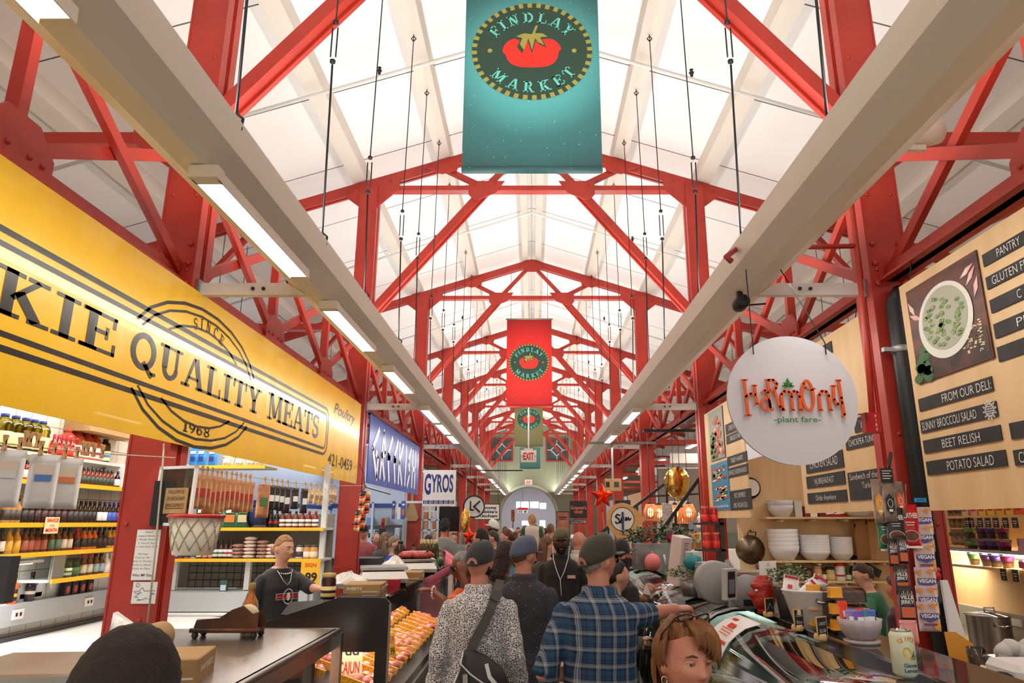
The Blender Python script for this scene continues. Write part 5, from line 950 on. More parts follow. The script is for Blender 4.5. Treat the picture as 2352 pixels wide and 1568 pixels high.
for i, px in enumerate(seq):
 y = -xl / ((1217 - px) / 1643.6); p = lp(y); kind = 0 if i < 12 else 1 if i == 12 else 2 if i < 19 else 3
 w, h = ((.1, .27), (.12, .34), (.085, .24), (.09, .17))[kind]; h *= .88 + .24 * rr.random(); mt = (JERK, JERK, cm((44, 34, 32), .4), RICE)[kind]; f = Fr((0, 0, 0), (.75, .66, 0), (0, 0, 1))
 if kind == 3: f = Fr((0, 0, 0), (.4, .9, 0), (0, 0, 1))
 c = p + V((0, 0, -.05 - h)); lab = ('brown jerky bag pinned on the left clothesline', 'long brown bag with a green label pinned mid clothesline', 'dark jerky bag with a white label pinned on the clothesline', 'small pale herb bag pinned near the second column')[kind]
 b = [((-.3, .35, .3, .6), (cm((170, 60, 50)), cm((80, 120, 80)), PAPER, KRAFT)[kind])]; o = pouch(c, w, h, .04, mt, f, lab, 'bag', 'hanging ' + ('brown jerky bags', 'green label bag', 'dark jerky bags', 'pale herb bags')[kind], b, 'hanging_bag', i)
 m = MB(); pin(m, p, rr.random()); m.build('clothespin', o)
la2, lb2 = V((xl, 2.2, zz(.36))), V((xl, 4.9, zz(.44)))
o = tag(MB().tube([la2.lerp(lb2, i / 8) - V((0, 0, .03 * math.sin(i / 8 * math.pi))) for i in range(9)], .004, ROPE, 5).build('clothesline'), 'clothesline with bare pegs at the left edge, running to the first left column', 'line')
for i, px in enumerate((-10, 76, 132)):
 y = -xl / ((1217 - px) / 1643.6); c = V((xl, y, zz(.07))); o = pouch(c, .13, .27, .02, GBAG, Fr((0, 0, 0), (.8, .6, 0), (0, 0, 1)), 'grey paper bag with a %s print on the left clothesline' % ('plain', 'blue', 'orange')[i], 'bag', None, [((-.28, .5, .28, .62), (GBAG, cm((70, 110, 170)), cm((206, 110, 60)))[i]), ((-.3, .62, .3, .8), cm((200, 180, 160)))], 'hanging_bag', i)
 for q in (-.05, .05): m = MB(); pin(m, V((xl, y + q, zz(.385))), .6); m.build('clothespin', o)
for i, px in enumerate((20, 30, 48, 160, 170, 185, 205)): y = -xl / ((1217 - px) / 1643.6); m = MB(); pin(m, V((xl, y, zz(.42))), 1); tag(m.build('clothespin'), 'bare wooden clothespin on the left clothesline', 'clothespin', 'bare clothespins')
# ---- things on the first left column: hoop, backboard, papers, rope
c = at(405, 1138, 4.86); o = thing('toy_hoop', 'toy basketball backboard with a red rim and a white bucket net on the left column', 'toy hoop', c); f = Fr(c, (.93, -.36, 0), (.06, 0, 1)); m = MB()
for q in ((-.17, -.2, .17, -.18), (-.17, .18, .17, .2), (-.17, -.2, -.15, .2), (.15, -.2, .17, .2)): m.prism([(q[0], q[1]), (q[2], q[1]), (q[2], q[3]), (q[0], q[3])], f, 0, .02, WHT)
m.build('frame', o); m = MB(); m.prism([(-.15, -.18), (.15, -.18), (.15, .18), (-.15, .18)], f, .006, .012, CLEAR); m.build('backboard', o); MB().box(c + V((-.16, .0, -.2)), c + V((-.02, .1, .1)), BLACK).build('mount', o)
m = MB(); m.prism([(-.07, -.12), (.13, -.12), (.13, .05), (-.07, .05)], f, .022, .03, KRAFT); s_ = m.build('card', o); D2().text('FOLLOW US', .03, .025, .026, INKB, 1, 0, .14).text('ON INSTAGRAM', .03, -.02, .026, INKB, 1, 0, .16).text('@MACKIEMEATS', .03, -.065, .026, INKB, 1, 0, .17).rect(-.05, -.088, .11, -.084, INKB, 1).build('lettering', Fr(f.p(0, 0, .03), f.u, f.v), s_)
b = at(452, 1185, 4.62); RIM = cm((206, 40, 34), .4); rad = .165
MB().tube([b + V((rad * math.cos(t), rad * math.sin(t), 0)) for t in (2 * math.pi * i / 28 for i in range(29))], .011, RIM, 8).bar(b + V((-.2, .2, .0)), b + V((-.1, .1, .0)), .08, .03, RIM).build('rim', o)
BKT = mat('milky_plastic', (226, 218, 196), .45); MB().lathe([(.115, -.24), (.12, -.235), (.155, -.01), (.15, -.01), (.11, -.23)], b, BKT, 28).build('bucket', o)
m = MB()
for i in range(12):
 for sg in (1, -1):
  m.tube([b + V(((.16 - .035 * k / 5) * math.cos(i * .5236 + sg * k * .16), (.16 - .035 * k / 5) * math.sin(i * .5236 + sg * k * .16), -.012 - .04 * k)) for k in range(6)], .004, ROPE, 4)
m.build('net', o)
YC = 4.905
def note(px0, py0, px1, py1, lab, fn):
 a, b_ = at(px0, py1, YC), at(px1, py0, YC); c = V(((a.x + b_.x) / 2, YC, a.z)); o = MB().box((a.x, YC, a.z), (b_.x, YC + .004, b_.z), PAPER).build('paper_note', None, c); tag(o, lab, 'note'); d = D2(); fn(d, b_.x - a.x, b_.z - a.z); d.build('writing', Fr((a.x, YC, a.z), (1, 0, 0), (0, 0, 1)), o, .001)
def n1(d, w, h):
 for i, t in enumerate(('Week 6', 'League Standings', '1. Randy, Brent, P.', '2. Pencil, Ryan', '3. Cole, Noah, The B', '', 'Matchups', 'Cole vs. Pat', 'Noah vs. The Boy', 'Randi vs. Randy', 'Scott vs. Ryan')):
  if t: d.text(t, w * (.5 if i < 6 else .38), h * (.95 - .072 * i), h * .034, INKB, 1, -.005, min(w * .9, len(t) * h * .026))
 d.text('Who MF Dey', w * .46, h * .1, h * .05, INKB, 1, .01, w * .84)
def n2(d, w, h):
 rr = random.Random(4)
 d.line([(w * .05, h * .55), (w * .3, h * .58), (w * .4, h * .75), (w * .5, h * .58), (w * .95, h * .6)], .003, INKB, 1).arc(w * .2, h * .85, w * .07, w * .07, 0, 360, .003, INKB, 1).line([(w * .1, h * .3), (w * .3, h * .45), (w * .1, h * .5)], .003, NAVY, 1)
 for k in range(9): x, y = w * (.1 + .8 * rr.random()), h * (.1 + .4 * rr.random()); d.line([(x, y), (x + .01, y + .008), (x + .02, y)], .003, NAVY, 1)
note(300, 1216, 370, 1332, 'white paper of handwritten league standings taped to the left column', n1); note(300, 1336, 362, 1386, 'small ink drawing taped below the standings sheet', n2)
tag(MB().tube([at(377, 1018, 4.84), at(372, 1090, 4.84), at(357, 1260, 4.84), at(338, 1440, 4.84)], .006, ROPE, 6).build('rope'), 'pale rope hanging down the front of the first left column', 'rope')
c = V((-2.45, 10.42, zz(.53))); tag(MB().tube([c, c + V((.0, .05, -.02)), c + V((.25, .6, -.1))], .012, GREY, 6).build('snap_hook'), 'metal snap hook and chain on the second left column', 'hook')
# strings of snack packets by column two
o = thing('packet_strip', 'long strip of red and gold snack packets hanging beside the second left column', 'packet strip', at(838, 1220, 10.0))
RP = mat('packet_red', (206, 52, 34), .25, c2=(226, 110, 40), nscale=9); GP = mat('packet_gold', (206, 160, 80), .25, c2=(230, 210, 180), nscale=9); rr = random.Random(6)
for i in range(15):
 for q in (-1, 1):
  c = at(833 + q * 6 + (6 if i < 8 else 0) - i * .6, 1130 + i * 5.6, 10.0 + q * .04); m = MB(); bagmesh(m, c + V((0, 0, -.06)), .09, .08, .04, (RP, GP, RP, cm((40, 36, 40), .3))[(i + q) % 4], Fr(c, (1, .3 * q, .2 * q), (0, 0, 1)), 3, 3, i); m.build('packet', o)
MB().tube([(-2.57, 10.48, at(836, 1060, 10).z), at(830, 1075, 10.1), at(836, 1085, 10), at(838, 1120, 10), at(836, 1125, 10)], .006, CABLE, 6).build('hanger', o)
# ================================================================ right stall: curved glass cases
CGR = glass('curved_glass', (214, 226, 220), 2.2, .015); DTOP = mat('dark_glass_top', (58, 54, 52), .05, .2); CHR = mat('chrome_trim', (170, 168, 166), .12, 1)
CP = [(1.17, -.44), (1.06, -.446), (.97, -.47), (.90, -.515), (.855, -.58), (.82, -.68), (.79, -.82), (.77, -.98), (.76, -1.12)]
def curved_case(lab, y0, y1):
 o = thing('glass_case', lab, 'display case', (1.0, y0, 0)); f0 = Fr((0, 0, 0), (1, 0, 0), (0, 0, 1)); z = [(x, H + q) for x, q in CP]
 m = MB(); ins = [(x + .006, q - .006) for x, q in z]; m.prism(z + ins[::-1], f0, -y0, -y1, CGR)
 for i in range(len(m.sm)): m.sm[i] = len(m.f[i]) == 4
 m.build('curved_glass', o)
 MB().box((1.17, y0, zz(-.46)), (1.42, y1, zz(-.44)), DTOP).build('top', o)
 MB().box((.80, y0, 0), (1.4, y1, zz(-1.14)), WHT).box((.74, y0, zz(-1.3)), (.82, y1, zz(-1.12)), GREY).build('base', o)
 MB().box((1.37, y0, zz(-1.14)), (1.41, y1, zz(-.46)), WHT).build('back_panel', o)
 MB().box((.82, y0 + .03, zz(-1.13)), (1.37, y1 - .03, zz(-1.08)), mat('case_floor', (66, 66, 62), .4)).box((1.2, y0 + .03, zz(-.78)), (1.37, y1 - .03, zz(-.765)), CG).build('deck', o)
 for y in (y0 + .012, y1 - .012): MB().tube([(1.4, y, zz(-.435))] + [(x - .004, y, H + q + .008) for x, q in CP], .014, CHR, 8).build('edge_rail', o)
 MB().box((1.165, y0, zz(-.442)), (1.18, y1, zz(-.434)), CHR).build('joint_strip', o)
 area('case_lamp', (1.3, (y0 + y1) / 2, zz(-.5)), (0, R(-10), 0), .2, y1 - y0 - .2, 5 * (y1 - y0), (.95, 1, .96)); return o
curved_case('long curved glass case nearest on the right with a dark flat top', .5, 3.88); curved_case('curved glass case farther along on the right, past the chrome arc', 3.92, 7.4)
TRAY = mat('black_tray', (30, 30, 32), .4); FOODS = [mat('food_green', (84, 112, 56), .5, c2=(46, 66, 34), nscale=30), mat('food_tan', (186, 142, 90), .5, c2=(140, 96, 60), nscale=30), mat('food_dark', (70, 48, 38), .5, c2=(110, 80, 60), nscale=30), mat('food_orange', (200, 120, 60), .5, c2=(166, 84, 46), nscale=30)]
FN = ['leafy green', 'tan', 'dark brown', 'orange']
for i in range(14):
 y = .85 + i * .46 + (.12 if i > 6 else 0); c = V((1.14, y, zz(-1.078))); o = MB().box(c + V((-.26, -.18, 0)), c + V((.2, .18, .012)), TRAY).box(c + V((-.26, -.18, .012)), c + V((-.25, .18, .05)), TRAY).box(c + V((.19, -.18, .012)), c + V((.2, .18, .05)), TRAY).build('food_tray')
 tag(o, 'black tray of %s food inside the right curved glass cases' % FN[i % 4], 'tray', '%s food trays' % FN[i % 4]); m = MB(); rr = random.Random(i)
 for q in range(9): lump(m, c + V((-.18 + .04 * q, .12 * (rr.random() - .5) * 2, .045)), (.06, .07, .045), FOODS[i % 4], 200 + i * 9 + q)
 m.build('food', o)
ZR = zz(-.44)
def onr(px, py): return atz(px, py, ZR)
def onr2(px, y): return V((at(px, 1400, y).x, y, ZR))
# can
c = onr(2081, 1553); o = thing('drink_can', 'pale lemon drink can standing on the dark counter top at the right', 'can', c); CAN = mat('can_print', (222, 228, 200), .3); r = .034; h = .128
MB().lathe([(.024, 0), (r, .01), (r, h - .012), (.027, h - .002)], c, CAN, 28).build('body', o); MB().lathe([(.027, h - .003), (.028, h + .002), (.025, h + .002), (.024, h - .004), (0, h - .004)], c, CHR, 24).build('lid', o)
dd = D2().arc(0, h * .8, .024, .018, 20, 160, .0, ORG, 1)
for i, ch in enumerate('OLIPOP'): t = R(150 - i * 24); dd.text(ch, .024 * math.cos(t), h * .74 + .014 * math.sin(t), .013, cm((240, 160, 70)), 1, .02)
dd.ell(-.004, h * .54, .013, .016, cm((244, 190, 40)), 1, 16).poly([(.004, h * .42), (.018, h * .6), (.016, h * .46)], cm((70, 110, 60)), 2).poly([(.002, h * .4), (.026, h * .5), (.018, h * .4)], cm((70, 110, 60)), 2).text('Ginger', .004, h * .28, .011, cm((40, 70, 110)), 1, .02).text('Lemon', .004, h * .17, .011, cm((40, 70, 110)), 1, .02)
dd.build('label_print', None, o, .0004, lambda a, b, k: c + V(((r + .0005 + k) * math.sin(a / r), -(r + .0005 + k) * math.cos(a / r), b)))
# candy bowl on saucer
c = onr(1980, 1476); PORC = mat('lilac_ceramic', (196, 184, 186), .35); o = thing('candy_bowl', 'ribbed lilac bowl on a saucer, full of wrapped sweets', 'bowl', c); sc_ = .115
MB().lathe([(0, .0), (.062, 0), (.066, .01), (.055, .013), (0, .013)], c, PORC, 28).build('saucer', o)
m = MB(); rings = []
for r_, z_ in ((.042, .013), (.063, .03), (.074, .06), (.079, .088), (.075, .088), (.066, .055), (.038, .024)): rings.append([c + V(((r_ + .0022 * math.sin(12 * t + z_ * 50)) * math.cos(t), (r_ + .0022 * math.sin(12 * t + z_ * 50)) * math.sin(t), z_)) for t in (2 * math.pi * i / 48 for i in range(48))])
m.loft(rings, PORC, True, True); m.build('bowl', o); bowlc = c
for i, (dx, dy, cc, cn, tl) in enumerate(((-.05, -.03, (150, 120, 190), 'violet', .2), (-.02, -.05, (110, 80, 170), 'purple', .1), (.01, -.03, (40, 150, 150), 'teal', .5), (.045, -.03, (60, 90, 180), 'blue', .3), (.06, .0, (50, 70, 160), 'dark blue', 0), (.02, .03, (226, 60, 30), 'red', .2), (.05, .04, (220, 66, 40), 'bright red', -.2), (-.03, .03, (40, 120, 160), 'sea blue', .3), (-.07, .0, (230, 60, 30), 'orange red', -.5))):
 q = c + V((dx * .75, dy * .75, .06)); pouch(q, .04, .06 if i < 8 else .09, .02, cm(cc, .3), Fr(q, (1, .2 * (i % 3 - 1), 0), (tl * .5, .1, 1)), '%s wrapped sweet standing in the ribbed bowl' % cn, 'sweet', None, [((-.3, .35, .3, .6), PAPER)], 'wrapped_sweet', i)
# chalk tags on wooden rounds
WD = mat('wood_round', (226, 188, 128), .6)
for i, (px, py, t) in enumerate(((1765, 1416, ['', '']), (1832, 1448, ['Cookie', 'Bites'])  , (1885, 1470, ['CANDY', '$2.00']))):
 c = onr(px, py); o = thing('chalk_tag', 'chalk tag on a wooden stand, %s' % ('the one below the white menu card', 'the middle one with a cream sticker', 'the nearest one before the ribbed bowl')[i], 'price tag', c)
 MB().lathe([(.022, 0), (.024, .006), (.024, .018), (.02, .024)], c, WD, 16).build('stand', o); f = Fr(c + V((.006, -.004, .012)), (.86, .5, 0), (.16, .1, 1)); m = MB(); m.prism([(-.03, 0), (.03, 0), (.03, .075), (-.03, .075)], f, 0, .004, WD); m.prism([(-.026, .004), (.026, .004), (.026, .071), (-.026, .071)], f, .0041, .005, CHALK); m.build('card', o)
 d = D2()
 if t[0]: d.text(t[0], 0, .05, .012, INKW, 1, 0, .04).text(t[1], 0, .024, .013, INKW, 1, 0, .036)
 else: d.line([(-.02, .02), (.0, .05), (.018, .025)], .002, INKW, 1)
 if i == 1: d.rect(-.012, .052, .012, .072, TAGC, 2)
 d.build('lettering', Fr(f.p(0, 0, .005), f.u, f.v), o)
# clamshell boxes
CLY = mat('clamshell_tab', (240, 170, 50), .5); BROWNF = mat('brownie', (86, 48, 30), .6, c2=(120, 74, 46), nscale=40)
for i, (px, py, k, lab) in enumerate(((1888, 1442, 0, 'lowest of the left stack'), (1888, 1442, 1, 'middle of the left stack'), (1888, 1442, 2, 'top of the left stack'), (1938, 1452, 0, 'lowest of the right stack'), (1938, 1452, 1, 'middle of the right stack'), (1938, 1452, 2, 'top of the right stack'), (1918, 1450, 0, 'small single one between the stacks'))):
 c = onr(px, py); c = V((c.x + .01, c.y - .01, ZR + .062 * k)); o = thing('clamshell_box', 'clear clamshell of brownies with a yellow label, %s' % lab, 'box', c); s_ = .6 if i == 6 else 1
 m = MB(); rbox(m, c + V((-.075 * s_, -.06 * s_, 0)), c + V((.075 * s_, .06 * s_, .056 * s_)), CLEAR, .012); m.build('shell', o); m = MB(); rbox(m, c + V((-.05 * s_, -.05 * s_, .004)), c + V((.066 * s_, .05 * s_, .045 * s_)), BROWNF, .006); m.build('cake', o)
 MB().box(c + V((-.078 * s_, -.064 * s_, .022)), c + V((-.03 * s_, -.03 * s_, .058 * s_)), CLY).bar(c + V((-.09 * s_, -.07 * s_, .022)), c + V((-.035 * s_, -.066 * s_, .022)), .03, .004, CLY).build('label_tab', o)
# white tub of packets, galvanised planters, menu card
c = onr2(1874, 3.2); TUB = mat('white_enamel', (222, 220, 216), .35); o = thing('enamel_tub', 'white enamel tub of red and white packets on the right counter', 'tub', c)
MB().lathe([(.075, 0), (.08, .004), (.118, .15), (.124, .156), (.119, .16), (.11, .15), (.07, .02), (0, .015)], c, TUB, 32, True, 'z', 1.15, .85).build('tub', o); MB().tube([c + V((-.03, -.098, .125)), c + V((-.03, -.112, .115)), c + V((.04, -.112, .115)), c + V((.04, -.098, .125))], .006, CHR, 6).build('handle', o)
for i, (dx, dz, an) in enumerate(((-.06, .13, .9), (-.01, .14, .6), (.04, .13, -.5), (.07, .125, -.8), (-.09, .13, .2))):
 q = c + V((dx, -.03 + .02 * i, dz)); pouch(q, .065, .085, .025, PAPER, Fr(q, (math.cos(an), -.3, -math.sin(an)), (math.sin(an), .2, math.cos(an))), 'white packet with a red edge in the enamel tub, %s' % ('lying left', 'in the middle', 'leaning right', 'at the right rim', 'standing at the left back')[i], 'packet', None, [((-.45, .8, .45, .95), cm((170, 30, 44), .5)), ((-.2, .3, .1, .5), cm((206, 60, 60), .5))], 'tea_packet', i)
LEAFM = mat('leaf_green', (74, 110, 56), .6, c2=(40, 66, 34), nscale=30); LEAFL = mat('leaf_pale', (130, 150, 104), .6, c2=(86, 110, 70), nscale=40); GALV = mat('galvanised', (150, 150, 146), .35, .8, c2=(120, 120, 118), nscale=8)
def plant(o, c, rx, ry, h, n, mt, seed=0, lw=.014):
 rr = random.Random(seed); m = MB()
 for i in range(n):
  a = rr.random() * 6.283; q = rr.random() ** .5; z = h * (.2 + .8 * rr.random() * (1 - .5 * q)); p = V(c) + V((rx * q * math.cos(a), ry * q * math.sin(a), z)); t = rr.random() * 6.28; e = V((math.cos(t), math.sin(t), rr.random() - .2)).normalized(); s_ = e.cross(V((rr.random() - .5, rr.random() - .5, 1))).normalized()
  ln = lw * (1.2 + rr.random()); m.add([p, p + e * ln * .5 + s_ * lw * .5, p + e * ln, p + e * ln * .5 - s_ * lw * .5], [(0, 1, 2, 3)], mt)
 return m.build('leaves', o)
c = onr2(1818, 3.55); o = thing('potted_plant', 'small leafy plant in a galvanised bucket left of the enamel tub', 'plant', c); MB().lathe([(.055, 0), (.075, .14), (.08, .145), (.07, .14), (0, .13)], c, GALV, 20).build('bucket', o); plant(o, c + V((0, 0, .13)), .1, .1, .13, 420, LEAFL, 1)
c = onr(1772, 1410); f = Fr((c.x + .01, c.y + .02, ZR), (.93, .36, 0), (.24, .12, 1)); o = thing('menu_card', 'tall white menu card leaning on the right counter', 'menu card', f.o); m = MB(); m.prism([(-.045, 0), (.055, 0), (.055, .25), (-.045, .25)], f, 0, -.01, PAPER); m.build('card', o); d = D2().ell(.005, .235, .01, .01, cm((236, 190, 160)), 1, 10)
for i in range(17):
 w_ = .05 - .012 * ((i * 7) % 4)
 if i not in (2, 5): d.rect(.005 - w_ / 2, .21 - i * .0098, .005 + w_ / 2, .213 - i * .0098, GREY, 1)
for sx in (-.035, .045): d.ell(sx, .165, .005, .008, INKB, 1, 8)
d.build('print', f, o); MB().box(f.p(.06, 0, -.0) - V((.0, 0, 0)), f.p(.09, .1, -.05), cm((74, 26, 34), .5)).build('stand', o)
# red mask
c = onr2(1757, 3.7); MASK = mat('red_rubber', (190, 48, 30), .4, c2=(166, 36, 24), nscale=20, bump=.5, bscale=30); m = MB()
def maskfn(p, q):
 a = 0
 if p.x < 0:
  a += .3 * math.exp(-((p.z + .05) / .16) ** 2 - (p.y / .3) ** 2) + .12 * math.exp(-((p.z - .42) / .14) ** 2) + .1 * math.exp(-((p.z + .42) / .09) ** 2) + .1 * math.exp(-((p.z + .6) / .09) ** 2) - .12 * math.exp(-((p.z - .2) / .1) ** 2)
 return q + V((-a * .085, 0, .006 * math.sin(30 * p.z) * max(p.z, 0)))
m.sph(c + V((0, 0, .095)), (.058, .055, .092), MASK, 40, 36, None, maskfn); o = tag(m.build('rubber_mask'), 'wrinkled red rubber face mask in profile beside the white menu card', 'mask'); MB().lathe([(.04, 0), (.032, .03)], c, MASK, 16).build('neck', o); MB().sph(c + V((-.044, -.03, .112)), (.01, .011, .006), PAPER, 8, 6).build('eye', o)
# grey weighing printer scale
c = onr2(1684, 3.95); SG = mat('scale_grey', (150, 148, 146), .45); o = thing('label_scale', 'grey label printing scale with round ends on the right counter', 'scale', c)
MB().lathe([(.1, 0), (.11, .01), (.11, .1), (.1, .11)], c + V((-.085, -.06, .13)), SG, 32, True, 'y').build('printer_housing', o); MB().lathe([(.085, 0), (.09, .01), (.09, .2), (.085, .21)], c + V((.06, -.1, .085)), SG, 32, True, 'y').build('body', o)
rb = MB(); rbox(rb, c + V((-.04, -.08, 0)), c + V((.2, .12, .12)), SG, .01); rb.build('base', o); f = Fr(c + V((-.06, -.21, .06)), (.75, .66, 0), (.1, .0, 1)); m = MB(); m.prism([(-.045, -.0), (.05, -.0), (.05, .15), (-.045, .15)], f, -.03, 0, mat('scale_bezel', (176, 176, 174), .4)); m.build('display', o); D2().rect(-.035, .012, .03, .138, BLACK, 1).rect(-.03, .03, .022, .1, mat('lcd', (110, 118, 140), .3), 2).build('screen', f, o)
MB().box(c + V((.0, -.08, .17)), c + V((.22, .14, .185)), STEEL).build('platter', o); MB().box(c + V((.03, -.105, .02)), c + V((.1, -.1, .05)), BLACK).build('label_slot', o)
# deli cups, boxes, pumpkins and plants at the far end
c = onr(1632, 1402); CUP = milky('frosted_cup', (226, 228, 226), .55)
for i, (px, yy, n) in enumerate(((1600, 4.75, 9), (1622, 4.45, 7), (1634, 4.9, 6))):
 q = onr2(px, yy); m = MB()
 for k in range(n): m.lathe([(.045, k * .024), (.055, k * .024 + .06), (.058, k * .024 + .062), (.056, k * .024 + .064)], q, CUP, 16)
 tag(m.build('cup_stack'), 'stack of clear deli cups on the right counter, %s' % ('tallest', 'nearest', 'shortest')[i], 'cups')
TEAL = mat('teal_pumpkin', (28, 128, 132), .5); PINKP = mat('pink_pumpkin', (236, 130, 130), .5)
def pumpkin(c, r, mt, lab, sz=.85):
 m = MB(); rings = []
 for j in range(11):
  a = math.pi * j / 10 - math.pi / 2; rings.append([V(c) + V((r * math.cos(a) * (1 + .07 * abs(math.cos(5 * t)) - .05) * math.cos(t), r * math.cos(a) * (1 + .07 * abs(math.cos(5 * t)) - .05) * math.sin(t), r * sz * (1 + math.sin(a) * .98))) for t in (2 * math.pi * i / 40 for i in range(40))])
 m.loft(rings, mt, True, True); o = tag(m.build('pumpkin'), lab, 'pumpkin'); MB().lathe([(r * .14, r * sz * 1.85), (r * .1, r * sz * 2.2)], c, LEAF, 8).build('stem', o)
c0 = onr(1643, 1392); pc = V((c0.x, c0.y + .55, ZR)); o = thing('potted_plant', 'low green plant under the teal pumpkin', 'plant', pc); MB().lathe([(.06, 0), (.08, .1), (.075, .1), (0, .09)], pc, GALV, 16).build('pot', o); plant(o, pc + V((0, 0, .09)), .16, .12, .1, 380, LEAFL, 2, .016)
pumpkin(pc + V((0, -.05, .155)), .058, TEAL, 'small teal pumpkin on the plant behind the grey scale')
c = onr(1500, 1312); pumpkin(c, .075, PINKP, 'pink pumpkin at the far end of the right curved cases', 1.1)
c = V((c.x + .12, c.y + .3, ZR)); o = thing('potted_plant', 'leafy plants in a long ribbed galvanised trough at the far end of the right cases', 'plant', c)
m = MB(); rings = [[c + V((a * (1 + .03 * (i % 2)), b, z)) for i, (a, b) in enumerate([(-.25, -.1), (-.2, -.1), (-.15, -.1), (-.1, -.1), (-.05, -.1), (0, -.1), (.05, -.1), (.1, -.1), (.15, -.1), (.2, -.1), (.25, -.1), (.25, .1), (0, .1), (-.25, .1)])] for z in (0, .24)]; m.loft(rings, GALV, True, False); m.build('trough', o); plant(o, c + V((0, 0, .2)), .36, .16, .26, 900, LEAFM, 3, .024)
MB().sph(c + V((.1, -.12, .3)), (.05, .05, .045), mat('magenta_flower', (176, 24, 90), .7, bump=.6, bscale=60), 14, 10).tube([c + V((.1, -.12, .2)), c + V((.1, -.12, .28))], .004, LEAFM, 5).build('flower', o)
c = onr(1540, 1330); o = tag(MB().lathe([(.03, 0), (.035, .01), (.022, .05), (.03, .08), (.018, .11), (.022, .13), (.0, .15)], c, mat('stone_figure', (150, 132, 112), .7), 14).build('figurine'), 'small stone coloured figurine beside the galvanised trough', 'figurine'); MB().tube([c + V((-.03, 0, .1)), c + V((-.045, -.01, .19))], .008, PAPER, 6).build('candle', o)
c = onr(1568, 1345); f = Fr((c.x, c.y, ZR), (.8, .6, 0), (.3, -.05, 1)); m = MB(); m.prism([(-.06, 0), (.05, 0), (.05, .34), (-.06, .34)], f, 0, -.1, mat('pink_white_card', (226, 206, 202), .6)); o = tag(m.build('menu_box'), 'tall leaning white box with printed menu lines on the right counter', 'menu box'); d = D2()
for i in range(16): d.rect(-.03, .3 - i * .014, .02 - .01 * (i % 3), .305 - i * .014, GREY, 1)
d.build('print', f, o)
for i, (px, py, w_, h_, lab, cc) in enumerate(((1545, 1300, .1, .12, 'white plastic bag of napkins behind the figurine', (226, 222, 220)), (1600, 1345, .09, .05, 'stack of white paper trays by the leaning menu box', (230, 222, 214)))): c = onr(px, py); crumple(V((max(c.x, 1.24), min(c.y, 7.1), ZR)), (w_, w_ * .8), h_, lab, seed=20 + i, mt=cm(cc, .6))
crumple(V((1.29, 4.75, ZR)), (.07, .07), .2, 'grey striped plastic bag behind the scale', seed=31, mt=mat('stripe_bag', (200, 196, 192), .4, c2=(150, 140, 140), nscale=30))
# flyer on the glass
q = [(x, H + z) for x, z in CP]; f = Fr((.93, 2.9, 0), (0, 1, 0), (0, 0, 1)); m = MB()
def gl(t, y): i = min(int(t), len(q) - 2); k = t - i; x = q[i][0] * (1 - k) + q[i + 1][0] * k; z = q[i][1] * (1 - k) + q[i + 1][1] * k; return V((x - .006, y, z + .008))
ya, yb = 3.35, 3.68; m.loft([[gl(t, ya), gl(t, yb), gl(t, yb) + V((.002, 0, -.002)), gl(t, ya) + V((.002, 0, -.002))] for t in (1.2, 2, 2.6, 3.2, 3.8, 4.3)], PAPER, True, False); o = tag(m.build('flyer'), 'white flyer with red print taped on the near curved glass', 'flyer'); m = MB()
for t0, t1, a, b in ((2.05, 2.4, ya + .1, ya + .2), (2.5, 2.56, ya + .06, ya + .24), (2.7, 2.76, ya + .06, ya + .22), (2.9, 2.96, ya + .06, ya + .2), (3.3, 3.5, ya + .03, ya + .16), (1.6, 1.8, ya + .2, ya + .27)): m.add([gl(t0, a) + V((-.003, 0, .003)), gl(t0, b) + V((-.003, 0, .003)), gl(t1, b) + V((-.003, 0, .003)), gl(t1, a) + V((-.003, 0, .003))], [(0, 1, 2, 3)], TAGR)
m.build('print', o)
# ================================================================ right stall: plywood partition with bowls
YP = 9.1; xp = lambda px, y=YP: (px - 1217) / 1643.6 * y
o = S(MB().box((2.62, YP, 0), (4.6, YP + .03, zz(.9)), WOODP).build('wall_plywood_partition'), 'plywood partition at the back of the right stall', 'wall')
S(MB().box((4.55, 2.0, 0), (4.6, YP, zz(1.4)), WOODP).build('wall_plywood_side'), 'plywood side wall of the right stall', 'wall')
YF = YP - .28; SHELFW = mat('plywood_shelf', (222, 190, 140), .5)
def shelfr(z, x0, x1, lab, dy=.28):
 o = tag(MB().box((x0, YP - dy, zz(z) - .025), (x1, YP - .001, zz(z)), SHELFW).build('wall_shelf'), lab, 'shelf')
 for i in range(4): x = x0 + (x1 - x0) * (i + .5) / 4; MB().lathe([(.018, -dy + .02), (.018, 0)], (x, YP - .001, zz(z) - .045), SHELFW, 8, True, 'y').build('peg', o)
 return o
ZS = [-(1187 - 1200) / 1643.6 * YF, -(1283 - 1200) / 1643.6 * YF, -(1327 - 1200) / 1643.6 * YF]
x0 = xp(1757, YF); shelfr(ZS[0], x0, 4.5, 'upper plywood shelf with a few bowls and packets'); shelfr(ZS[1], x0 + .02, 4.5, 'middle plywood shelf with stacked white bowls'); shelfr(ZS[2], x0 + .1, 4.3, 'lower plywood shelf with spice jars')
BW = mat('white_porcelain', (222, 222, 224), .3)
def bowlstack(px, z, r, n, hb, st, lab, grp, prof=None):
 p = None; c = V((xp(px, YP - .15), YP - .15, zz(z)))
 for k in range(n):
  q = c + V((0, 0, k * st))
  if p is None: p = tag(MB().lathe([(r * .55, 0), (r * .6, .004), (r * .92, hb * .6), (r, hb), (r * .96, hb), (r * .86, hb * .6), (r * .5, .012), (0, .01)], q, BW, 28).build('serving_bowl'), lab, 'bowl', grp)
  else: copy_tree(p, q)
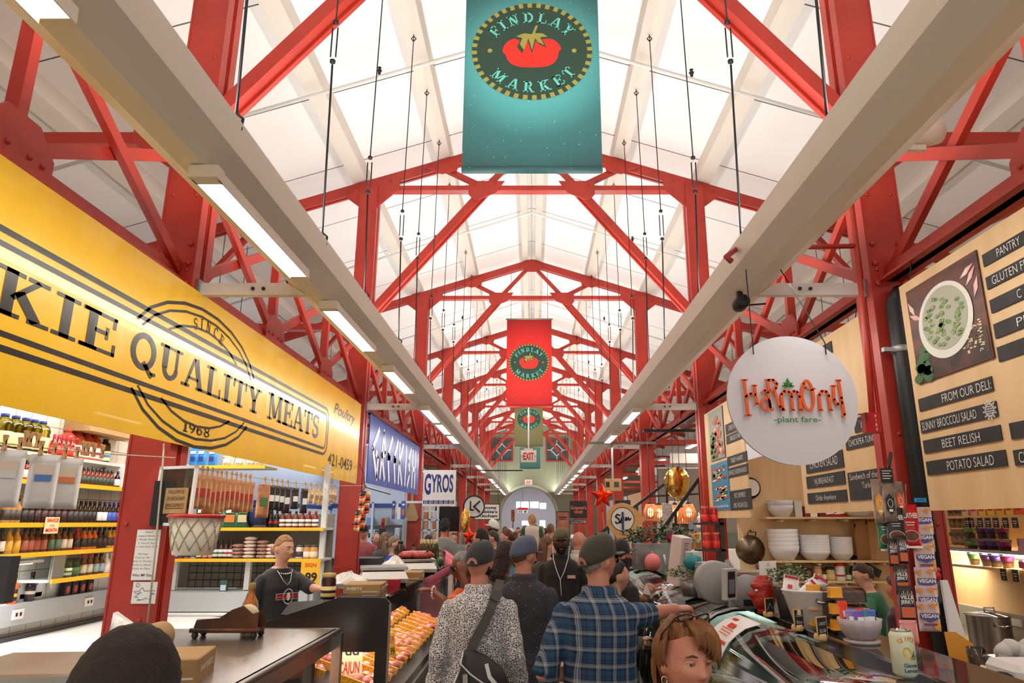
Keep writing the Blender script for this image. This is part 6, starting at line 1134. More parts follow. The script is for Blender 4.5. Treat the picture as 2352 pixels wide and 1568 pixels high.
r = 34 / 1643.6 * (YP - .15); bowlstack(1791, ZS[1], r * 1.02, 5, .17, .05, 'large white bowl in the left stack on the middle plywood shelf', 'large white bowls'); bowlstack(1861, ZS[1], r, 7, .12, .03, 'medium white bowl in the middle stack on the plywood shelf', 'medium white bowls'); bowlstack(1921, ZS[1], r * .76, 8, .1, .025, 'small white bowl in the right stack on the plywood shelf', 'small white bowls')
bowlstack(1791, ZS[0], r * .86, 2, .14, .06, 'white bowl of a nested pair on the upper plywood shelf', 'upper white bowls'); bowlstack(1972, ZS[0], r * 1.0, 1, .09, .05, 'wide white dish at the right of the upper plywood shelf', 'wide dish')
for i, (px, w_, h_, cc, cn) in enumerate(((1833, .09, .2, (206, 206, 196), 'pale'), (1851, .06, .13, (120, 24, 34), 'dark red'), (1867, .08, .13, (236, 232, 226), 'white'), (1887, .06, .1, (110, 30, 36), 'maroon'))): c = V((xp(px, YF + .1), YF + .1, zz(ZS[0]))); tag(MB().box(c + V((-w_ / 2, 0, 0)), c + V((w_ / 2, .08, h_)), cm(cc, .5)).build('tea_box'), '%s box on the upper plywood shelf' % cn, 'box')
for i, px in enumerate((1905, 1925)): q = V((xp(px, YF + .12), YF + .12, zz(ZS[0]))); pouch(q, .18, .12, .06, cm((170, 34, 44), .3), Fr(q, (1, 0, .1), (.2, 0, 1)), 'red and white packet lying on the upper plywood shelf, %s' % ('left', 'right')[i], 'packet', None, [((-.35, .3, .35, .6), PAPER)], 'snack_packet', i)
q = V((xp(1972, YF + .1), YF + .1, zz(ZS[1]))); pouch(q, .17, .5, .1, mat('brown_bag', (156, 116, 76), .8, bump=.4, bscale=12), FC, 'tall brown paper bag on the middle plywood shelf', 'bag', None, None, 'paper_bag', 4)
SP = [(1768, 'jar', .045, .13, (110, 60, 30), (60, 40, 30), (40, 34, 30)), (1786, 'jar', .05, .15, (160, 90, 40), (90, 40, 30), (40, 30, 30)), (1806, 'slim', .03, .13, (90, 24, 20), (200, 190, 180), (30, 26, 24)), (1822, 'jar', .05, .17, (150, 110, 70), (206, 180, 150), (40, 38, 36)), (1842, 'jar', .045, .14, (90, 60, 44), (70, 44, 30), (34, 30, 30)), (1862, 'jar', .055, .17, (190, 150, 100), (196, 160, 116), (180, 150, 110)), (1876, 'slim', .03, .14, (80, 30, 24), (226, 220, 214), (60, 24, 24)), (1891, 'jar', .055, .15, (206, 176, 110), (214, 186, 130), (40, 40, 40)), (1913, 'jar', .06, .2, (236, 234, 232), (226, 226, 224), (214, 30, 34)), (1931, 'slim', .035, .13, (60, 100, 60), (200, 210, 190), (40, 130, 60)), (1950, 'slim', .04, .19, (210, 100, 40), (226, 110, 40), (40, 30, 30)), (1966, 'sauce', .038, .2, (190, 40, 30), (180, 34, 30), (50, 130, 60))]
for i, (px, sh_, r_, h_, b, l, cp) in enumerate(SP): bottle(sh_, (xp(px, YF + .1), YF + .1, zz(ZS[2])), r_, h_, b, l, cp, '%s, %s, on the lowest plywood shelf, %s' % ('jar' if sh_ == 'jar' else 'bottle', cname(b, l, cp).replace(' bottle', '').replace('a ', ''), ('first', 'second', 'third', 'fourth', 'fifth', 'sixth', 'seventh', 'eighth', 'ninth', 'tenth', 'eleventh', 'last')[i]), 'jar' if sh_ == 'jar' else 'bottle', accent=(190, 40, 40) if i in (8,) else None)
# pan
c = V((xp(1716), YP - .05, at(1716, 1262, YP).z)); PANM = mat('old_steel_pan', (126, 112, 92), .3, .9, c2=(90, 74, 56), nscale=6); r = 34 / 1643.6 * YP; o = thing('frying_pan', 'large worn steel frying pan hanging on the plywood', 'pan', c)
MB().lathe([(0, .0), (r * .8, 0), (r * .97, .06), (r, .065), (r * .94, .06), (r * .78, .012), (0, .012)], c, PANM, 40, True, 'y').build('pan', o); MB().bar(c + V((.03, -.04, -r * .9)), c + V((.06, -.05, -r * 2.35)), .035, .02, PANM).build('handle', o); MB().tube([c + V((-.05, -.02, r * .92)), c + V((-.05, -.05, r * 1.15)), c + V((.05, -.05, r * 1.15)), c + V((.05, -.02, r * .92))], .01, PANM, 6).tube([c + V((0, .04, r * 1.25)), c + V((0, -.04, r * 1.18))], .008, CABLE, 6).build('helper_handle', o)
for i, (px, py, a, t) in enumerate(((1968, 1322, -48, 'SALAD'), (2004, 1300, 30, 'WILD'))): c = at(px, py, YP - .2 - .08 * i); c.y = YP - .03 - .02 * i; u = V((math.cos(R(a)), 0, -math.sin(R(a)))); f = Fr(c, u, (-u.z, 0, u.x)); m = MB(); m.prism([(-.22, -.05), (.22, -.05), (.22, .05), (-.22, .05)], f, 0, .012, CHALK); o = tag(m.build('chalk_strip'), 'tilted chalk strip leaning on the plywood, %s' % ('lower one', 'upper one')[i], 'sign'); D2().text(t, 0, 0, .055, INKW, 1, 0, .24).build('lettering', Fr(f.p(0, 0, .012), f.u, f.v), o)
c = V((xp(1727, 9.02), 9.05, at(1727, 1120, 9.05).z)); o = tag(MB().lathe([(.135, 0), (.135, .04), (.11, .045)], c, BLACK, 32, True, 'y').build('wall_clock'), 'round black rimmed clock half hidden behind the sandwich board', 'clock'); D2().ell(0, 0, .105, .105, PAPER, 1).build('dial', Fr(c + V((0, -.046, 0)), (1, 0, 0), (0, 0, 1)), o)
# jars seen between second column and partition
o = tag(MB().box((2.3, 9.9, zz(.0) - .03), (2.66, 10.2, zz(.0)), DARK).box((2.3, 9.9, zz(-.35) - .03), (2.66, 10.2, zz(-.35)), DARK).box((2.6, 9.9, 0), (2.66, 10.2, zz(.3)), DARK).build('dark_rack'), 'dark rack of red lidded jars beside the second right column', 'rack')
p = bottle('jar', (2.42, 9.95, zz(0)), .06, .22, (170, 40, 30), (214, 40, 36), (226, 90, 70), 'red jar on the dark rack by the second right column', 'jar', 'red jars on the dark rack'); row(p, [(2.55, 9.95, zz(0)), (2.42, 9.95, zz(-.35)), (2.55, 9.95, zz(-.35))])
# ================================================================ right stall: back counter, goods wall
XW = 4.5; BSP = mat('grey_backsplash', (166, 164, 150), .4)
o = tag(MB().box((XW - .03, 4.6, zz(-1.02)), (XW + .04, 9.0, zz(-.82)), BSP).build('wiring_duct'), 'grey duct with outlets along the right plywood wall', 'duct')
for y in (6.75, 6.1): MB().box((XW - .04, y, zz(-.92)), (XW - .028, y + .13, zz(-.86)), PAPER).build('outlet', o)
o = tag(MB().box((3.5, 4.72, zz(-1.06)), (XW - .03, 9.0, zz(-1.02)), STEEL).build('work_counter'), 'steel work counter along the right plywood wall', 'counter'); MB().box((3.55, 4.75, 0), (4.4, 8.9, zz(-1.06)), GREY).build('cabinet', o)
area('shelf_strip_light', (XW - .22, 6.9, zz(-.30)), (0, R(-35), 0), .06, 1.9, 22, (1, .86, .6)); o = tag(MB().box((XW - .3, 5.4, zz(-.27)), (XW - .12, 8.2, zz(-.245)), GREYP).build('shelf_light'), 'lit strip light under the right goods shelf', 'light'); MB().box((XW - .27, 5.5, zz(-.285)), (XW - .16, 8.1, zz(-.272)), LAMP).build('lamp_tube', o)
def yw(px, x=4.25): return x / ((px - 1217) / 1643.6)
o = tag(MB().box((XW - .3, 5.2, zz(-.42)), (XW, 7.3, zz(-.395)), SHELFW).build('wall_shelf'), 'plywood shelf of snack cups on the right wall', 'shelf'); o = tag(MB().box((XW - .3, 5.2, zz(.04)), (XW, 7.6, zz(.065)), SHELFW).build('wall_shelf'), 'plywood shelf of bright cartons above the snack cups', 'shelf'); tag(MB().box((XW - .3, 7.0, zz(-.24)), (XW, 7.9, zz(-.215)), SHELFW).build('wall_shelf'), 'short plywood shelf of dark packets beside the column', 'shelf')
for k in range(3):
 for i, (px, cc, cn) in enumerate(((2214, (110, 160, 80), 'green'), (2242, (110, 60, 130), 'violet'), (2262, (80, 60, 150), 'purple'), (2288, (130, 30, 90), 'plum'))):
  c = V((XW - .22, yw(px), zz(-.394) + .125 * k)); o = thing('snack_cup', '%s snack cup, %s of its stack on the right wall shelf' % (cn, ('bottom', 'middle', 'top')[k]), 'cup', c); MB().lathe([(.042, 0), (.055, .1), (.058, .102), (.058, .108)], c, CLEAR, 16).build('cup', o); MB().lathe([(.0475, .045), (.056, .1), (.056, .101)], c, cm(cc, .5), 16).build('label_band', o); MB().lathe([(.058, .108), (.06, .109), (.06, .12), (.0, .121)], c, cm((90, 120, 180), .4), 16).build('lid', o); MB().lathe([(.038, .004), (.045, .05), (0, .055)], c, FOODS[1], 12).build('snack', o)
for i, (px, cc, cn) in enumerate(((2222, (226, 190, 170), 'cream and red'), (2243, (230, 180, 150), 'peach'), (2262, (240, 200, 60), 'yellow'), (2282, (244, 206, 70), 'bright yellow'), (2304, (236, 196, 60), 'gold'), (2326, (240, 200, 70), 'lemon'), (2348, (236, 90, 40), 'orange'))): c = V((XW - .28, yw(px), zz(.066))); m = MB(); rbox(m, c + V((0, -.05, 0)), c + V((.1, .05, .2)), cm(cc, .5), .004); o = m.build('carton', None, c); tag(o, '%s carton in the row on the top right shelf' % cn, 'carton'); D2().rect(-.035, .04, .035, .08, cm((190, 40, 40), .5), 1).rect(-.03, .1, .03, .15, cm((206, 150, 50), .5), 1).build('print', Fr(c, (0, -1, 0), (0, 0, 1)), o)
for i, px in enumerate((2219, 2228, 2248, 2266, 2284, 2306, 2328)): c = V((XW - .32, yw(px, 4.18), zz(-.05))); o = MB().box(c + V((0, -.045, 0)), c + V((.006, .045, .1)), WD).box(c + V((-.002, -.039, .006)), c + V((0, .039, .094)), CHALK).build('chalk_tag'); tag(o, 'small framed chalk price tag hung under the row of bright cartons', 'price tag', 'chalk tags under cartons'); D2().rect(-.025, .06, .025, .066, INKW, 1).rect(-.02, .042, .022, .048, INKW, 1).text('5', 0, .024, .02, INKW, 1).build('lettering', Fr(c + V((-.0025, 0, 0)), (0, -1, 0), (0, 0, 1)), o)
for i, px in enumerate((2282, 2308, 2350)): c = V((XW - .32, yw(px, 4.18), zz(-.5))); o = MB().box(c + V((0, -.045, 0)), c + V((.006, .045, .11)), WD).box(c + V((-.002, -.039, .006)), c + V((0, .039, .104)), CHALK).build('chalk_tag'); tag(o, 'small framed chalk price tag hung under the snack cups', 'price tag', 'chalk tags under cups'); D2().rect(-.025, .07, .025, .076, INKW, 1).rect(-.02, .05, .022, .056, INKW, 1).text('4', 0, .026, .02, INKW, 1).build('lettering', Fr(c + V((-.0025, 0, 0)), (0, -1, 0), (0, 0, 1)), o)
for i, (px, cc) in enumerate(((2324, (196, 160, 190)), (2345, (206, 190, 196)))): q = V((XW - .2, yw(px), zz(-.394))); pouch(q, .14, .26, .1, cm(cc, .5), FXM, 'pale bag of %s on the right wall shelf' % ('crisps with a plum corner', 'crisps at the frame edge')[i], 'bag', None, [((-.4, .3, .4, .5), PAPER), ((-.1, .05, .4, .25), cm((110, 30, 70), .5))], 'snack_pouch', i)
PKD = mat('dark_packet', (44, 42, 40), .3, c2=(96, 92, 86), nscale=8); q0 = 0
for r_, z_ in enumerate((-.214, -.05, .1)):
 for i, px in enumerate((2172, 2186, 2200)): q = V((XW - .2, yw(px), zz(z_))); pouch(q, .1, .15, .05, (PKD, mat('veg_packet', (90, 70, 50), .4, c2=(190, 150, 110), nscale=40))[r_ < 2], FXM, '%s packet on the short right shelf' % ('dark' if r_ == 2 else 'small dried vegetable'), 'packet', 'dark packets right' if r_ == 2 else 'dried vegetable packets', [((-.3, .55, .3, .8), cm((60, 80, 60)))], 'snack_packet', i)
# near counter behind first column
o = tag(MB().box((2.68, 3.0, zz(-.93)), (4.3, 4.62, zz(-.89)), mat('dark_counter', (60, 56, 54), .3)).build('prep_counter'), 'dark prep counter behind the curved case at the right edge', 'counter'); MB().box((2.75, 3.05, 0), (4.25, 4.55, zz(-.93)), BLACK).build('cabinet', o)
c = V((at(2266, 1400, 6.0).x, 6.0, zz(-1.019))); o = thing('stock_pot', 'tall stainless stock pot with a lid on the right work counter', 'pot', c); MB().lathe([(.15, 0), (.155, .006), (.155, .29), (.16, .295)], c, STEEL, 36).build('pot', o); MB().lathe([(.17, .295), (.168, .3), (.0, .325)], c, CHR, 36).build('lid', o)
m = MB(); m.tube([c + V((-.02, -.0, .315)), c + V((-.02, 0, .35)), c + V((.06, 0, .35)), c + V((.06, 0, .315))], .007, CHR, 6); m.build('lid_handle', o); MB().tube([c + V((-.05, -.15, .23)), c + V((-.05, -.19, .23)), c + V((.06, -.19, .23)), c + V((.06, -.15, .23))], .008, CHR, 6).build('side_handle', o)
ZN = zz(-.889)
def onn(px, y, dx=0): return V((at(px, 1500, y).x + dx, y, ZN))
c = onn(2243, 4.45); tag(MB().lathe([(.04, 0), (.055, .17), (.052, .17), (.037, .01)], c, CLEAR, 20).build('plastic_cup'), 'empty clear plastic cup on the right prep counter', 'cup'); c = onn(2262, 4.38); BUN = mat('seeded_bun', (150, 92, 50), .6, c2=(190, 136, 84), nscale=60); tag(MB().sph(c + V((0, 0, .035)), (.075, .075, .035), BUN, 18, 10).build('bun'), 'seeded brown bun on the right prep counter', 'bun')
c = onn(2298, 4.3); m = MB(); rbox(m, c + V((-.09, -.08, 0)), c + V((.09, .08, .09)), mat('white_foam', (226, 218, 196), .6), .01); tag(m.build('foam_box'), 'cream takeaway box on the right prep counter', 'box'); c2 = c + V((0, .0, .09)); m = MB(); rbox(m, c2 + V((-.08, -.07, 0)), c2 + V((.08, .07, .06)), CLEAR, .015); o = tag(m.build('clear_tub'), 'clear tub with red food on top of the cream box', 'tub'); m = MB(); lump(m, c2 + V((0, 0, .03)), (.065, .055, .024), FOODS[3], 5); m.build('food', o)
c = onn(2345, 3.75); m = MB(); rbox(m, c + V((-.12, -.14, 0)), c + V((.2, .14, .22)), mat('appliance_white', (206, 202, 198), .4), .03); tag(m.build('appliance'), 'white appliance half out of frame at the right edge', 'appliance'); tag(MB().tube([c + V((-.2 + .09 * math.cos(t), -.1 - .03 * math.sin(t), .1 + .09 * math.sin(t))) for t in (2 * math.pi * i / 20 for i in range(21))], .01, BLACK, 8).build('cable_loop'), 'black cable loop before the white appliance', 'cable')
c = onn(2330, 4.5); m = MB(); [lump(m, c + V((.05 * i - .06, .0, .14 + .02 * (i % 2))), (.06, .05, .05), mat('grey_cloth', (196, 190, 184), .8), 60 + i) for i in range(4)]; m.box(c + V((-.14, -.05, 0)), c + V((.2, .06, .1)), DARK); tag(m.build('cloth_heap'), 'grey towel heaped on a dark box on the right prep counter', 'towel')
c = onn(2352, 4.4, .05); tag(MB().box(c + V((-.1, -.02, .0)), c + V((.15, .1, .06)), cm((40, 90, 140), .5)).build('blue_box'), 'small blue box at the far right of the prep counter', 'box')
# hung things on the first right column
f = Fr((2.79, 4.72, 0), (1, 0, 0), (0, 0, 1))
c = at(2200, 1490, 4.66); m = MB(); ff = Fr(c, (1, 0, 0), (.05, 0, 1)); m.prism([(-.05, -.18), (.07, -.2), (.1, .03), (.0, .1), (-.07, .1)], ff, 0, -.004, mat('orange_envelope', (222, 150, 50), .6)); tag(m.build('envelope'), 'orange envelope tucked beside the first right column', 'envelope')
c = at(2182, 1400, 4.74); m = MB(); ff = Fr(c, (1, .2, 0), (0, 0, 1)); m.prism([(-.03, .18), (.015, .18), (.09, -.18), (-.02, -.2)], ff, 0, -.02, PAPER); tag(m.build('paper_sheets'), 'white paper sheets hung on the right side of the first right column', 'paper')
YH = 4.66
def hp(px, py, w, h, mt, lab, cat='snack pouch', band=None, fn=None, lean=0, yo=0, rs=0, name='snack_pouch'):
 c = at(px, py, YH + yo); return pouch(c - V((0, 0, h / 2)), w, h, .03, mt, Fr(c, (1, -.15, 0), (lean, 0, 1)), lab, cat, None, band, name, rs, fn)
PXM = 1 / 1643.6 * 4.66
def pleather(d, w, h): d.text('PLEATHER', 0, h * .75, h * .12, INKW, 2, .03, w * .86).rect(-w * .25, h * .58, w * .25, h * .6, INKW, 1).rect(-w * .2, h * .52, w * .2, h * .54, INKW, 1).ell(0, h * .28, w * .4, h * .13, INKW, 1, 20).ell(0, h * .28, w * .37, h * .118, BROWNF, 2, 20).rect(-w * .5, 0, w * .5, h * .05, PAPER, 2)
hp(2089, 1208, .115, .27, cm((196, 20, 30), .3), 'red jerky pouch with white lettering hanging on the first right column', fn=pleather, yo=-.05); hp(2056, 1210, .115, .24, cm((44, 38, 38), .3), 'black jerky pouch with white lettering beside the red one', fn=pleather, yo=-.07); hp(2030, 1218, .08, .25, cm((34, 110, 66), .3), 'green jerky pouch with white lettering behind the black one', fn=pleather, yo=-.03, lean=-.08)
def hexl(cc):
 def fn(d, w, h): d.poly([(w * .4 * math.sin(k * 1.0472), h * .42 + h * .26 * math.cos(k * 1.0472)) for k in range(6)], cc, 1).arc(0, h * .44, w * .2, h * .1, 0, 360, .003, INKW, 2, 10).rect(-w * .15, h * .24, w * .15, h * .3, INKW, 2)
 return fn
CLB = glass('clear_pouch', (206, 196, 190), .8, .1)
hp(2018, 1150, .075, .28, mat('pouch_smoky', (120, 96, 84), .25, c2=(170, 140, 120), nscale=10), 'smoky clear pouch with an orange hexagon label, left of three', fn=hexl(cm((236, 160, 40), .5)), yo=-.06); hp(2042, 1150, .075, .26, mat('pouch_smoky2', (104, 84, 78), .25, c2=(160, 136, 124), nscale=10), 'smoky clear pouch with a black hexagon label, middle of three', fn=hexl(cm((36, 34, 34), .5)), yo=-.09); hp(2066, 1145, .06, .22, mat('pouch_smoky3', (112, 88, 76), .25, c2=(150, 130, 116), nscale=10), 'smoky clear pouch with an orange corner label, right of three', fn=hexl(cm((232, 96, 34), .5)), yo=-.06, lean=.15)
tag(MB().tube([at(2040, 1070, YH), at(2042, 1090, YH - .05), at(2042, 1110, YH - .06)], .006, CABLE, 5).bar(at(2046, 1040, 4.9), at(2040, 1075, YH), .02, .02, CABLE).build('hook'), 'black hook for the snack pouches on the first right column', 'hook')
c = at(2037, 1091, YH - .1); o = MB().box(c + V((-.04, 0, -.045)), c + V((.04, .006, .045)), CHALK).build('chalk_tag'); tag(o, 'small fancy edged chalk tag above the smoky pouches', 'price tag'); d = D2(); [d.rect(-.03, .025 - .016 * i, .03 - .012 * (i % 2), .03 - .016 * i, INKW, 1) for i in range(4)]; d.build('lettering', Fr(c + V((0, -.001, 0)), (1, 0, 0), (0, 0, 1)), o)
c = at(2093, 1148, 4.773); c.x = 2.615; o = MB().box(c + V((-.04, 0, -.014)), c + V((.04, .004, .014)), cm((40, 140, 190), .6)).build('tape_label'); tag(o, 'blue tape label stuck on the black pipe', 'label'); D2().text('$7.75', 0, 0, .016, NAVY, 1).build('lettering', Fr(c + V((0, -.001, 0)), (1, 0, 0), (0, 0, 1)), o)
def vegan(d, w, h): d.poly([(-w * .45, h * .62), (w * .45, h * .62), (w * .45, h * .45), (0, h * .3), (-w * .45, h * .45)], cm((88, 70, 130), .5), 1).text('VEGAN', 0, h * .53, h * .13, INKW, 2, .03, w * .8).rect(-w * .3, h * .2, w * .3, h * .27, cm((120, 60, 90), .5), 1).ell(w * .3, h * .2, w * .16, h * .14, cm((226, 150, 60), .5), 1, 10).ell(-w * .32, h * .85, w * .12, h * .09, cm((226, 140, 60), .5), 1, 8).ell(w * .2, h * .88, w * .14, h * .08, cm((226, 140, 60), .5), 1, 8)
VPK = mat('lilac_pouch', (176, 160, 176), .3, c2=(206, 170, 130), nscale=8)
for i, py in enumerate((1195, 1235, 1280, 1335, 1378, 1415)): hp(2118 + i * 3, py, .125, .17, VPK, 'lilac snack pouch on the first right column, %s' % ('topmost', 'second from the top', 'third from the top', 'fourth from the top', 'second from the bottom', 'lowest')[i], fn=vegan, yo=.0 - .025 * i, rs=i)
def jerky(d, w, h): d.text('JERKY', 0, h * .55, h * .1, INKW, 2, .03, w * .8).text('VILLE', 0, h * .68, h * .1, INKW, 2, .03, w * .8).rect(-w * .4, h * .1, w * .4, h * .4, cm((206, 100, 60), .5), 1); [d.rect(-w * .3 + k * w * .12, h * .72, -w * .26 + k * w * .12, h * (.8 + .06 * (k % 2)), cm((226, 190, 170), .5), 2) for k in range(6)]
JB = mat('jerky_black', (40, 34, 34), .3)
for i, (px, py, w_, h_) in enumerate(((2050, 1268, .055, .17), (2072, 1262, .055, .17), (2070, 1330, .08, .17), (2082, 1385, .095, .2), (2088, 1450, .1, .13))): hp(px, py, w_, h_, JB if i < 4 else cm((214, 140, 130), .4), ('narrow black jerky packet below the pouches, left', 'narrow black jerky packet below the pouches, right', 'black and orange jerky packet leaning by the column', 'wide black and orange jerky packet low on the strip', 'pink card behind the drink can')[i], 'snack packet', fn=jerky if i < 4 else None, yo=-.1 - .03 * i, rs=i + 30, name='jerky_packet')
o = thing('hanging_strip', 'thin clear strip that the snack packets are clipped to', 'strip', at(2075, 1440, YH + .02)); MB().bar(at(2075, 1110, YH + .03), at(2090, 1470, YH + .03), .03, .004, CLEAR).build('strip', o); MB().bar(at(2120, 1170, YH + .06), at(2138, 1440, YH + .06), .03, .004, CLEAR).build('strip', o)
hp(2150, 1355, .05, .16, cm((60, 70, 76), .4), 'small dark packet with a red bird toy on top, right of the lilac pouches', yo=.05); m = MB(); c = at(2152, 1322, 4.7); m.sph(c, (.025, .025, .03), cm((206, 20, 34), .4), 12, 8).sph(c + V((.01, 0, .035)), (.018, .018, .018), cm((206, 20, 34), .4), 10, 8); tag(m.build('toy_bird'), 'small red bird toy on the first right column', 'toy')
# ================================================================ farther stalls on the left
GWALL = mat('greek_wall', (206, 220, 234), .5, c2=(196, 212, 228), nscale=1); GBLUE = mat('trim_blue', (34, 70, 160), .5)
YG = 16.2
S(MB().box((-7.2, YG, 0), (-2.9, YG + .08, zz(1.75)), GWALL).build('wall_white_partition'), 'white partition wall with blue trim in the second left stall', 'wall')
S(MB().box((-7.2, YG - .02, zz(.33)), (-2.9, YG - .001, zz(.42)), GBLUE).build('trim_2'), 'blue trim strip along the white partition', 'trim')
S(MB().box((-4.6, 8.9, zz(.35)), (-4.55, YG, zz(1.75)), GWALL).build('wall_white_side'), 'white side wall panel of the second left stall', 'wall'); S(MB().box((-4.56, 8.9, zz(.28)), (-4.53, YG, zz(.36)), GBLUE).build('trim_3'), 'blue trim under the white side panel', 'trim')
area('greek_stall_light', (-4.5, 12.5, zz(1.7)), (0, R(10), 0), 1.2, 5, 110, (.9, .95, 1))
def cbox(px0, py0, px1, py1, y, d, mt, name, lab, cat, fn=None, r=.01):
 a, b = at(px0, py1, y), at(px1, py0, y); m = MB(); rbox(m, (a.x, y, a.z), (b.x, y + d, b.z), mt, r); o = tag(m.build(name), lab, cat)
 if fn: dd = D2(); fn(dd, b.x - a.x, b.z - a.z); dd.build('print', Fr((a.x, y, a.z), (1, 0, 0), (0, 0, 1)), o, .003)
 return o
DC = mat('dark_counter_top', (56, 58, 64), .35); BLW = mat('cool_white', (206, 218, 234), .45)
for i, (y0, y1) in enumerate(((8.3, 10.3), (10.95, 16.0), (16.9, 21.7), (22.6, 27.2), (28, 32.5), (33.5, 42))):
 for s, sd in ((-1, 'left'), (1, 'right')):
  if i == 1: continue
  a, b = sorted((s * 1.25, s * 2.15)) if i == 0 else sorted((s * 1.9, s * 2.38)); o = tag(MB().box((a, y0, 0), (b, y1, zz(-.72)), (CASEB, WHT, GREYP)[(i + (s > 0)) % 3]).build('stall_counter'), '%s stall counter along the %s side of the aisle' % (('nearest', '', 'second', 'third', 'fourth', 'farthest')[i], sd), 'counter')
  a, b = sorted((s * 1.2, s * 2.25)) if i == 0 else sorted((s * 1.85, s * 2.42)); MB().box((a, y0, zz(-.72)), (b, y1, zz(-.67)), DC if s < 0 else WHT).build('counter_top', o)
  if i > 1:
   a, b = sorted((s * 4.4, s * 4.5)); S(MB().box((a, y0, 0), (b, y1, zz(1.2)), (GWALL, SIDEW, WOODP)[(i + (s > 0)) % 3]).build('wall_stall_%s' % sd), 'back wall of a farther stall on the %s, number %d' % (sd, i), 'wall')
tag(MB().box((-4.4, 10.9, zz(-.62)), (-2.3, 11.5, zz(-.52)), DC).box((-4.4, 10.92, 0), (-2.3, 11.5, zz(-.62)), STEEL).build('sandwich_counter'), 'dark topped steel counter across the second left stall', 'counter')
tag(MB().box((-6.8, 14.9, zz(-.85)), (-2.45, 15.8, zz(-.8)), STEEL).box((-6.7, 15, 0), (-2.5, 15.7, zz(-.85)), BLW).build('kitchen_counter'), 'pale kitchen counter in front of the white partition', 'counter')
yk = 15.1
def kb(px0, py0, px1, d, mt, lab, cat, name, fn=None, y=yk):
 a, b = at(px0, 1290, y), at(px1, py0, y); m = MB(); rbox(m, (a.x, y, zz(-.799)), (b.x, y + d, b.z), mt, .015); o = tag(m.build(name), lab, cat)
 if fn: dd = D2(); fn(dd, b.x - a.x, b.z - zz(-.8)); dd.build('panel_print', Fr((a.x, y, zz(-.8)), (1, 0, 0), (0, 0, 1)), o, .003)
kb(840, 1216, 862, .4, BLW, 'white slicer cabinet on the kitchen counter', 'machine', 'kitchen_machine', lambda d, w, h: d.rect(w * .1, h * .75, w * .5, h * .9, DARK, 1).rect(w * .6, h * .3, w * .9, h * .7, DARK, 1)); kb(866, 1212, 880, .3, DARK, 'dark coffee machine on the kitchen counter', 'machine', 'kitchen_machine'); kb(903, 1212, 918, .3, BLW, 'pale mixer on the kitchen counter', 'machine', 'kitchen_machine', lambda d, w, h: d.ell(w * .5, h * .6, w * .3, h * .2, GREY, 1)); kb(920, 1190, 930, .3, GREYP, 'grey tall canister on the kitchen counter', 'canister', 'canister')
bottle('sauce', (at(872, 1215, 15).x, 15.3, zz(-.8)), .09, at(872, 1190, 15).z - zz(-.8), (190, 40, 40), (206, 60, 56), (190, 30, 30), 'tall red squeeze bottle on the kitchen counter')
for i, (px, py, mt_, lab) in enumerate(((848, 1195.7, cm((120, 160, 200)), 'blue bin on the upper rack of the second left stall'), (882, 1195.7, cm((186, 170, 140)), 'tan bag on the upper rack of the second left stall'))):
 cbox(px - 7, py - 8, px + 8, py + 8, 15.8, .3, mt_, 'storage_bin', lab, 'bin')
tag(MB().box((at(830, 1205, 15.8).x, 15.75, at(830, 1206, 15.8).z), (at(930, 1205, 15.8).x, 16.19, at(830, 1204, 15.8).z), STEEL).build('wall_shelf'), 'steel wall shelf in the second left stall', 'shelf')
for i, (px0, px1) in enumerate(((899, 908), (920, 932))): cbox(px0, 1150, px1, 1192, 14.2, .02, mat('poster_navy', (52, 78, 150), .5), 'menu_poster', 'narrow navy menu poster with a %s picture by the third column' % ('cone' if i == 0 else 'kebab'), 'poster', lambda d, w, h: d.ell(w * .5, h * .4, w * .3, h * .2, cm((190, 110, 60)), 1).rect(w * .2, h * .75, w * .8, h * .85, PAPER, 1))
for i, px in enumerate((909, 914)): cbox(px - 2, 1156 + 8 * i, px + 6, 1178 + 14 * i, 14.25, .01, PAPER, 'paper_list', 'white paper list between the navy posters, %s' % ('left', 'right')[i], 'paper')
tag(MB().box((-3.2, 14.27, zz(-.67)), (-2.15, 14.3, zz(.4)), CLEAR).box((-3.2, 14.25, zz(.38)), (-2.15, 14.32, zz(.42)), BLW).box((-3.2, 14.25, 0), (-3.16, 14.32, zz(.4)), BLW).build('poster_screen'), 'clear screen with a pale frame that the navy posters hang on', 'screen')
c = at(945, 1170, 16.2); f = Fr(c, (1, 0, 0), (0, 0, 1)); m = MB(); m.prism([(-.14, -.25), (.12, -.25), (.17, -.18), (.03, .2), (.03, .42), (-.02, .42), (-.02, .2), (-.18, -.18)], f, 0, -.02, KRAFT); o = tag(m.build('pizza_peel'), 'wooden pizza peel hanging on the third left column', 'peel')
# shelving with tubs past the third column
yt = 19.5; o = thing('tub_shelving', 'open shelving of tubs under the white and navy sign', 'shelves', (at(985, 1250, yt).x, yt, 0)); xa, xb_ = at(966, 1250, yt).x, at(1003, 1250, yt).x
for py in (1192, 1215, 1240): z_ = at(980, py, yt).z; MB().box((xa, yt, z_ - .03), (xb_, yt + .4, z_), BLW).build('shelf_board', o)
[MB().box((x - .03, yt, 0), (x + .03, yt + .06, zz(.6)), BLW).build('upright', o) for x in (xa, (xa + xb_) / 2, xb_)]
for j, py in enumerate((1192, 1215, 1240)):
 for i, px in enumerate((971, 979, 990, 998)): c = at(px, py, yt + .15); bottle('jar', tuple(c), .1, .22, (BLW, (206, 120, 60), (190, 170, 140))[(i + j) % 3], None, (230, 230, 236), '%s tub on the %s open shelf under the white and navy sign' % (('white', 'orange', 'tan')[(i + j) % 3], ('upper', 'middle', 'lower')[j]), 'tub', '%s tubs on open shelf %d' % (('white', 'orange', 'tan')[(i + j) % 3], j + 1), name='food_tub')
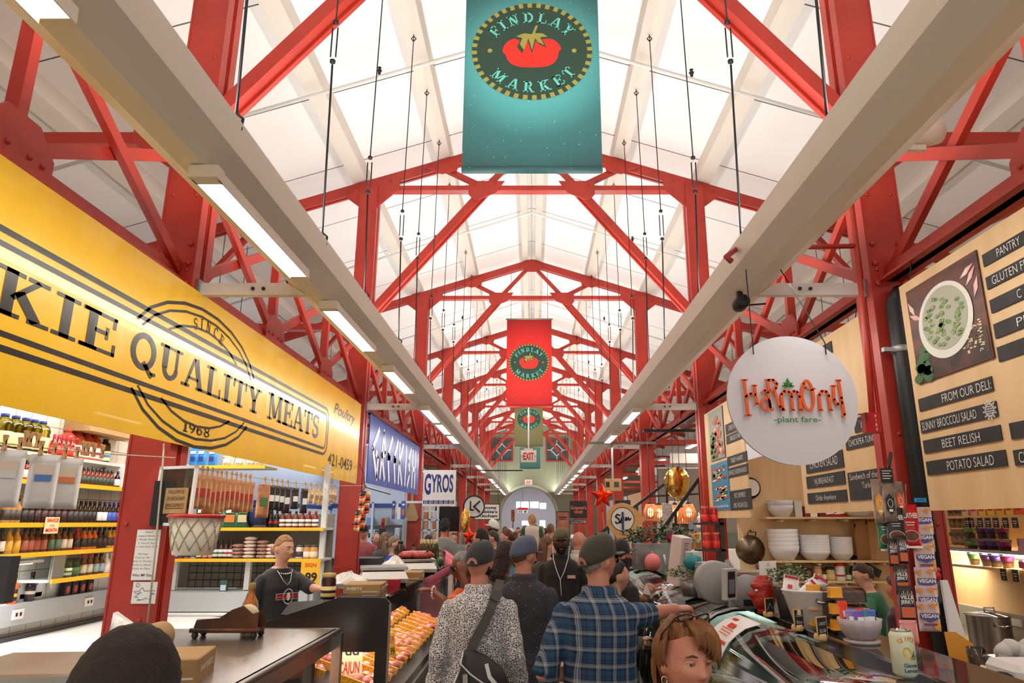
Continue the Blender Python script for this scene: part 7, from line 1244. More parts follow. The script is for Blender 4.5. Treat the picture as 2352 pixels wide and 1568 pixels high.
# ================================================================ balloons
def foil(c, w, h, d, mt, shape, lab, seed=0, tail=None):
 o = thing('foil_balloon', lab, 'balloon', c); n = 60; m = MB(); f = Fr(c, (1, .1, 0), (0, 0, 1)); rings = []
 out = []
 for i in range(n):
  t = 2 * math.pi * i / n
  if shape == 'star':
   j = i // 6; q_ = (i % 6) / 6; A_ = [(math.cos(R(90 + 36 * v)) * (1 if v % 2 == 0 else .5), math.sin(R(90 + 36 * v)) * (1 if v % 2 == 0 else .5)) for v in (j, j + 1)]; out.append((A_[0][0] * (1 - q_) + A_[1][0] * q_, A_[0][1] * (1 - q_) + A_[1][1] * q_))
  else: out.append((math.cos(t), math.sin(t)))
 for q, e in ((.02, 1), (.3, 1.0), (.62, .8), (.85, .5), (1, .06)): rings.append([f.p(a * w * (1 - (1 - e) * (.9 if shape == 'star' else .8)) * (1 + (.03 * math.sin(i * 2.1) if shape != 'star' and q < .5 else 0)), b * h * (1 - (1 - e) * (.9 if shape == 'star' else .8)), d * math.sin(q * math.pi / 2)) for i, (a, b) in enumerate(out)])
 back = [[f.p(0, 0, 0) * 1 for _ in out]]
 rb_ = [[p - f.n * 2 * (p - V(c)).dot(f.n) for p in r_] for r_ in rings]
 m.loft(rings[::-1] + rb_[1:], mt, True, True); m.build('foil', o)
 m = MB(); m.lathe([(.01, -.05), (.03, -.02), (.008, .02)], f.p(0, -h, 0), mt, 8); m.tube([f.p(0, -h - .02, 0), f.p(.02, -h - .3, 0), f.p(-.01, -h - .6, 0), (tail or f.p(0, -h - 1.0, 0))], .004, ROPE, 5); m.build('ribbon', o); return o
STAR = mat('red_foil', (226, 52, 22), .2, .9, bump=.25, bscale=10)
c = at(1383, 1139, 14); foil(c, .25, .25, .09, STAR, 'star', 'orange red foil star balloon floating over the right stalls', tail=V((at(1386, 1240, 14).x, 14, zz(-.67))))
c = at(1555, 1108, 11.5); foil(c, .2, .25, .13, GOLD, 'round', 'round gold foil balloon floating in front of the stair rail', tail=V((1.7, 11.8, zz(-.67))))
c = at(1069, 1196, 10); foil(c, .07, .17, .07, GOLD, 'round', 'narrow gold foil balloon seen edge on over the crowd', tail=at(1068, 1280, 10)); c = at(1077, 1232, 9.6); foil(c, .09, .13, .07, STAR, 'star', 'small orange red foil balloon below the narrow gold one', tail=at(1077, 1290, 9.6))
# ================================================================ farther stalls on the right
y = 8.6; c = at(1430, 1192, y); r = at(1457, 1192, y).x - c.x; o = thing('wood_sign', 'teardrop shaped wooden sign with a white disc and black script on a post', 'sign', c); f = Fr(c, (1, 0, 0), (0, 0, 1)); m = MB()
pts = [(r * 1.36 * math.cos(t), r * 1.36 * math.sin(t)) for t in (R(20 + 10 * i) for i in range(19))]; pts = [(r * 1.36 * math.cos(R(a)), r * 1.36 * math.sin(R(a))) for a in range(40, 226, 8)] + [(-r * .1, -r * 2.1), (r * .7, -r * 1.2), (r * 2.0, 0), (r * 1.3, r * .7)]
m.prism(pts, f, 0, -.03, mat('wood_sign', (226, 176, 116), .5, c2=(210, 156, 96), nscale=3, stretch=(1, 1, 8))); m.build('board', o); d = D2().ell(0, 0, r, r, PAPER, 1).arc(0, 0, r * .97, r * .97, 0, 360, .008, INKB, 2, 40).line([(-r * .2, r * .3), (-r * .45, r * .4), (-r * .6, r * .2), (-r * .3, 0), (-r * .25, -r * .25), (-r * .5, -r * .35), (-r * .65, -r * .2)], .018, INKB, 2).line([(-r * .2, -r * .35), (-r * .05, r * .15), (r * .1, r * .15), (r * .05, -r * .1), (-r * .1, -r * .1)], .016, INKB, 2).line([(r * .2, -r * .15), (r * .3, r * .15), (r * .35, -r * .1), (r * .5, r * .15), (r * .55, -r * .1), (r * .75, r * .1)], .016, INKB, 2); d.build('lettering', Fr(f.p(0, 0, .0), f.u, f.v), o, .002)
MB().tube([f.p(0, -r * 2, .02), (c.x, y + .0, zz(-.67))], .03, PAPER, 10).build('post', o); MB().box(f.p(-.012, -r * 1.2, .01), f.p(.012, r * .6, .03), cm((40, 60, 110), .3)).build('hook_strip', o)
PINKL = mat('coral_letter', (232, 120, 96), .6)
def wr(d, w, h): d.text("Grayson's", w * .5, h * .62, h * .2, PINKL, 1, .02, w * .9).text('WRAPS', w * .5, h * .36, h * .16, PINKL, 1, .02, w * .5)
o = hung(1309, 1150, 1348, 1190, 20, CHALK, 'hanging_sign', 'black square sign with coral script lettering past the star balloon', fn=wr, hang=H + 1.69, wires=True); a, b = at(1309, 1203, 20), at(1348, 1193, 20); s_ = MB().box((a.x, 20, a.z), (b.x, 20.02, b.z), CHALK).build('lower_strip', o); D2().text('FOLLOW US ON INSTAGRAM', .2, .085, .035, INKW, 1, 0, .36).text('@GRAYSONS_WRAPS', .2, .035, .035, INKW, 1, 0, .34).ell(.42, .06, .045, .045, PINKL, 1, 12).build('lettering', Fr((a.x, 20, a.z), (1, 0, 0), (0, 0, 1)), s_, .003)
cbox(1278, 1174, 1308, 1225, 30, .05, mat('sepia_poster', (176, 112, 84), .6, c2=(140, 84, 62), nscale=3), 'wall_poster', 'brown framed sepia poster by the right end of the arch', 'poster', lambda d, w, h: d.rect(0, 0, w * .04, h, INKB, 1).rect(w * .96, 0, w, h, INKB, 1).rect(0, h * .96, w, h, INKB, 1).rect(w * .2, h * .7, w * .8, h * .76, INKB, 1).rect(w * .25, h * .62, w * .75, h * .66, INKB, 1))
MB_ = MB().box((at(1278, 1225, 30).x, 30.0, 0), (at(1282, 1225, 30).x, 30.05, at(1278, 1224, 30).z), INKB).box((at(1304, 1225, 30).x, 30.0, 0), (at(1308, 1225, 30).x, 30.05, at(1278, 1224, 30).z), INKB); tag(MB_.build('poster_stand'), 'two legged stand under the sepia poster', 'stand')
cbox(1390, 1099, 1427, 1127, 15, .3, KRAFT, 'wall_box', 'tan box with two dark openings high on the right above the star balloon', 'box', lambda d, w, h: d.rect(w * .06, h * .3, w * .28, h * .75, INKB, 1).rect(w * .55, h * .3, w * .85, h * .75, DARK, 1)); tag(MB().bar((at(1408, 1100, 15.1).x, 15.15, at(1408, 1100, 15.1).z), (at(1408, 1100, 15.1).x, 15.15, zz(1.7)), .04, .04, GREY).bar((at(1408, 1100, 15.1).x - .5, 15.15, zz(1.68)), (2.7, 15.15, zz(1.68)), .05, .05, GREY).build('box_hanger'), 'grey bracket holding up the tan box', 'bracket')
# white ducts and beams across the right aisle stalls
for i, (py, y_) in enumerate(((1052, 14.5), (1082, 19))): z_ = at(1500, py, y_).z; tag(MB().box((2.9, y_, z_ - .1), (7.3, y_ + .15, z_ + .1), WHITE).build('white_beam'), 'white beam crossing above the right stalls, %s' % ('nearer', 'farther')[i], 'beam', None, 'structure')
# stair rails
BK = mat('black_rail', (26, 26, 28), .4)
o = thing('stair_railing', 'black steel stair railing rising to the right behind the gold balloon', 'railing', (2.4, 11.4, 0)); a, b = at(1440, 1330, 11), at(1606, 1098, 11); dz = V((0, 0, .95))
for k, (p0, p1, py) in enumerate(((a, b, 0), (at(1330, 1262, 12.6), at(1530, 1108, 12.6), 1))): MB().bar(p0, p1, .05, .05, BK).build('handrail', o)
for t in (.0, .33, .66, 1):
 p = a.lerp(b, t); MB().bar(p, (p.x, p.y, 0), .035, .035, BK, (1, 0, 0)).build('baluster', o)
 p = at(1330, 1262, 12.6).lerp(at(1530, 1108, 12.6), t); MB().bar(p, (p.x, p.y, 0), .035, .035, BK, (1, 0, 0)).build('baluster', o)
MB().bar(at(1486, 1140, 12.6), at(1606, 1134, 12.6), .03, .03, BK).build('handrail', o)
# wicker pendant lamps
WICK = mat('wicker_shade', (236, 150, 84), .6, c2=(250, 200, 140), nscale=3, stretch=(30, 30, 1)); GLOW = mat('warm_bulb', (255, 190, 120), .5, emis=9)
for i, (px, py) in enumerate(((1494, 1176), (1514, 1178), (1551, 1178), (1566, 1184), (1582, 1176))):
 y_ = 12.3 + .3 * (i % 2); c = at(px, py, y_); o = thing('pendant_lamp', 'glowing wicker pendant lamp over the right stall, %s' % ('leftmost of the left pair', 'right of the left pair', 'leftmost of the right three', 'middle of the right three', 'rightmost')[i], 'lamp', c); m = MB()
 for k in range(20): t = 2 * math.pi * k / 20; m.tube([c + V((.07 * math.cos(t), .07 * math.sin(t), .13)), c + V((.12 * math.cos(t), .12 * math.sin(t), 0)), c + V((.1 * math.cos(t), .1 * math.sin(t), -.13))], .009, WICK, 5)
 for z_, r_ in ((.13, .07), (0, .12), (-.13, .1)): m.tube([c + V((r_ * math.cos(t), r_ * math.sin(t), z_)) for t in (2 * math.pi * k / 20 for k in range(21))], .008, WICK, 5)
 m.build('shade', o); MB().sph(c + V((0, 0, .0)), (.05, .05, .08), GLOW, 10, 8).build('bulb', o); MB().tube([c + V((0, 0, .1)), (c.x, c.y, zz(1.6))], .006, CABLE, 5).lathe([(.05, .13), (.03, .18)], c, BLACK, 10).build('cord', o)
tag(MB().bar((at(1480, 1050, 12.45).x, 12.45, zz(1.6)), (at(1600, 1050, 12.45).x, 12.45, zz(1.6)), .05, .05, BK).bar((2.7, 12.45, zz(1.63)), (2.7, 10.7, zz(1.68)), .05, .05, BK).build('lamp_rail'), 'black rail that the wicker lamps hang from', 'rail')
cbox(1524, 1155, 1543, 1222, 11.0, .03, mat('speckled_cloth', (226, 216, 212), .7, c2=(120, 110, 110), nscale=60), 'hanging_apron', 'speckled white apron hanging beside the stair rail', 'apron'); tag(MB().tube([at(1533, 1156, 11), at(1531, 1140, 11), at(1535, 1100, 11), at(1535, 1050, 11)], .006, CABLE, 5).build('apron_cord'), 'cord that the speckled apron hangs from', 'cord')
# white counter with glass, snacks and lucky cat
ys_ = 13.2; xa = at(1530, 1255, ys_).x; o = tag(MB().box((2.3, ys_, 0), (4.4, ys_ + .5, at(1540, 1262, ys_).z), WHT).build('fish_counter'), 'white counter with goods behind the stair rail', 'counter'); tz = at(1540, 1262, ys_).z
MB().box((2.35, ys_ + .02, tz), (4.3, ys_ + .03, tz + .3), PANE).build('glass_screen', o)
for i in range(7): px = 1592 + i * 6; q = V((at(px, 1240, ys_ + .2).x, ys_ + .2, tz)); pouch(q, .16, .3, .05, (RP, GP, cm((226, 120, 40), .3))[i % 3], Fr(q, (1, .2, 0), (.15 * (i % 3 - 1), 0, 1)), 'bright snack bag on the white counter behind the stair rail', 'bag', 'bright snack bags on the white counter', [((-.3, .4, .3, .6), GP if i % 2 else PAPER)], 'snack_pouch', i)
c = V((at(1614, 1210, ys_ + .3).x, ys_ + .3, tz)); o = thing('cat_figure', 'white waving cat figure on a stand behind the snack bags', 'figure', c); m = MB(); CATW = mat('cat_white', (236, 232, 226), .4); z0 = at(1614, 1216, ys_ + .3).z - tz; m.lathe([(.09, z0), (.12, z0 + .06), (.07, z0 + .16), (.0, z0 + .17)], c, CATW, 14).sph(c + V((0, 0, z0 + .2)), (.1, .08, .08), CATW, 14, 10); [m.lathe([(.03, 0), (.0, .06)], c + V((q, 0, z0 + .26)), CATW, 8) for q in (-.06, .06)]; m.tube([c + V((.09, -.03, z0 + .1)), c + V((.14, -.05, z0 + .2)), c + V((.13, -.05, z0 + .27))], .03, CATW, 8); m.build('body', o); MB().box(c + V((-.12, -.08, 0)), c + V((.12, .1, z0)), GREY).build('stand', o); MB().sph(c + V((-.035, -.075, z0 + .21)), .012, BLACK, 6, 5).sph(c + V((.035, -.075, z0 + .21)), .012, BLACK, 6, 5).box(c + V((-.08, -.09, z0 + .12)), c + V((.08, -.06, z0 + .14)), TAGR).build('face', o)
cbox(1452, 1236, 1474, 1250, 10.6, .02, CHALK, 'chalk_sign', 'small chalk sign lettered for soups on the right counter', 'sign', lambda d, w, h: d.text('SOUPS', w * .5, h * .7, h * .26, cm((150, 200, 214), .6), 1, .0, w * .8).text('& STEWS', w * .5, h * .3, h * .26, cm((150, 200, 214), .6), 1, 0, w * .8)); tag(MB().box((at(1463, 1250, 10.6).x - .02, 10.6, 0), (at(1463, 1250, 10.6).x + .02, 10.64, at(1463, 1249, 10.6).z), BLACK).build('sign_stand'), 'thin stand under the small soups sign', 'stand')
S(MB().box((2.9, 16.1, 0), (7.2, 16.18, zz(1.2)), mat('dim_wall', (120, 110, 100), .7)).build('wall_right_partition'), 'dim partition wall behind the wicker lamps', 'wall'); area('right_stall_light', (4, 13.5, zz(1.5)), (0, 0, 0), 1.5, 3, 60, (1, .86, .7))
for i, (px0, py0, px1, py1, cc, cn) in enumerate(((1415, 1148, 1448, 1190, (24, 24, 28), 'black'), (1540, 1150, 1580, 1200, (206, 196, 184), 'white'), (1584, 1188, 1604, 1250, (120, 116, 120), 'grey'))): cbox(px0, py0, px1, py1, 15.9, .15, cm(cc, .5), 'wall_cabinet', '%s cabinet on the dim partition behind the wicker lamps' % cn, 'cabinet')
p = bottle('sauce', (2.6, ys_ + .4, tz), .04, .2, (120, 150, 90), (230, 226, 216), (206, 206, 200), 'pale bottle standing along the back of the white counter', group='pale bottles on the white counter'); row(p, [(2.75 + .12 * k, ys_ + .4, tz) for k in range(5)])
# beyond the arch: small signs
y = 52; cbox(1189, 1165, 1212, 1178, y, .1, PAPER, 'restroom_sign', 'white hanging sign with a red band beyond the arch', 'sign', lambda d, w, h: d.rect(0, h * .55, w, h, TAGR, 1).ell(w * .2, h * .25, w * .05, h * .2, INKB, 1, 8).ell(w * .38, h * .25, w * .05, h * .2, INKB, 1, 8).ell(w * .76, h * .25, w * .1, h * .18, INKB, 1, 10)); tag(MB().tube([(at(1200, 1165, y).x, y + .05, at(1200, 1166, y).z), (at(1200, 1165, y).x, y + .05, 6)], .02, GREY, 6).build('sign_rod'), 'rod holding the restroom sign beyond the arch', 'rod')
y = 49; cbox(1174, 1170, 1182, 1197, y, .1, mat('poster_yellow_red', (226, 150, 60), .6, c2=(190, 40, 40), nscale=6), 'hanging_poster', 'yellow and red poster just beyond the arch on the left', 'poster'); tag(MB().box((at(1178, 1197, y).x - .05, y + .02, 0), (at(1178, 1197, y).x + .05, y + .08, at(1178, 1197, y).z), GREY).build('poster_post'), 'post holding the yellow and red poster', 'post')
# ================================================================ people
def remeshed(mb, vox, smooth=2):
 me = bpy.data.meshes.new('t'); me.from_pydata([tuple(p) for p in mb.v], [], mb.f); bm = bmesh.new(); bm.from_mesh(me); bmesh.ops.recalc_face_normals(bm, faces=bm.faces); bm.to_mesh(me); bm.free()
 o = bpy.data.objects.new('t', me); col.objects.link(o); r = o.modifiers.new('r', 'REMESH'); r.mode = 'VOXEL'; r.voxel_size = vox
 if smooth: s_ = o.modifiers.new('s', 'SMOOTH'); s_.factor = .5; s_.iterations = smooth
 dg = bpy.context.evaluated_depsgraph_get(); n = bpy.data.meshes.new_from_object(o.evaluated_get(dg)); bpy.data.objects.remove(o); bpy.data.meshes.remove(me); return n
def put_mesh(me, name, parent, mt, mx=None):
 if mx is not None: me.transform(mx)
 me.materials.clear(); me.materials.append(mt); me.polygons.foreach_set('use_smooth', [True] * len(me.polygons)); o = bpy.data.objects.new(name, me); col.objects.link(o); o.parent = parent; return o
def limb(m, pts, rs, n=14, sx=1):
 """tapered limb with rounded ends"""
 pts = [V(p) for p in pts]; P = []; Rr = []
 for i in range(len(pts) - 1):
  k = 5
  for j in range(k): t = j / k; P.append(pts[i].lerp(pts[i + 1], t)); Rr.append(rs[i] * (1 - t) + rs[i + 1] * t)
 P.append(pts[-1]); Rr.append(rs[-1]); d0 = (P[1] - P[0]).normalized(); d1 = (P[-1] - P[-2]).normalized()
 P = [P[0] - d0 * rs[0] * .8, P[0] - d0 * rs[0] * .45] + P + [P[-1] + d1 * rs[-1] * .45, P[-1] + d1 * rs[-1] * .8]; Rr = [rs[0] * .5, rs[0] * .86] + Rr + [rs[-1] * .86, rs[-1] * .5]
 return m.tube(P, Rr, None, n)
def rings_z(m, rows, n=24, lean=None):
 """torso: rows of (z, rx, ry, y offset)"""
 rg = []
 for z, rx, ry, yo in rows:
  ring = []
  for i in range(n):
   t = 2 * math.pi * i / n; c_, s_ = math.cos(t), math.sin(t); p = V((rx * math.copysign(abs(c_) ** .85, c_), yo + ry * math.copysign(abs(s_) ** .9, s_), z)); ring.append(lean(p) if lean else p)
  rg.append(ring)
 return m.loft(rg, None, True, True)
def headfn(k, fem=0, full=1):
 def fn(p, q):
  x, y, z = p.x * .074 * k, p.y * .096 * k, p.z * .118 * k
  lo = max(0, -p.z - .05); x *= 1 - (.36 if not fem else .42) * lo ** 1.3;
  if p.y < 0: y *= 1 - .42 * lo ** 1.4
  else: y *= 1 - .06 * lo
  up = max(0, p.z - .55); x *= 1 + .12 * up
  if p.y > .15 and full:
   f = min(1, (p.y - .15) * 2); X, Z = x / k, z / k; g = lambda a, b, cx, cz: math.exp(-((X - cx) / a) ** 2 - ((Z - cz) / b) ** 2); A = abs(X)
   g2 = lambda a, b, cx, cz: math.exp(-((A - cx) / a) ** 2 - ((Z - cz) / b) ** 2)
   nose = max(0, min(1, (.022 - Z) / .055)) if Z > -.036 else max(0, 1 - (-.036 - Z) / .012)
   y += k * f * (.024 * nose * math.exp(-(X / (.008 + .006 * nose)) ** 2) + .006 * g2(.009, .009, .012, -.034) + .007 * g2(.022, .009, .022, .022) - .011 * g2(.015, .011, .032, .003) + .006 * g2(.018, .016, .042, -.022) + .0085 * g(.02, .006, 0, -.061) + .009 * g(.017, .006, 0, -.074) - .004 * g(.022, .0025, 0, -.067) + .008 * g(.018, .014, 0, -.103) - .004 * g(.02, .006, 0, -.086) - .004 * g2(.01, .02, .04, -.055))
  return V((x, y, z))
 return fn
def hand(m, wr, d, up, side, curl=.3, k=1.0, thumb=.6, spread=.12):
 """palm and five bent fingers; d = direction the hand points, up = back of the hand"""
 d = V(d).normalized(); up = V(up); up = (up - d * up.dot(d)).normalized(); sd = d.cross(up).normalized() * side      # towards the thumb
 wr = V(wr); L = .085 * k; rg = []
 for t, w_, h_ in ((-.25, .024, .02), (.1, .03, .017), (.5, .039, .015), (.9, .04, .013), (1.03, .036, .009)):
  c = wr + d * L * t; rg.append([c + sd * w_ * k * math.cos(a) + up * h_ * k * math.sin(a) for a in (2 * math.pi * i / 12 for i in range(12))])
 m.loft(rg, None, True, True)
 for i, (off, ln) in enumerate(((.029, .074), (.010, .082), (-.010, .076), (-.028, .06))):
  b = wr + d * L * .93 + sd * off * k; dr = (d + sd * off * spread * 20 * k).normalized(); pts = [b - dr * .012]; a = curl * .5
  for q, fr_ in enumerate((.45, .32, .25)): v = dr * math.cos(a) - up * math.sin(a); pts.append(pts[-1] + v * ln * k * fr_ * (1.25 if q == 0 else 1)); a += curl * 1.15
  limb(m, pts, [.0092 * k, .0086 * k, .0078 * k, .0066 * k], 8)
 b = wr + d * L * .25 + sd * .026 * k; td = (d * .75 + sd * (1 - thumb * .5) - up * .35 * (curl + .3)).normalized(); t2 = (d * (1 - curl * .3) + sd * (.25 - .6 * curl) - up * .4 * (curl + .2)).normalized(); limb(m, [b - td * .01, b + td * .035 * k, b + td * .035 * k + t2 * .03 * k, b + td * .035 * k + t2 * .052 * k], [.013 * k, .0115 * k, .0095 * k, .0075 * k], 8)
SKIN = {'fair': mat('skin_fair', (214, 164, 138), .5, c2=(204, 148, 122), nscale=14, sub=.1), 'pink': mat('skin_pink', (204, 144, 122), .5, c2=(192, 126, 104), nscale=14, sub=.1), 'tan': mat('skin_tan', (196, 134, 102), .5, c2=(182, 118, 88), nscale=14, sub=.1), 'brown': mat('skin_brown', (134, 80, 54), .5, c2=(118, 68, 46), nscale=14), 'dark': mat('skin_dark', (88, 54, 40), .5, c2=(74, 44, 34), nscale=14), 'weath': mat('skin_weathered', (222, 152, 122), .5, c2=(204, 130, 104), nscale=18, bump=.12, bscale=90, sub=.1)}
def hairm(key, c, c2): return mat('hair_' + key, c, .5, c2=c2, nscale=16, bump=.9, bscale=42, stretch=(1.6, 1.6, .18), spec=.4)
HB = hairm('black', (26, 22, 20), (46, 38, 34)); HD = hairm('dark', (48, 34, 26), (72, 52, 38)); HBR = hairm('brown', (92, 60, 36), (126, 86, 52)); HBL = hairm('blond', (196, 156, 104), (164, 120, 74)); HRED = hairm('red', (116, 58, 38), (84, 38, 28)); HAUB = hairm('auburn', (124, 76, 38), (158, 104, 56)); HASH = hairm('ash', (150, 126, 100), (112, 90, 70)); HGR = hairm('grey', (150, 146, 140), (110, 106, 100)); CURL = mat('hair_curly', (20, 17, 16), .6, c2=(40, 34, 30), nscale=60, bump=1, bscale=70)
EYEW = mat('eye_white', (226, 218, 210), .25); IRIS = mat('iris_brown', (70, 56, 44), .2); LIP = mat('lip', (186, 104, 92), .45); LIPD = mat('lip_dark', (120, 66, 58), .45); BROW = mat('eyebrow', (92, 62, 44), .7); BROWD = mat('eyebrow_dark', (30, 24, 22), .7); GFR = mat('spectacle_frame', (40, 30, 26), .3, .3); GFG = mat('wire_frame', (190, 160, 100), .25, .9); SGL = glass('lens', (226, 226, 220), 1.2); DENIM = mat('denim', (44, 52, 72), .8, c2=(36, 42, 60), nscale=20); TROU = mat('dark_trousers', (34, 34, 38), .8); SHOE = mat('black_shoe', (24, 22, 22), .5)
def cloth(key, c, c2=None, rough=.8): return mat('cloth_' + key, c, rough, c2=c2 or tuple(int(q * .9) for q in c), nscale=5, bump=.32, bscale=9, sheen=.15)
def person(px, ytop, y, yaw, label, skin='fair', shirt=None, sleeve='short', hair=None, hmat=HD, cap=None, capyaw=0, hyaw=0, hpitch=0, arms=None, vox=.011, fem=0, face=0, trousers=DENIM, group=None, beard=None, glasses=None, build=1.0, lean=0, h=None, x=None, hands=1, extra=None, hk=1.0, open_back=False, z0=0, legs=True, collar=None, sleeve_mt=None, twist=0):
 top = at(px, ytop, y); X = top.x if x is None else x; hh = h or (top.z - z0 - (.018 if cap else .008)); k = hh / 1.75; sk = SKIN[skin]
 if z0 == 0 and h is None: hh = max(hh, 1.2)
 root = thing('person', label, 'person', (X, y, z0), group); RY = M.Rotation(-R(yaw), 4, 'Z'); mx = RY
 inv = RY.inverted()
 def loc(w): return inv @ (V(w) - V((X, y, z0)))         # world point -> body frame
 bw = build * k * (.9 if fem else 1)
 cl = math.cos(R(lean)); sl = math.sin(R(lean)); pz = .95 * k
 def ln(p):
  if p.z <= pz or not lean: return p
  d = p.z - pz; return V((p.x, p.y * cl + d * sl, pz + d * cl - p.y * sl))
 sh = .17 * bw; rows = [(.84, .155, .115, 0), (.92, .162, .122, 0), (1.06, .148 if not fem else .134, .108, .005), (1.2, .16, .118, .0), (1.32, .17, .118, -.004), (1.385, .168, .105, -.01), (1.425, .148, .088, -.012), (1.455, .112, .074, -.012), (1.475, .076, .066, -.008)]
 tr = [(z * k, rx * bw, ry * bw * (1 if not fem else .98), yo) for z, rx, ry, yo in rows]
 # default arms
 A = {}
 for s in (-1, 1):
  spec = (arms or {}).get(s); S0 = V((s * sh * .97, -.005, 1.375 * k))
  if spec is None: E = V((s * (sh + .045), -.03, 1.1 * k)); W_ = V((s * (sh + .04), .06, .86 * k)); hd = (0, .15, -1); hu = (s, 0, 0)
  else: E = spec[0]; W_ = spec[1]; hd = spec[2] if len(spec) > 2 else (W_ - E); hu = spec[3] if len(spec) > 3 else (0, 0, 1)
  cu = spec[4] if spec is not None and len(spec) > 4 else .35
  A[s] = (ln(S0), E, W_, V(hd), V(hu), cu)
 hc = ln(V((0, .022 * k, 1.632 * k)))
 if hk != 1: hc.z = hh - .118 * k * hk
 HM = M.Translation(hc) @ M.Rotation(-R(hyaw), 4, 'Z') @ M.Rotation(R(hpitch), 4, 'X')
 # ---- body: one skin
 m = MB(); q = MB(); q.sph((0, 0, 0), 1, None, 56 if vox < .008 else 36, 40 if vox < .008 else 26, None, headfn(k * hk, fem, 1))
 for s in (-1, 1): q.sph((s * .074 * k * hk, -.008 * k, -.004 * k), (.011 * k * hk, .021 * k * hk, .031 * k * hk), None, 12, 10, M.Rotation(R(s * -14), 3, 'Z'))
 q.xf(HM); m.add(q.v, q.f, None)
 limb(m, [ln(V((0, -.008, 1.4 * k))), ln(V((0, .0, 1.5 * k))), hc + V((0, -.012, -.05 * k))], [.062 * bw, .053 * (bw if not fem else bw * .92), .054 * k])
 rings_z(m, [(z, rx * .9, ry * .88, yo) for z, rx, ry, yo in tr], 20, ln)
 for s in (-1, 1):
  S0, E, W_, hd, hu, cu = A[s]; limb(m, [S0, E, W_], [.05 * bw, .042 * bw, .027 * bw], 12)
  if hands: hand(m, W_, hd, hu, -s, cu, k * (1 if not fem else .92))
  if legs: limb(m, [(s * .085 * bw, 0, .88 * k), (s * .09 * bw, .01, .48 * k), (s * .09 * bw, -.01, .09 * k)], [.07 * bw, .045 * bw, .034 * bw], 12)
 put_mesh(remeshed(m, vox, 2 if vox < .008 else 1), 'body', root, sk, mx)
 cf = 1.0
 # ---- shirt
 m = MB(); rings_z(m, [(z, rx + .012 + (.012 if i < 3 else 0), ry + .012 + (.01 if i < 3 else 0), yo) for i, (z, rx, ry, yo) in enumerate(tr[:-1])] + [(1.472 * k, .088 * bw, .078 * bw, -.008)], 28, ln)
 for s in (-1, 1):
  S0, E, W_, hd, hu, cu = A[s]; r0 = .06 * bw
  if sleeve == 'none': continue
  if sleeve == 'short': e2 = S0.lerp(E, .86); limb(m, [S0 * 1.0, e2], [r0, .06 * bw], 14)
  elif sleeve == 'elbow': limb(m, [S0, E, E.lerp(W_, .12)], [r0, .058 * bw, .056 * bw], 14)
  elif sleeve == 'roll': e2 = E.lerp(W_, .62); limb(m, [S0, E, e2], [r0, .054 * bw, .052 * bw], 14); limb(m, [E.lerp(W_, .5), e2], [.06 * bw, .062 * bw], 14)
  else: limb(m, [S0, E, W_], [r0, .052 * bw, .037 * bw], 14)
 if collar: rings_z(m, [(1.435 * k, .1 * bw, .086 * bw, -.012), (1.475 * k, .088 * bw, .08 * bw, -.01), (1.512 * k, .08 * bw, .076 * bw, -.008), (1.516 * k, .05 * bw, .05 * bw, -.006)], 24, ln)
 rr = random.Random(int(px * 7 + y * 13)); so = V((rr.random() * 9, rr.random() * 9, 0))
 me = remeshed(m, max(vox, .008), 2)
 for v in me.vertices:                                    # soft folds
  p = v.co; n_ = noise.noise(V((p.x * 5, p.y * 5, p.z * 9)) + so) * .008 + noise.noise(V((p.x * 14, p.y * 14, p.z * 22)) + so) * .0035; d = V((p.x, p.y, 0)); v.co = p + (d.normalized() * n_ if d.length > .02 else V((0, 0, 0)))
 put_mesh(me, 'shirt', root, shirt or cloth('grey', (120, 118, 116)), mx)
 # ---- trousers and shoes
 if legs:
  m = MB(); rings_z(m, [(.78 * k, .165 * bw, .125 * bw, 0), (.9 * k, .176 * bw, .128 * bw, 0), (1.0 * k, .164 * bw, .118 * bw, 0)], 20)
  for s in (-1, 1): limb(m, [(s * .086 * bw, 0, .86 * k), (s * .092 * bw, .01, .48 * k), (s * .092 * bw, -.01, .06 * k)], [.088 * bw, .064 * bw, .056 * bw], 14)
  put_mesh(remeshed(m, .016, 2), 'trousers', root, trousers, mx)
  for s in (-1, 1):
   m = MB(); rg = []
   for yy, w_, h_ in ((-.085, .03, .05), (-.06, .04, .075), (.0, .042, .08), (.08, .046, .055), (.14, .04, .04), (.165, .022, .03)): rg.append([V((s * .092 * bw + w_ * math.cos(t), yy, .002 + max(0, h_ * .5 + h_ * .5 * math.sin(t)))) for t in (2 * math.pi * i / 12 for i in range(12))])
   m.loft(rg, SHOE, True, True); m.xf(M.Translation(V((X, y, z0))) @ mx); m.build('shoe', root)
 W2 = M.Translation(V((X, y, z0))) @ mx @ HM; K = k * hk
 def hb(mb, name, sc=True): mb.xf(W2 @ M.Diagonal((K, K, K, 1)) if sc else W2); return mb.build(name, root)
 # ---- hair
 def shell(grow, fn, mt, name='hair', lump_=0, nu=40, nv=30, drop=.06):
  m = MB()
  def f2(p, q):
   b = headfn(1, fem, 0)(p, q); on = fn(p, b); g = grow * (1 + lump_ * noise.noise(p * 7 + so)); o_ = b * (1 + (g / .1 if on > 0 else -.12));
   return o_
  m.sph((0, 0, 0), 1, mt, nu, nv, None, f2); return hb(m, name)
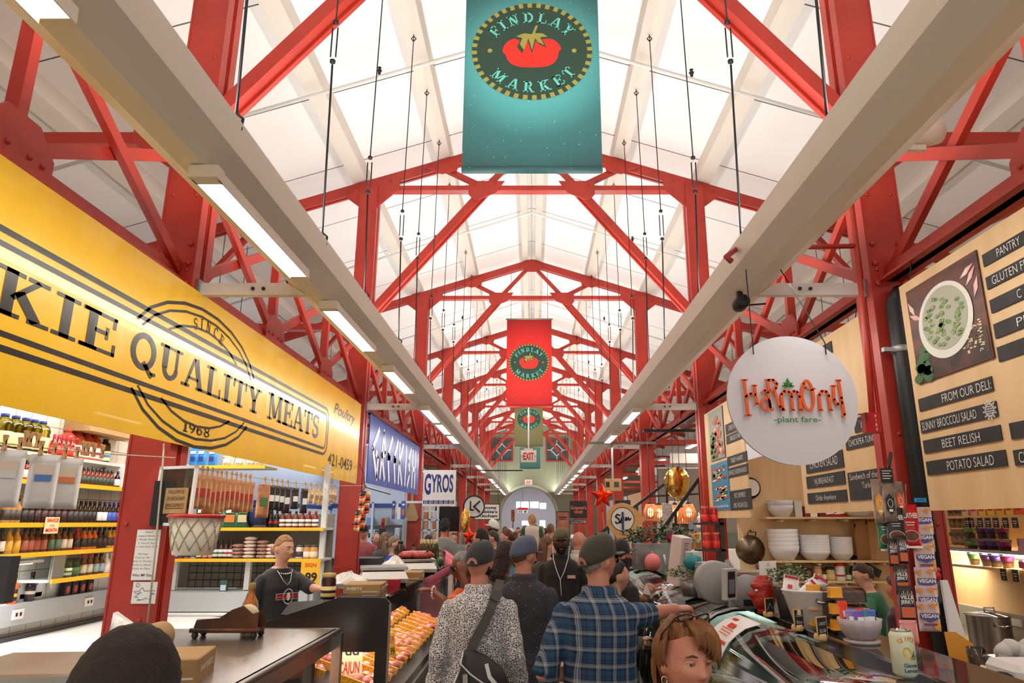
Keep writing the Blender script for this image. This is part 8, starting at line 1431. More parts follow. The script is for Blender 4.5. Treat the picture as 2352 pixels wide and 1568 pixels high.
 if hair:
  hl = lambda p, b: 1 if (b.z > (.062 if p.y > .45 else .062 - (.45 - p.y) * .12 if p.y > -.1 else -.005 - (-.1 - p.y) * .06) and not (abs(b.x) > .06 and -.03 < b.y < .03 and b.z < .02)) else 0
  if hair == 'short': shell(.008, hl, hmat, lump_=.35)
  elif hair == 'buzz': shell(.003, hl, hmat)
  elif hair == 'curly': shell(.026, hl, hmat, lump_=.9, nu=56, nv=40)
  elif hair == 'soft': shell(.024, hl, hmat, lump_=.12, nu=56, nv=40)
  elif hair == 'balding': shell(.02, lambda p, b: hl(p, b) if p.y < .25 else 0, hmat, lump_=.8, nu=56, nv=40)
  elif hair == 'under': shell(.004, lambda p, b: hl(p, b) if b.z < .05 else 0, hmat)
  elif hair in ('pony', 'bun', 'tied'):
   shell(.007, hl, hmat, lump_=.2); m = MB()
   if hair == 'pony': m.tube([V((0, -.095, .03)), V((0, -.14, .02)), V((.01, -.15, -.06)), V((.01, -.13, -.15)), V((.0, -.12, -.22))], [.02, .03, .034, .03, .012], hmat, 12)
   elif hair == 'bun': lump(m, (0, -.115, -.01), (.034, .034, .038), hmat, 4, 16, 12, .3)
   else: lump(m, (0, -.1, -.02), (.04, .03, .05), hmat, 4, 16, 12, .2)
   hb(m, 'hair_tail')
  elif hair == 'long':
   shell(.012, hl, hmat, lump_=.3); m = MB(); rg = []
   for z_, rx, ry, yo in ((.05, .082, .07, -.03), (-.02, .09, .07, -.04), (-.1, .095, .06, -.05), (-.2, .1, .045, -.06), (-.3, .08, .03, -.065)): rg.append([V((rx * math.cos(t) * (1 + .06 * math.sin(7 * t)), yo + ry * math.sin(t) - (.03 if math.sin(t) > 0 else 0), z_)) for t in (2 * math.pi * i / 28 for i in range(28))])
   m.loft(rg, hmat, True, True); hb(m, 'hair_length')
  elif hair == 'braids':
   shell(.02, hl, hmat, lump_=.5); rb_ = random.Random(3)
   m = MB()
   for i in range(34):
    a = -2.9 + 2.65 * i / 33; sx = math.cos(a); sy = math.sin(a); p0 = V((.02 * sx, .02 * sy, .118)); p1 = V((.085 * sx, .1 * sy, .05)); p2 = V((.098 * sx, .112 * sy, -.06)); p3 = V((.06 * sx + .02 * rb_.random(), -.1 + .02 * sy, -.17 - .05 * rb_.random())); pts = []
    for t in (q_ / 14 for q_ in range(15)):
     u_ = 1 - t; b = p0 * u_ ** 3 + p1 * 3 * t * u_ ** 2 + p2 * 3 * t * t * u_ + p3 * t ** 3; pts.append(b + V((.004 * math.sin(t * 40 + i), .004 * math.cos(t * 40), 0)))
    m.tube(pts, [.009 + .002 * (j % 2) for j in range(15)], hmat, 6)
   hb(m, 'braids')
  elif hair == 'bob':
   m = MB(); rb_ = random.Random(9)
   def bobf(p, q):
    b = headfn(1, 1, 0)(p, q); front = p.y > .3;
    hl_ = .078 - .55 * max(0, abs(b.x) - .028) - .9 * max(0, abs(b.x) - .062) if p.y > .05 else (.02 if p.y > -.25 else -.085); hl_ += (.0 if p.y < .05 else .01 * p.x)
    u = max(0, min(1, (b.z - hl_) / .016 + .5)); u = u * u * (3 - 2 * u); g = .014 + .003 * noise.noise(V((p.x * 14, p.y * 14, p.z * 2))); v = b * (.965 + u * (.035 + g / .1)); v.y -= .006 * u
    return v
   m.sph((0, 0, 0), 1, hmat, 72, 54, None, bobf); hb(m, 'hair'); m = MB()
   for i in range(210):                             # locks: fringe falling to one side and the sides
    a = R(-200 + 220 * i / 129) if i < 130 else R(14 + 152 * (i - 130) / 79); t0 = a + .3 * (rb_.random() - .5); sx, sy = math.cos(t0), math.sin(t0)
    if sy < .3: e = V((sx * .078, sy * .1 - .01, (-.085 if sy < -.32 else .004) - .025 * rb_.random())); mid = V((sx * .089, sy * .108 - .006, .01 if sy < -.32 else .05));
    else:
     if sx > .38 and sy > .3: continue
     e = V((sx * .08 - .014, sy * .098 + .012, .042 + .05 * sx - .02 * rb_.random())); mid = V((sx * .078 - .006, sy * .104 + .01, .088))
    st_ = V((sx * .02 + .012, sy * .03 - .0, .138)); pts = []
    for t in (q_ / 7 for q_ in range(8)): u_ = 1 - t; pts.append(st_ * u_ * u_ + (mid * 2 - (st_ + e) * .5) * 2 * t * u_ * .5 * 1.0 + mid * 0 + e * t * t + (mid * 2 - (st_ + e) * .5) * t * u_)
    m.tube(pts, [.004, .007, .0085, .0085, .008, .0065, .0045, .0015], hmat, 6)
   hb(m, 'hair_locks')
 # ---- cap
 if cap:
  m = MB(); rg = []; tl = -.3
  for j in range(9):
   a = math.pi / 2 * j / 8; ring = []
   for i in range(36):
    t = 2 * math.pi * i / 36; r_ = math.cos(a) ** .75; yy = math.sin(t) * .108 * r_ - .006; ring.append(V((math.cos(t) * .087 * r_, yy, .02 - tl * yy + .116 * math.sin(a) ** .9)))
   rg.append(ring)
  rg.insert(0, [p * .96 + V((0, 0, -.002)) for p in rg[0]]); m.loft(rg, cap, True, True); m.sph((0, -.006, .137), (.008, .008, .005), cap, 8, 6)
  CY = M.Rotation(-R(capyaw), 4, 'Z'); hb(m.xf(CY), 'cap'); m = MB(); b = []; tp = []
  for i in range(15): t = R(18 + 144 * i / 14); b.append((math.cos(t) * .088, math.sin(t) * .104))
  fr_ = [(x_ * .93, y_ + .068 * math.sin(R(180 * i / 14)) ** .7) for i, (x_, y_) in enumerate(b)]; zf = lambda x_, y_: .05 - .18 * (y_ - .06) - 4 * x_ * x_
  out = b + fr_[::-1]; m.loft([[V((x_, y_, zf(x_, y_) + .004)) for x_, y_ in out], [V((x_, y_, zf(x_, y_))) for x_, y_ in out]], cap, True, False); hb(m.xf(CY), 'brim')
  if open_back:
   m = MB(); f = Fr((0, -.113, .045), (-1, 0, 0), (0, .25, 1)); d = D2().poly([(.036 * math.cos(t), .04 * math.sin(t)) for t in (math.pi * i / 12 for i in range(13))], sk, 1); d.put(m, f, .002, lambda a, b_, q: V((-a, -math.sqrt(max(.108 ** 2 - (a * 1.2) ** 2, .0001)) - .0105 + .12 * b_ - q, -.01 + b_))); hb(m.xf(CY), 'cap_opening'); m = MB(); m.tube([V((.05 * math.sin(t) * 1.6, -.1165 * math.cos(t), -.012)) for t in (R(-28 + 7 * i) for i in range(9))], .008, cap, 6); hb(m.xf(CY), 'cap_strap')
 # ---- face
 if face:
  for s in (-1, 1):
   m = MB(); e = V((s * .032, .0785, .003)); m.sph(e - V((0, .004, 0)), (.0125, .0125, .0105), EYEW, 16, 12); hb(m, 'eye'); m = MB(); m.sph(e + V((s * 0 + .001, .0065, -.001)), (.0052, .0028, .0052), IRIS, 12, 8); hb(m, 'iris')
   m = MB(); m.tube([e + V((s * (t * .016), .0095 - .006 * t * t, .0058 - .004 * t * t)) for t in (-1, -.5, 0, .5, 1)], [.002, .0045, .0056, .0045, .002], sk, 8); hb(m, 'eyelid')
   m = MB(); m.tube([V((s * .014, .0955, .021)), V((s * .03, .0945, .026)), V((s * .048, .083, .021))], [.0025, .0036, .0015], BROWD if face == 2 else BROW, 8); hb(m, 'eyebrow')
  m = MB(); yl = .0975; m.tube([V((t * .022, yl - .011 * t * t, -.0625 - .003 * t * t - .001 * math.cos(t * 6))) for t in (-1, -.6, -.2, .2, .6, 1)], [.001, .0038, .0042, .0042, .0038, .001], LIPD if face == 2 else LIP, 8); m.tube([V((t * .019, yl - .009 * t * t, -.0715 + .003 * t * t)) for t in (-1, -.5, 0, .5, 1)], [.001, .0045, .0052, .0045, .001], LIPD if face == 2 else LIP, 8); hb(m, 'lips')
 if beard:
  lo = {'full': -.035, 'jaw': -.045}[beard[0]]; bm_ = beard[1]
  shell(.009 if beard[0] == 'jaw' else .016, lambda p, b: 1 if ((b.z < lo + .03 * max(0, abs(p.x) - .5) * 2) and p.y > -.35 and not (abs(b.x) < .024 and b.z > -.078 and p.y > 0 and b.z < -.055)) or (abs(b.x) > .055 and b.z < .0 and -.15 < p.y < .35) else 0, bm_, 'beard', .3, 48, 40)
 if glasses:
  up, mt_, tilt, shade = glasses; m = MB(); c0 = V((0, .104, .006)) if not up else V((0, .078, .132))
  for s in (-1, 1):
   pts = []
   for i in range(21): t = 2 * math.pi * i / 20; a, b = s * .034 + .026 * math.cos(t) * (1 + .0), .021 * math.sin(t); pts.append(c0 + (V((a, -.25 * abs(a), b)) if not up else V((a, -.3 * abs(a) + b * .8, b * .55))))
   m.tube(pts, .0024, mt_, 6, False)
  m.tube([c0 + V((-.01, .0, .004)), c0 + V((.01, .0, .004))], .0022, mt_, 6)
  for s in (-1, 1): m.tube([c0 + V((s * .06, -.016, .002)), (V((s * .078, .03, .005)) if not up else V((s * .088, .02, .085))), (V((s * .08, -.03, .0)) if not up else V((s * .09, -.02, .005)))], .003 if up else .0018, mt_, 6)
  hb(m, 'glasses'); m = MB()
  for s in (-1, 1): m.sph(c0 + (V((s * .034, -.009, 0)) if not up else V((s * .034, -.01, 0))), (.024, .0015, .02) if not up else (.024, .016, .012), SGL if not shade else cm((60, 54, 48), .15), 14, 8)
  hb(m, 'lens')
 return dict(root=root, loc=loc, k=k, hb=hb, X=X, y=y, mx=M.Translation(V((X, y, z0))) @ mx, W2=W2)
def wl(X, y, yaw, p, z0=0): return M.Rotation(-R(yaw), 4, 'Z').inverted() @ (V(p) - V((X, y, z0)))
def reach(px, ytop, y, yaw, s, hand_w, bend=(0, 0, -.1), d=None, up=(0, 0, 1), curl=.35, k=1.0, elbow_w=None):
 """arm entry: wrist near the world point hand_w"""
 X = at(px, ytop, y).x; W_ = wl(X, y, yaw, hand_w); S0 = V((s * .185 * k, 0, 1.405 * k)); E = wl(X, y, yaw, elbow_w) if elbow_w is not None else S0.lerp(W_, .52) + V(bend); dl = (M.Rotation(-R(yaw), 4, 'Z').inverted() @ V(d)) if d is not None else (W_ - E); ul = M.Rotation(-R(yaw), 4, 'Z').inverted() @ V(up); return (E, W_, dl, ul, curl)
# ---- patterned shirts
def plaid(nt, L, co):
 s = nt.nodes.new('ShaderNodeSeparateXYZ'); L(co, s.inputs[0]); ad = nt.nodes.new('ShaderNodeMath'); ad.operation = 'MULTIPLY_ADD'; L(s.outputs[1], ad.inputs[0]); ad.inputs[1].default_value = .6; L(s.outputs[0], ad.inputs[2])
 def band(src, per):
  m_ = nt.nodes.new('ShaderNodeMath'); m_.operation = 'DIVIDE'; L(src, m_.inputs[0]); m_.inputs[1].default_value = per; f_ = nt.nodes.new('ShaderNodeMath'); f_.operation = 'FRACT'; L(m_.outputs[0], f_.inputs[0])
  return ramp(nt, L, f_.outputs[0], [(0, (30, 44, 66)), (.08, (44, 78, 110)), (.34, (44, 78, 110)), (.4, (28, 36, 54)), (.5, (30, 40, 60)), (.53, (190, 196, 198)), (.57, (70, 86, 104)), (.63, (200, 204, 206)), (.67, (60, 72, 90)), (.73, (150, 156, 164)), (.77, (24, 30, 48)), (.9, (44, 76, 106)), (1, (30, 44, 66))])
 a, b = band(ad.outputs[0], .075), band(s.outputs[2], .075); mx = nt.nodes.new('ShaderNodeMix'); mx.data_type = 'RGBA'; mx.inputs[0].default_value = .5; L(a, mx.inputs[6]); L(b, mx.inputs[7]); return mx.outputs[2]
PLAID = node_mat('plaid_cotton', plaid, .8, .3)
def vor(scale, stops, feat='F1', stretch=None):
 def fn(nt, L, co):
  mp = nt.nodes.new('ShaderNodeMapping'); L(co, mp.inputs[0]); mp.inputs['Scale'].default_value = stretch or (1, 1, 1); v = nt.nodes.new('ShaderNodeTexVoronoi'); v.inputs['Scale'].default_value = scale; v.feature = feat; L(mp.outputs[0], v.inputs['Vector']); return ramp(nt, L, v.outputs['Distance'], stops)
 return fn
FLORAL = node_mat('floral_cotton', vor(92, [(0, (232, 229, 227)), (.1, (230, 227, 225)), (.15, (96, 96, 102)), (.3, (70, 70, 78)), (1, (120, 120, 126))], 'DISTANCE_TO_EDGE'), .8, .3)
DOTS = node_mat('dotted_cotton', vor(42, [(0, (176, 178, 186)), (.1, (160, 162, 170)), (.14, (58, 58, 66)), (1, (62, 62, 70))]), .8, .3)
CAPB = cloth('cap_charcoal', (46, 48, 54)); CAPBLUE = cloth('cap_blue', (84, 94, 116)); CAPG = cloth('cap_olive', (64, 60, 48)); CAPOL = cloth('cap_sage', (108, 104, 78)); CAPK = cloth('cap_black', (20, 20, 22)); CAPW = cloth('cap_white', (226, 224, 220))
BLK = cloth('black', (24, 24, 26)); OLV = cloth('olive', (84, 86, 62)); ORT = cloth('orange', (240, 96, 24)); GRYT = cloth('grey', (124, 122, 118)); NVY = cloth('navy', (40, 52, 100)); LBL = cloth('light_blue', (130, 196, 220)); PNK = cloth('pink', (244, 130, 156)); BLUT = cloth('royal', (24, 78, 190)); CHAR = cloth('charcoal', (70, 66, 62)); BEIG = cloth('beige', (190, 184, 168)); GRNT = cloth('green', (22, 92, 58)); MAR = cloth('maroon', (56, 26, 30)); WHTT = cloth('white', (232, 226, 216))
# ---- the queue in the aisle
yw_ = 4; p3 = person(1103, 1240, 4.35, 2, 'man from behind in a dark cap and white floral shirt with a black shoulder bag', 'pink', FLORAL, 'roll', None, HB, CAPB, 0, 20, -4, {-1: (V((-.225, -.07, 1.11)), V((-.245, .05, .88)), V((0, .3, -1)), V((-1, 0, 0)), .5), 1: (V((.225, -.07, 1.11)), V((.24, .06, .88)), V((0, .3, -1)), V((1, 0, 0)), .5)}, .0075, 0, 0, DENIM, None, ('jaw', HB), None, 1.03, collar=1, open_back=True)
shell_only = None
p4 = person(1203, 1229, 5.0, 2, 'man from behind in a slate blue cap and dark dotted shirt', 'pink', DOTS, 'short', 'under', HBR, CAPBLUE, 0, 42, -4, None, .0085, 0, 0, DENIM, None, None, None, 1.04, collar=1)
hw = at(1552, 1398, 3.98); p5 = person(1372, 1226, 3.8, 14, 'man in a blue plaid shirt and olive cap reaching to the glass counter', 'pink', PLAID, 'elbow', 'under', HGR, CAPG, 0, 42, 4, {1: reach(1372, 1226, 3.8, 14, 1, hw, d=(.8, .2, .05), up=(-.1, -.2, 1), curl=1.15, elbow_w=at(1480, 1412, 3.85)), -1: (V((-.27, -.1, 1.12)), V((-.1, .16, 1.08)), V((.4, .6, 0)), V((0, 0, 1)), .6)}, .0075, 0, 0, DENIM, None, None, (0, GFG, 0, 0), 1.08, collar=1, open_back=True)
hw = at(1483, 1374, 5.6); p6 = person(1417, 1239, 5.75, 55, 'bearded man in a black cap and black shirt holding a folded card', 'tan', BLK, 'elbow', 'under', HB, CAPK, 0, 15, 12, {-1: reach(1417, 1239, 5.75, 55, -1, hw, d=(.3, -.2, .8), up=(0, -1, .2), curl=.9)}, .009, 0, 2, TROU, None, ('full', HB), None, 1.0)
m = MB(); c = at(1485, 1362, 5.55); m.add([c + V((-.03, 0, 0)), c + V((.04, .0, -.02)), c + V((.0, 0, .07)), c + V((.03, .02, -.02)), c + V((-.025, .02, 0))], [(0, 1, 2), (4, 3, 2), (0, 4, 2), (1, 3, 2)], PAPER); tag(m.build('folded_card'), 'small folded white and red card held over the right case', 'card')
hw = at(1470, 1470, 5.0); p7 = person(1411, 1284, 5.1, 50, 'dark haired woman in an olive long sleeved top behind the plaid shirt', 'fair', OLV, 'long', 'tied', HB, None, 0, 20, 6, {1: reach(1411, 1284, 5.1, 50, 1, hw, (0, -.1, -.18), d=(.8, .3, .2), curl=.7, k=.92), -1: reach(1411, 1284, 5.1, 50, -1, at(1466, 1478, 5.2), (0, -.05, -.18), d=(.8, .1, .2), curl=.7, k=.92)}, .009, 1, 2, TROU)
p8 = person(1289, 1212, 7.4, 184, 'bearded man facing the camera in a sage cap and black polo with white earphones', 'dark', BLK, 'short', None, HB, CAPOL, 0, 0, 0, None, .009, 0, 2, TROU, None, ('full', HB), None, 1.06, collar=1)
m = MB(); W = p8['mx']; m.tube([W @ V(q) for q in ((.085, .05, 1.62), (.08, .1, 1.5), (.05, .14, 1.4), (.01, .155, 1.3), (.0, .15, 1.15))], .004, INW, 6); m.tube([W @ V(q) for q in ((-.085, .05, 1.62), (-.07, .1, 1.5), (-.03, .14, 1.38), (.01, .155, 1.3))], .004, INW, 6); m.build('earphone_cord', p8['root']); f = Fr(W @ V((-.1, .145, 1.33)), (1, 0, 0), (0, 0, 1)); m = MB(); m.prism([(-.04, -.015), (.04, -.015), (.04, .015), (-.04, .015)], f, 0, .004, cm((214, 180, 160), .5)); m.build('name_badge', p8['root'])
person(1326, 1220, 9.6, 70, 'bald man with glasses in a light shirt behind the olive cap', 'pink', BEIG, 'short', None, HGR, None, 0, 0, 4, None, .0105, 0, 1, glasses=(0, GFG, 0, 0), collar=1)
person(1255, 1231, 8.6, 12, 'brown haired person in a dark grey shirt seen from behind', 'fair', CHAR, 'long', 'long', HBR, None, 0, 50, 0, None, .012, 1)
hb_ = at(988, 1352, 4.75); ha = at(982, 1350, 4.72); p14 = person(1072, 1262, 5.35, 232, 'person with glasses in an orange top reaching across to the left deli case', 'brown', ORT, 'short', 'buzz', HGR, None, 0, 20, -12, {1: reach(1072, 1262, 5.35, 232, 1, at(992, 1356, 5.3), d=(-.7, .15, .14), up=(0, .1, 1), curl=.45, elbow_w=at(1030, 1388, 5.2)), -1: reach(1072, 1262, 5.35, 232, -1, at(1062, 1322, 5.1), d=(-.1, .1, .7), up=(.3, -1, 0), curl=.8, elbow_w=at(1085, 1390, 5.1))}, .0085, 1, 2, TROU, glasses=(0, GFR, 0, 0))
m = MB(); c = at(996, 1358, 5.3); PEARL = mat('pearl_bead', (236, 214, 206), .2); [m.sph(c + V((.0 + .012 * math.cos(t) * .6, .038 * math.cos(t), .04 * math.sin(t) - .006)), .009, PEARL, 8, 6) for t in (2 * math.pi * i / 14 for i in range(14))]; m.build('bracelet', p14['root'])
person(1160, 1246, 6.3, 12, 'person with long dark red braids and a grey hooded top seen from behind', 'brown', CHAR, 'long', 'braids', mat('braid_red', (52, 24, 22), .55, c2=(26, 16, 16), nscale=40, bump=.9, bscale=80), None, 0, 30, -6, None, .011, 1)
person(1107, 1216, 8.8, -70, 'man with glasses, receding hair and dark curls facing left', 'tan', CHAR, 'short', 'balding', CURL, None, 0, 0, 0, None, .0105, 0, 1, glasses=(0, GFG, 0, 0))
person(1168, 1214, 10.6, -75, 'woman with red hair in a pale blue top facing left', 'fair', LBL, 'short', 'bun', HRED, None, 0, 0, 0, None, .0105, 1, 1)
person(1135, 1217, 11.4, -80, 'boy with short brown hair facing left behind the curly haired man', 'fair', CHAR, 'short', 'short', HD, None, 0, 0, 0, None, .011, 0, 1, build=.85)
person(1136, 1193, 13.4, -60, 'tall man in a white cap and navy shirt', 'brown', NVY, 'short', 'under', HB, CAPW, 0, 0, 8, None, .012, 0, 1, beard=('full', HB))
person(1021, 1193, 12.8, 6, 'man with black curly hair in a grey tee seen from behind', 'tan', GRYT, 'short', 'curly', CURL, None, 0, 0, 0, None, .012)
person(1066, 1214, 14.2, 25, 'woman with long ash blond hair in a grey top', 'fair', GRYT, 'short', 'long', HASH, None, 0, 0, 0, None, .012, 1)
k_ = .9; ya = 8.2; pk = (1092, 1258, ya, -95)
person(*pk, 'person in a pink long sleeved top reaching over the left counter', 'brown', PNK, 'long', 'short', HB, None, 0, 0, 10, {1: reach(*pk, 1, at(1022, 1268, ya + .25), (0, 0, -.02), k=k_), -1: reach(*pk, -1, at(1022, 1281, ya - .1), (0, 0, -.04), k=k_)}, .012, 1)
person(984, 1227, 15, 0, 'person in a black cap behind the oil bottles', 'tan', CHAR, 'short', 'under', HB, CAPK, 0, 0, 0, None, .013)
# child on shoulders
cy = 10.2; person(1225, 1243, cy + .12, 0, 'adult carrying the toddler on the shoulders, seen from behind', 'fair', BLK, 'short', 'short', HD, None, 0, 0, 0, {s: (V((s * .27, .05, 1.3)), V((s * .12, .16, 1.45)), V((0, .1, 1)), V((0, 1, 0)), .8) for s in (-1, 1)}, .013)
tt = at(1222, 1181, cy); tb = person(1222, 1181, cy - .07, 0, 'blond toddler in a white top with green sleeves riding on shoulders', 'fair', cloth('cream_top', (232, 222, 208)), 'none', 'short', HBL, None, 0, -40, 0, {s: (V((s * .15, .0, .38)), V((s * .12, .12, .3)), V((0, 1, 0)), V((0, 0, 1)), .5) for s in (-1, 1)}, .009, 0, 1, h=.98, z0=tt.z - .98, legs=False, hk=1.28, build=1.0, hands=0)
m = MB(); W = tb['mx']
for s in (-1, 1): q = MB(); limb(q, [(s * .11, 0, .765), (s * .15, .0, .62), (s * .13, .12, .56)], [.045, .04, .032]); put_mesh(remeshed(q, .01), 'sleeve', tb['root'], cloth('green_sleeve', (50, 84, 56)), M.Identity(4)); q = MB(); limb(q, [(s * .06, .0, .5), (s * .1, .22, .5), (s * .1, .24, .28)], [.07, .055, .045]); put_mesh(remeshed(q, .012), 'trouser_leg', tb['root'], DENIM, M.Identity(4))
# ---- stall workers
hw = at(735, 1352, 6.3); p21 = person(652, 1227, 6.4, 132, 'blond young man in a black printed tee and silver chain working behind the left case', 'fair', BLK, 'elbow', 'bun', hairm('dirtyblond', (176, 130, 84), (140, 98, 60)), None, 0, -14, 0, {-1: reach(652, 1227, 6.4, 132, -1, hw, (0, -.0, -.05), d=(1, 0, -.1)), 1: (V((.26, -.03, 1.13)), V((.2, .12, .9)), V((0, .3, -1)), V((1, 0, 0)), .5)}, .0075, 0, 1, TROU)
W = p21['mx']; m = MB(); CHN = mat('silver_chain', (206, 204, 206), .2, .9)
for i in range(30): t = 2 * math.pi * i / 30; m.sph(W @ V((.078 * math.cos(t), .012 + .088 * math.sin(t), 1.475 - .035 * (math.sin(t) + 1) * .8)), .0075, CHN, 8, 6)
m.tube([W @ V(q) for q in ((.07, .07, 1.45), (.03, .125, 1.36), (0, .135, 1.33), (-.03, .125, 1.36), (-.07, .07, 1.45))], .003, CHN, 6); m.build('necklace', p21['root'])
f = Fr(W @ V((0, .152, 1.24)), (W.to_3x3() @ V((-1, 0, 0))), (0, 0, 1)); d = D2().rect(-.105, -.026, .105, .026, cm((190, 186, 186), .6), 1).rect(-.1, -.021, .1, .021, cm((70, 18, 20), .6), 2).arc(0, 0, .045, .06, 0, 360, .008, cm((190, 186, 186), .6), 1, 24).text('MACKIE', -.055, 0, .028, TAGR, 3, .02, .085).text('MEATS', .055, 0, .028, TAGR, 3, .02, .085).ell(0, 0, .017, .035, cm((200, 200, 200), .6), 3, 10); d.build('shirt_print', None, p21['root'], .001, lambda a, b, q: f.p(a, b, q - 1.6 * a * a + .012))
person(800, 1222, 11.9, 25, 'worker in a royal blue tee half hidden by the second left column', 'brown', BLUT, 'short', 'short', HB, None, 0, 0, 0, None, .013)
person(903, 1230, 10.6, 75, 'woman with a blond ponytail and headband in a blue tee', 'fair', BLUT, 'short', 'pony', HASH, None, 0, 0, 0, None, .011, 1, 1)
person(837, 1205, 13.2, 180, 'person in a tall dark hat and red top in the second left stall', 'tan', cloth('red', (150, 70, 66)), 'short', 'under', HB, CAPK, 0, 0, 0, None, .014, 0, 1); person(863, 1224, 13.6, 140, 'grey haired man in a bright blue top in the second left stall', 'pink', BLUT, 'short', 'balding', HGR, None, 0, 0, 0, None, .014, 0, 1)
person(883, 1222, 12.6, 10, 'long brown haired person seen from behind by the woman with the ponytail', 'fair', CHAR, 'short', 'long', HBR, None, 0, 0, 0, None, .014, 1)
person(2008, 1290, 6.3, -55, 'worker in a green tee with short dark hair and glasses behind the right counter', 'fair', GRNT, 'short', 'short', HD, None, 0, -20, -14, {-1: (V((-.24, .05, 1.12)), V((-.15, .22, 1.0)), V((0, 1, -.2)), V((0, 0, 1)), .5), 1: (V((.24, .05, 1.12)), V((.15, .22, 1.0)), V((0, 1, -.2)), V((0, 0, 1)), .5)}, .009, 1, 1, TROU, glasses=(0, GFG, 0, 0), lean=8, build=1.1)
person(2058, 1318, 5.72, -30, 'worker in a maroon long sleeved top beside the first right column', 'tan', MAR, 'long', 'short', HD, None, 0, 0, 0, None, .012, 1, 0, TROU)
person(1470, 1224, 12.6, 20, 'person with a brown bun behind the small soups sign', 'fair', CHAR, 'short', 'bun', HBR, None, 0, 0, 0, None, .014, 1)
# ---- farther crowd
FAR = [(1183, 1220, 15.2, 0, 'dark haired person in a green top past the red haired woman', 'tan', cloth('moss', (60, 76, 56)), 'short', HD, 0, None), (1198, 1216, 14.5, 180, 'person with glasses facing the camera far down the aisle', 'fair', CHAR, 'short', HBR, 0, None), (1264, 1201, 14, 15, 'man with cropped grey brown hair and a patterned shirt far down the aisle', 'pink', cloth('pale_pattern', (206, 200, 188), (140, 134, 124)), 'buzz', HBR, 0, None), (1276, 1228, 11.4, 10, 'dark haired person in a black jacket left of the sage cap', 'tan', BLK, 'short', HB, 0, None), (1243, 1207, 16, 180, 'distant person in a blue shirt right of the toddler', 'fair', NVY, 'short', HASH, 1, None), (1206, 1206, 20, 0, 'distant person in a blue cap left of the toddler', 'tan', NVY, 'under', HB, 0, CAPBLUE), (1174, 1213, 17, 0, 'distant person in a white cap behind the red haired woman', 'tan', GRYT, 'under', HB, 0, CAPW), (1252, 1212, 22, 0, 'distant person in dark clothes by the right side of the arch', 'tan', BLK, 'short', HB, 0, None), (1190, 1210, 25, 180, 'very distant person in a beige top before the arch', 'fair', BEIG, 'short', HD, 1, None), (1230, 1204, 27, 0, 'very distant person in a dark top before the arch', 'fair', CHAR, 'short', HD, 0, None), (1160, 1208, 19, 0, 'distant person in an olive top near the framed sign', 'tan', OLV, 'short', HBR, 0, None), (1302, 1216, 15, 0, 'distant person in a charcoal top below the sepia poster', 'tan', CHAR, 'short', HB, 0, None), (1043, 1222, 16.5, 180, 'person in a charcoal top past the man in the grey tee', 'fair', CHAR, 'short', HD, 0, None)]
for a in FAR: person(a[0], a[1], a[2], a[3], a[4], a[5], a[6], 'short', a[7], a[8], a[10], 0, 0, 0, None, .016, a[9], 1 if a[3] == 180 else 0)
# ---- nearest heads
person(290, 1463, 1.36, 0, 'person with a dark curly head at the bottom left corner, seen from behind', 'dark', cloth('dim_brown', (54, 46, 42)), 'short', 'soft', mat('hair_soft_dark', (40, 31, 28), .9, c2=(54, 43, 37), nscale=10, bump=.35, bscale=160), None, 0, 0, 0, None, .012, hk=1.1)
p2 = person(1560, 1417, 2.15, 160, 'woman with auburn bobbed hair and sunglasses on her head, nearest on the right', 'weath', cloth('wine_top', (120, 40, 48)), 'short', 'bob', HAUB, None, 0, 0, 3, None, .0045, 1, 1, glasses=(1, GFR, 0, 0))
for sx in (.076, -.076): c = p2['W2'] @ V((sx * p2['k'], -.004, -.045)); MB().tube([c + V((.008 * math.cos(t), 0, .01 * math.sin(t))) for t in (2 * math.pi * i / 14 for i in range(15))], .0018, CHN, 6).build('earring', p2['root'])
# ---- shoulder bag on the man in the floral shirt
W = p3['mx']; BAG = mat('bag_black', (24, 24, 26), .6, bump=.3, bscale=20); PIPE = mat('piping_white', (206, 206, 206), .5); STRAP = mat('strap_grey', (74, 72, 66), .7); o = thing('shoulder_bag', 'black duffel style shoulder bag with white piping hanging on the man in the floral shirt', 'bag', W @ V((.06, -.25, .82)))
BO = V((0, 0, 0))
def sp(q): return W @ (V(q) + BO)
def strapmesh(m, pts, wd, mt, n=V((0, -1, 0))):
 pts = [V(p) for p in pts]; rg = []
 for i, p in enumerate(pts):
  d = (pts[min(i + 1, len(pts) - 1)] - pts[max(i - 1, 0)]).normalized(); s_ = d.cross(n).normalized() * wd / 2; nn = s_.cross(d).normalized() * .004; rg.append([sp(q) for q in (p - s_ - nn, p + s_ - nn, p + s_ + nn, p - s_ + nn)])
 m.loft(rg, mt, True, False)
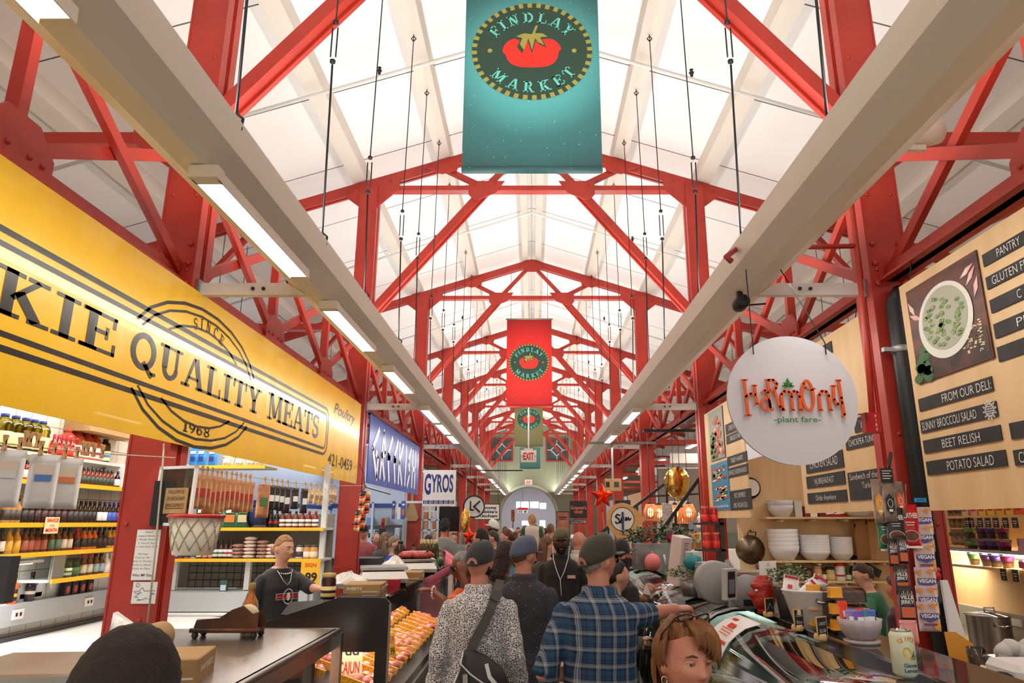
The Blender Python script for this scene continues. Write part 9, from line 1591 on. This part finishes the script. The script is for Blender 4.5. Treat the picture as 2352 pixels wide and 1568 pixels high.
m = MB(); strapmesh(m, [(.12, .06, 1.5), (.125, -.02, 1.52), (.115, -.1, 1.47), (.085, -.145, 1.38), (.05, -.155, 1.3), (.01, -.165, 1.23), (-.02, -.178, 1.17), (-.03, -.2, 1.12)], .052, STRAP); m.build('strap', o); m = MB(); strapmesh(m, [(.12, -.108, 1.465), (.1, -.135, 1.42)], .062, STRAP); m.build('strap_pad', o); BO = V((0, 0, .12))
m = MB(); rg = []
for z_, w0, w1, d_ in ((.6, -.16, .2, .1), (.75, -.15, .22, .12), (.88, -.1, .2, .12), (.96, -.07, .16, .1), (1.02, -.055, .08, .07), (1.055, -.05, .0, .03)):
 ring = []; n = 20; cx = (w0 + w1) / 2; hw_ = (w1 - w0) / 2
 for i in range(n): t = 2 * math.pi * i / n; c_, s_ = math.cos(t), math.sin(t); ring.append(sp((cx + hw_ * math.copysign(abs(c_) ** .6, c_), -.245 + d_ * math.copysign(abs(s_) ** .7, s_), z_)))
 rg.append(ring)
m.loft(rg, BAG, True, True); m.build('bag_body', o); m = MB()
for ln_ in (((-.05, -.3, 1.055), (-.06, -.33, 1.0), (.0, -.35, .95), (.1, -.36, .89), (.17, -.35, .84)), ((-.07, -.35, .95), (-.1, -.37, .88), (-.09, -.372, .8), (.02, -.375, .75), (.17, -.37, .7)), ((-.02, -.365, .885), (.04, -.37, .87), (.1, -.37, .85)), ((.0, -.372, .66), (.03, -.374, .7), (.06, -.374, .65), (.13, -.37, .66), (.12, -.37, .6))): m.tube([sp(q) for q in ln_], .0045, PIPE, 6)
m.build('piping', o); m = MB(); strapmesh(m, [(-.03, -.35, .95), (-.02, -.4, .88), (.02, -.41, .84), (.08, -.41, .85), (.13, -.4, .86), (.17, -.38, .82), (.18, -.37, .74)], .026, mat('handle_grey', (130, 126, 118), .6)); strapmesh(m, [(.08, -.33, 1.0), (.1, -.35, .94), (.14, -.36, .9), (.17, -.36, .87)], .02, PIPE); m.build('handle', o); MB().box(sp((.03, -.376, .72)), sp((.055, -.37, .76)), cm((150, 140, 120), .6)).build('tag', o)
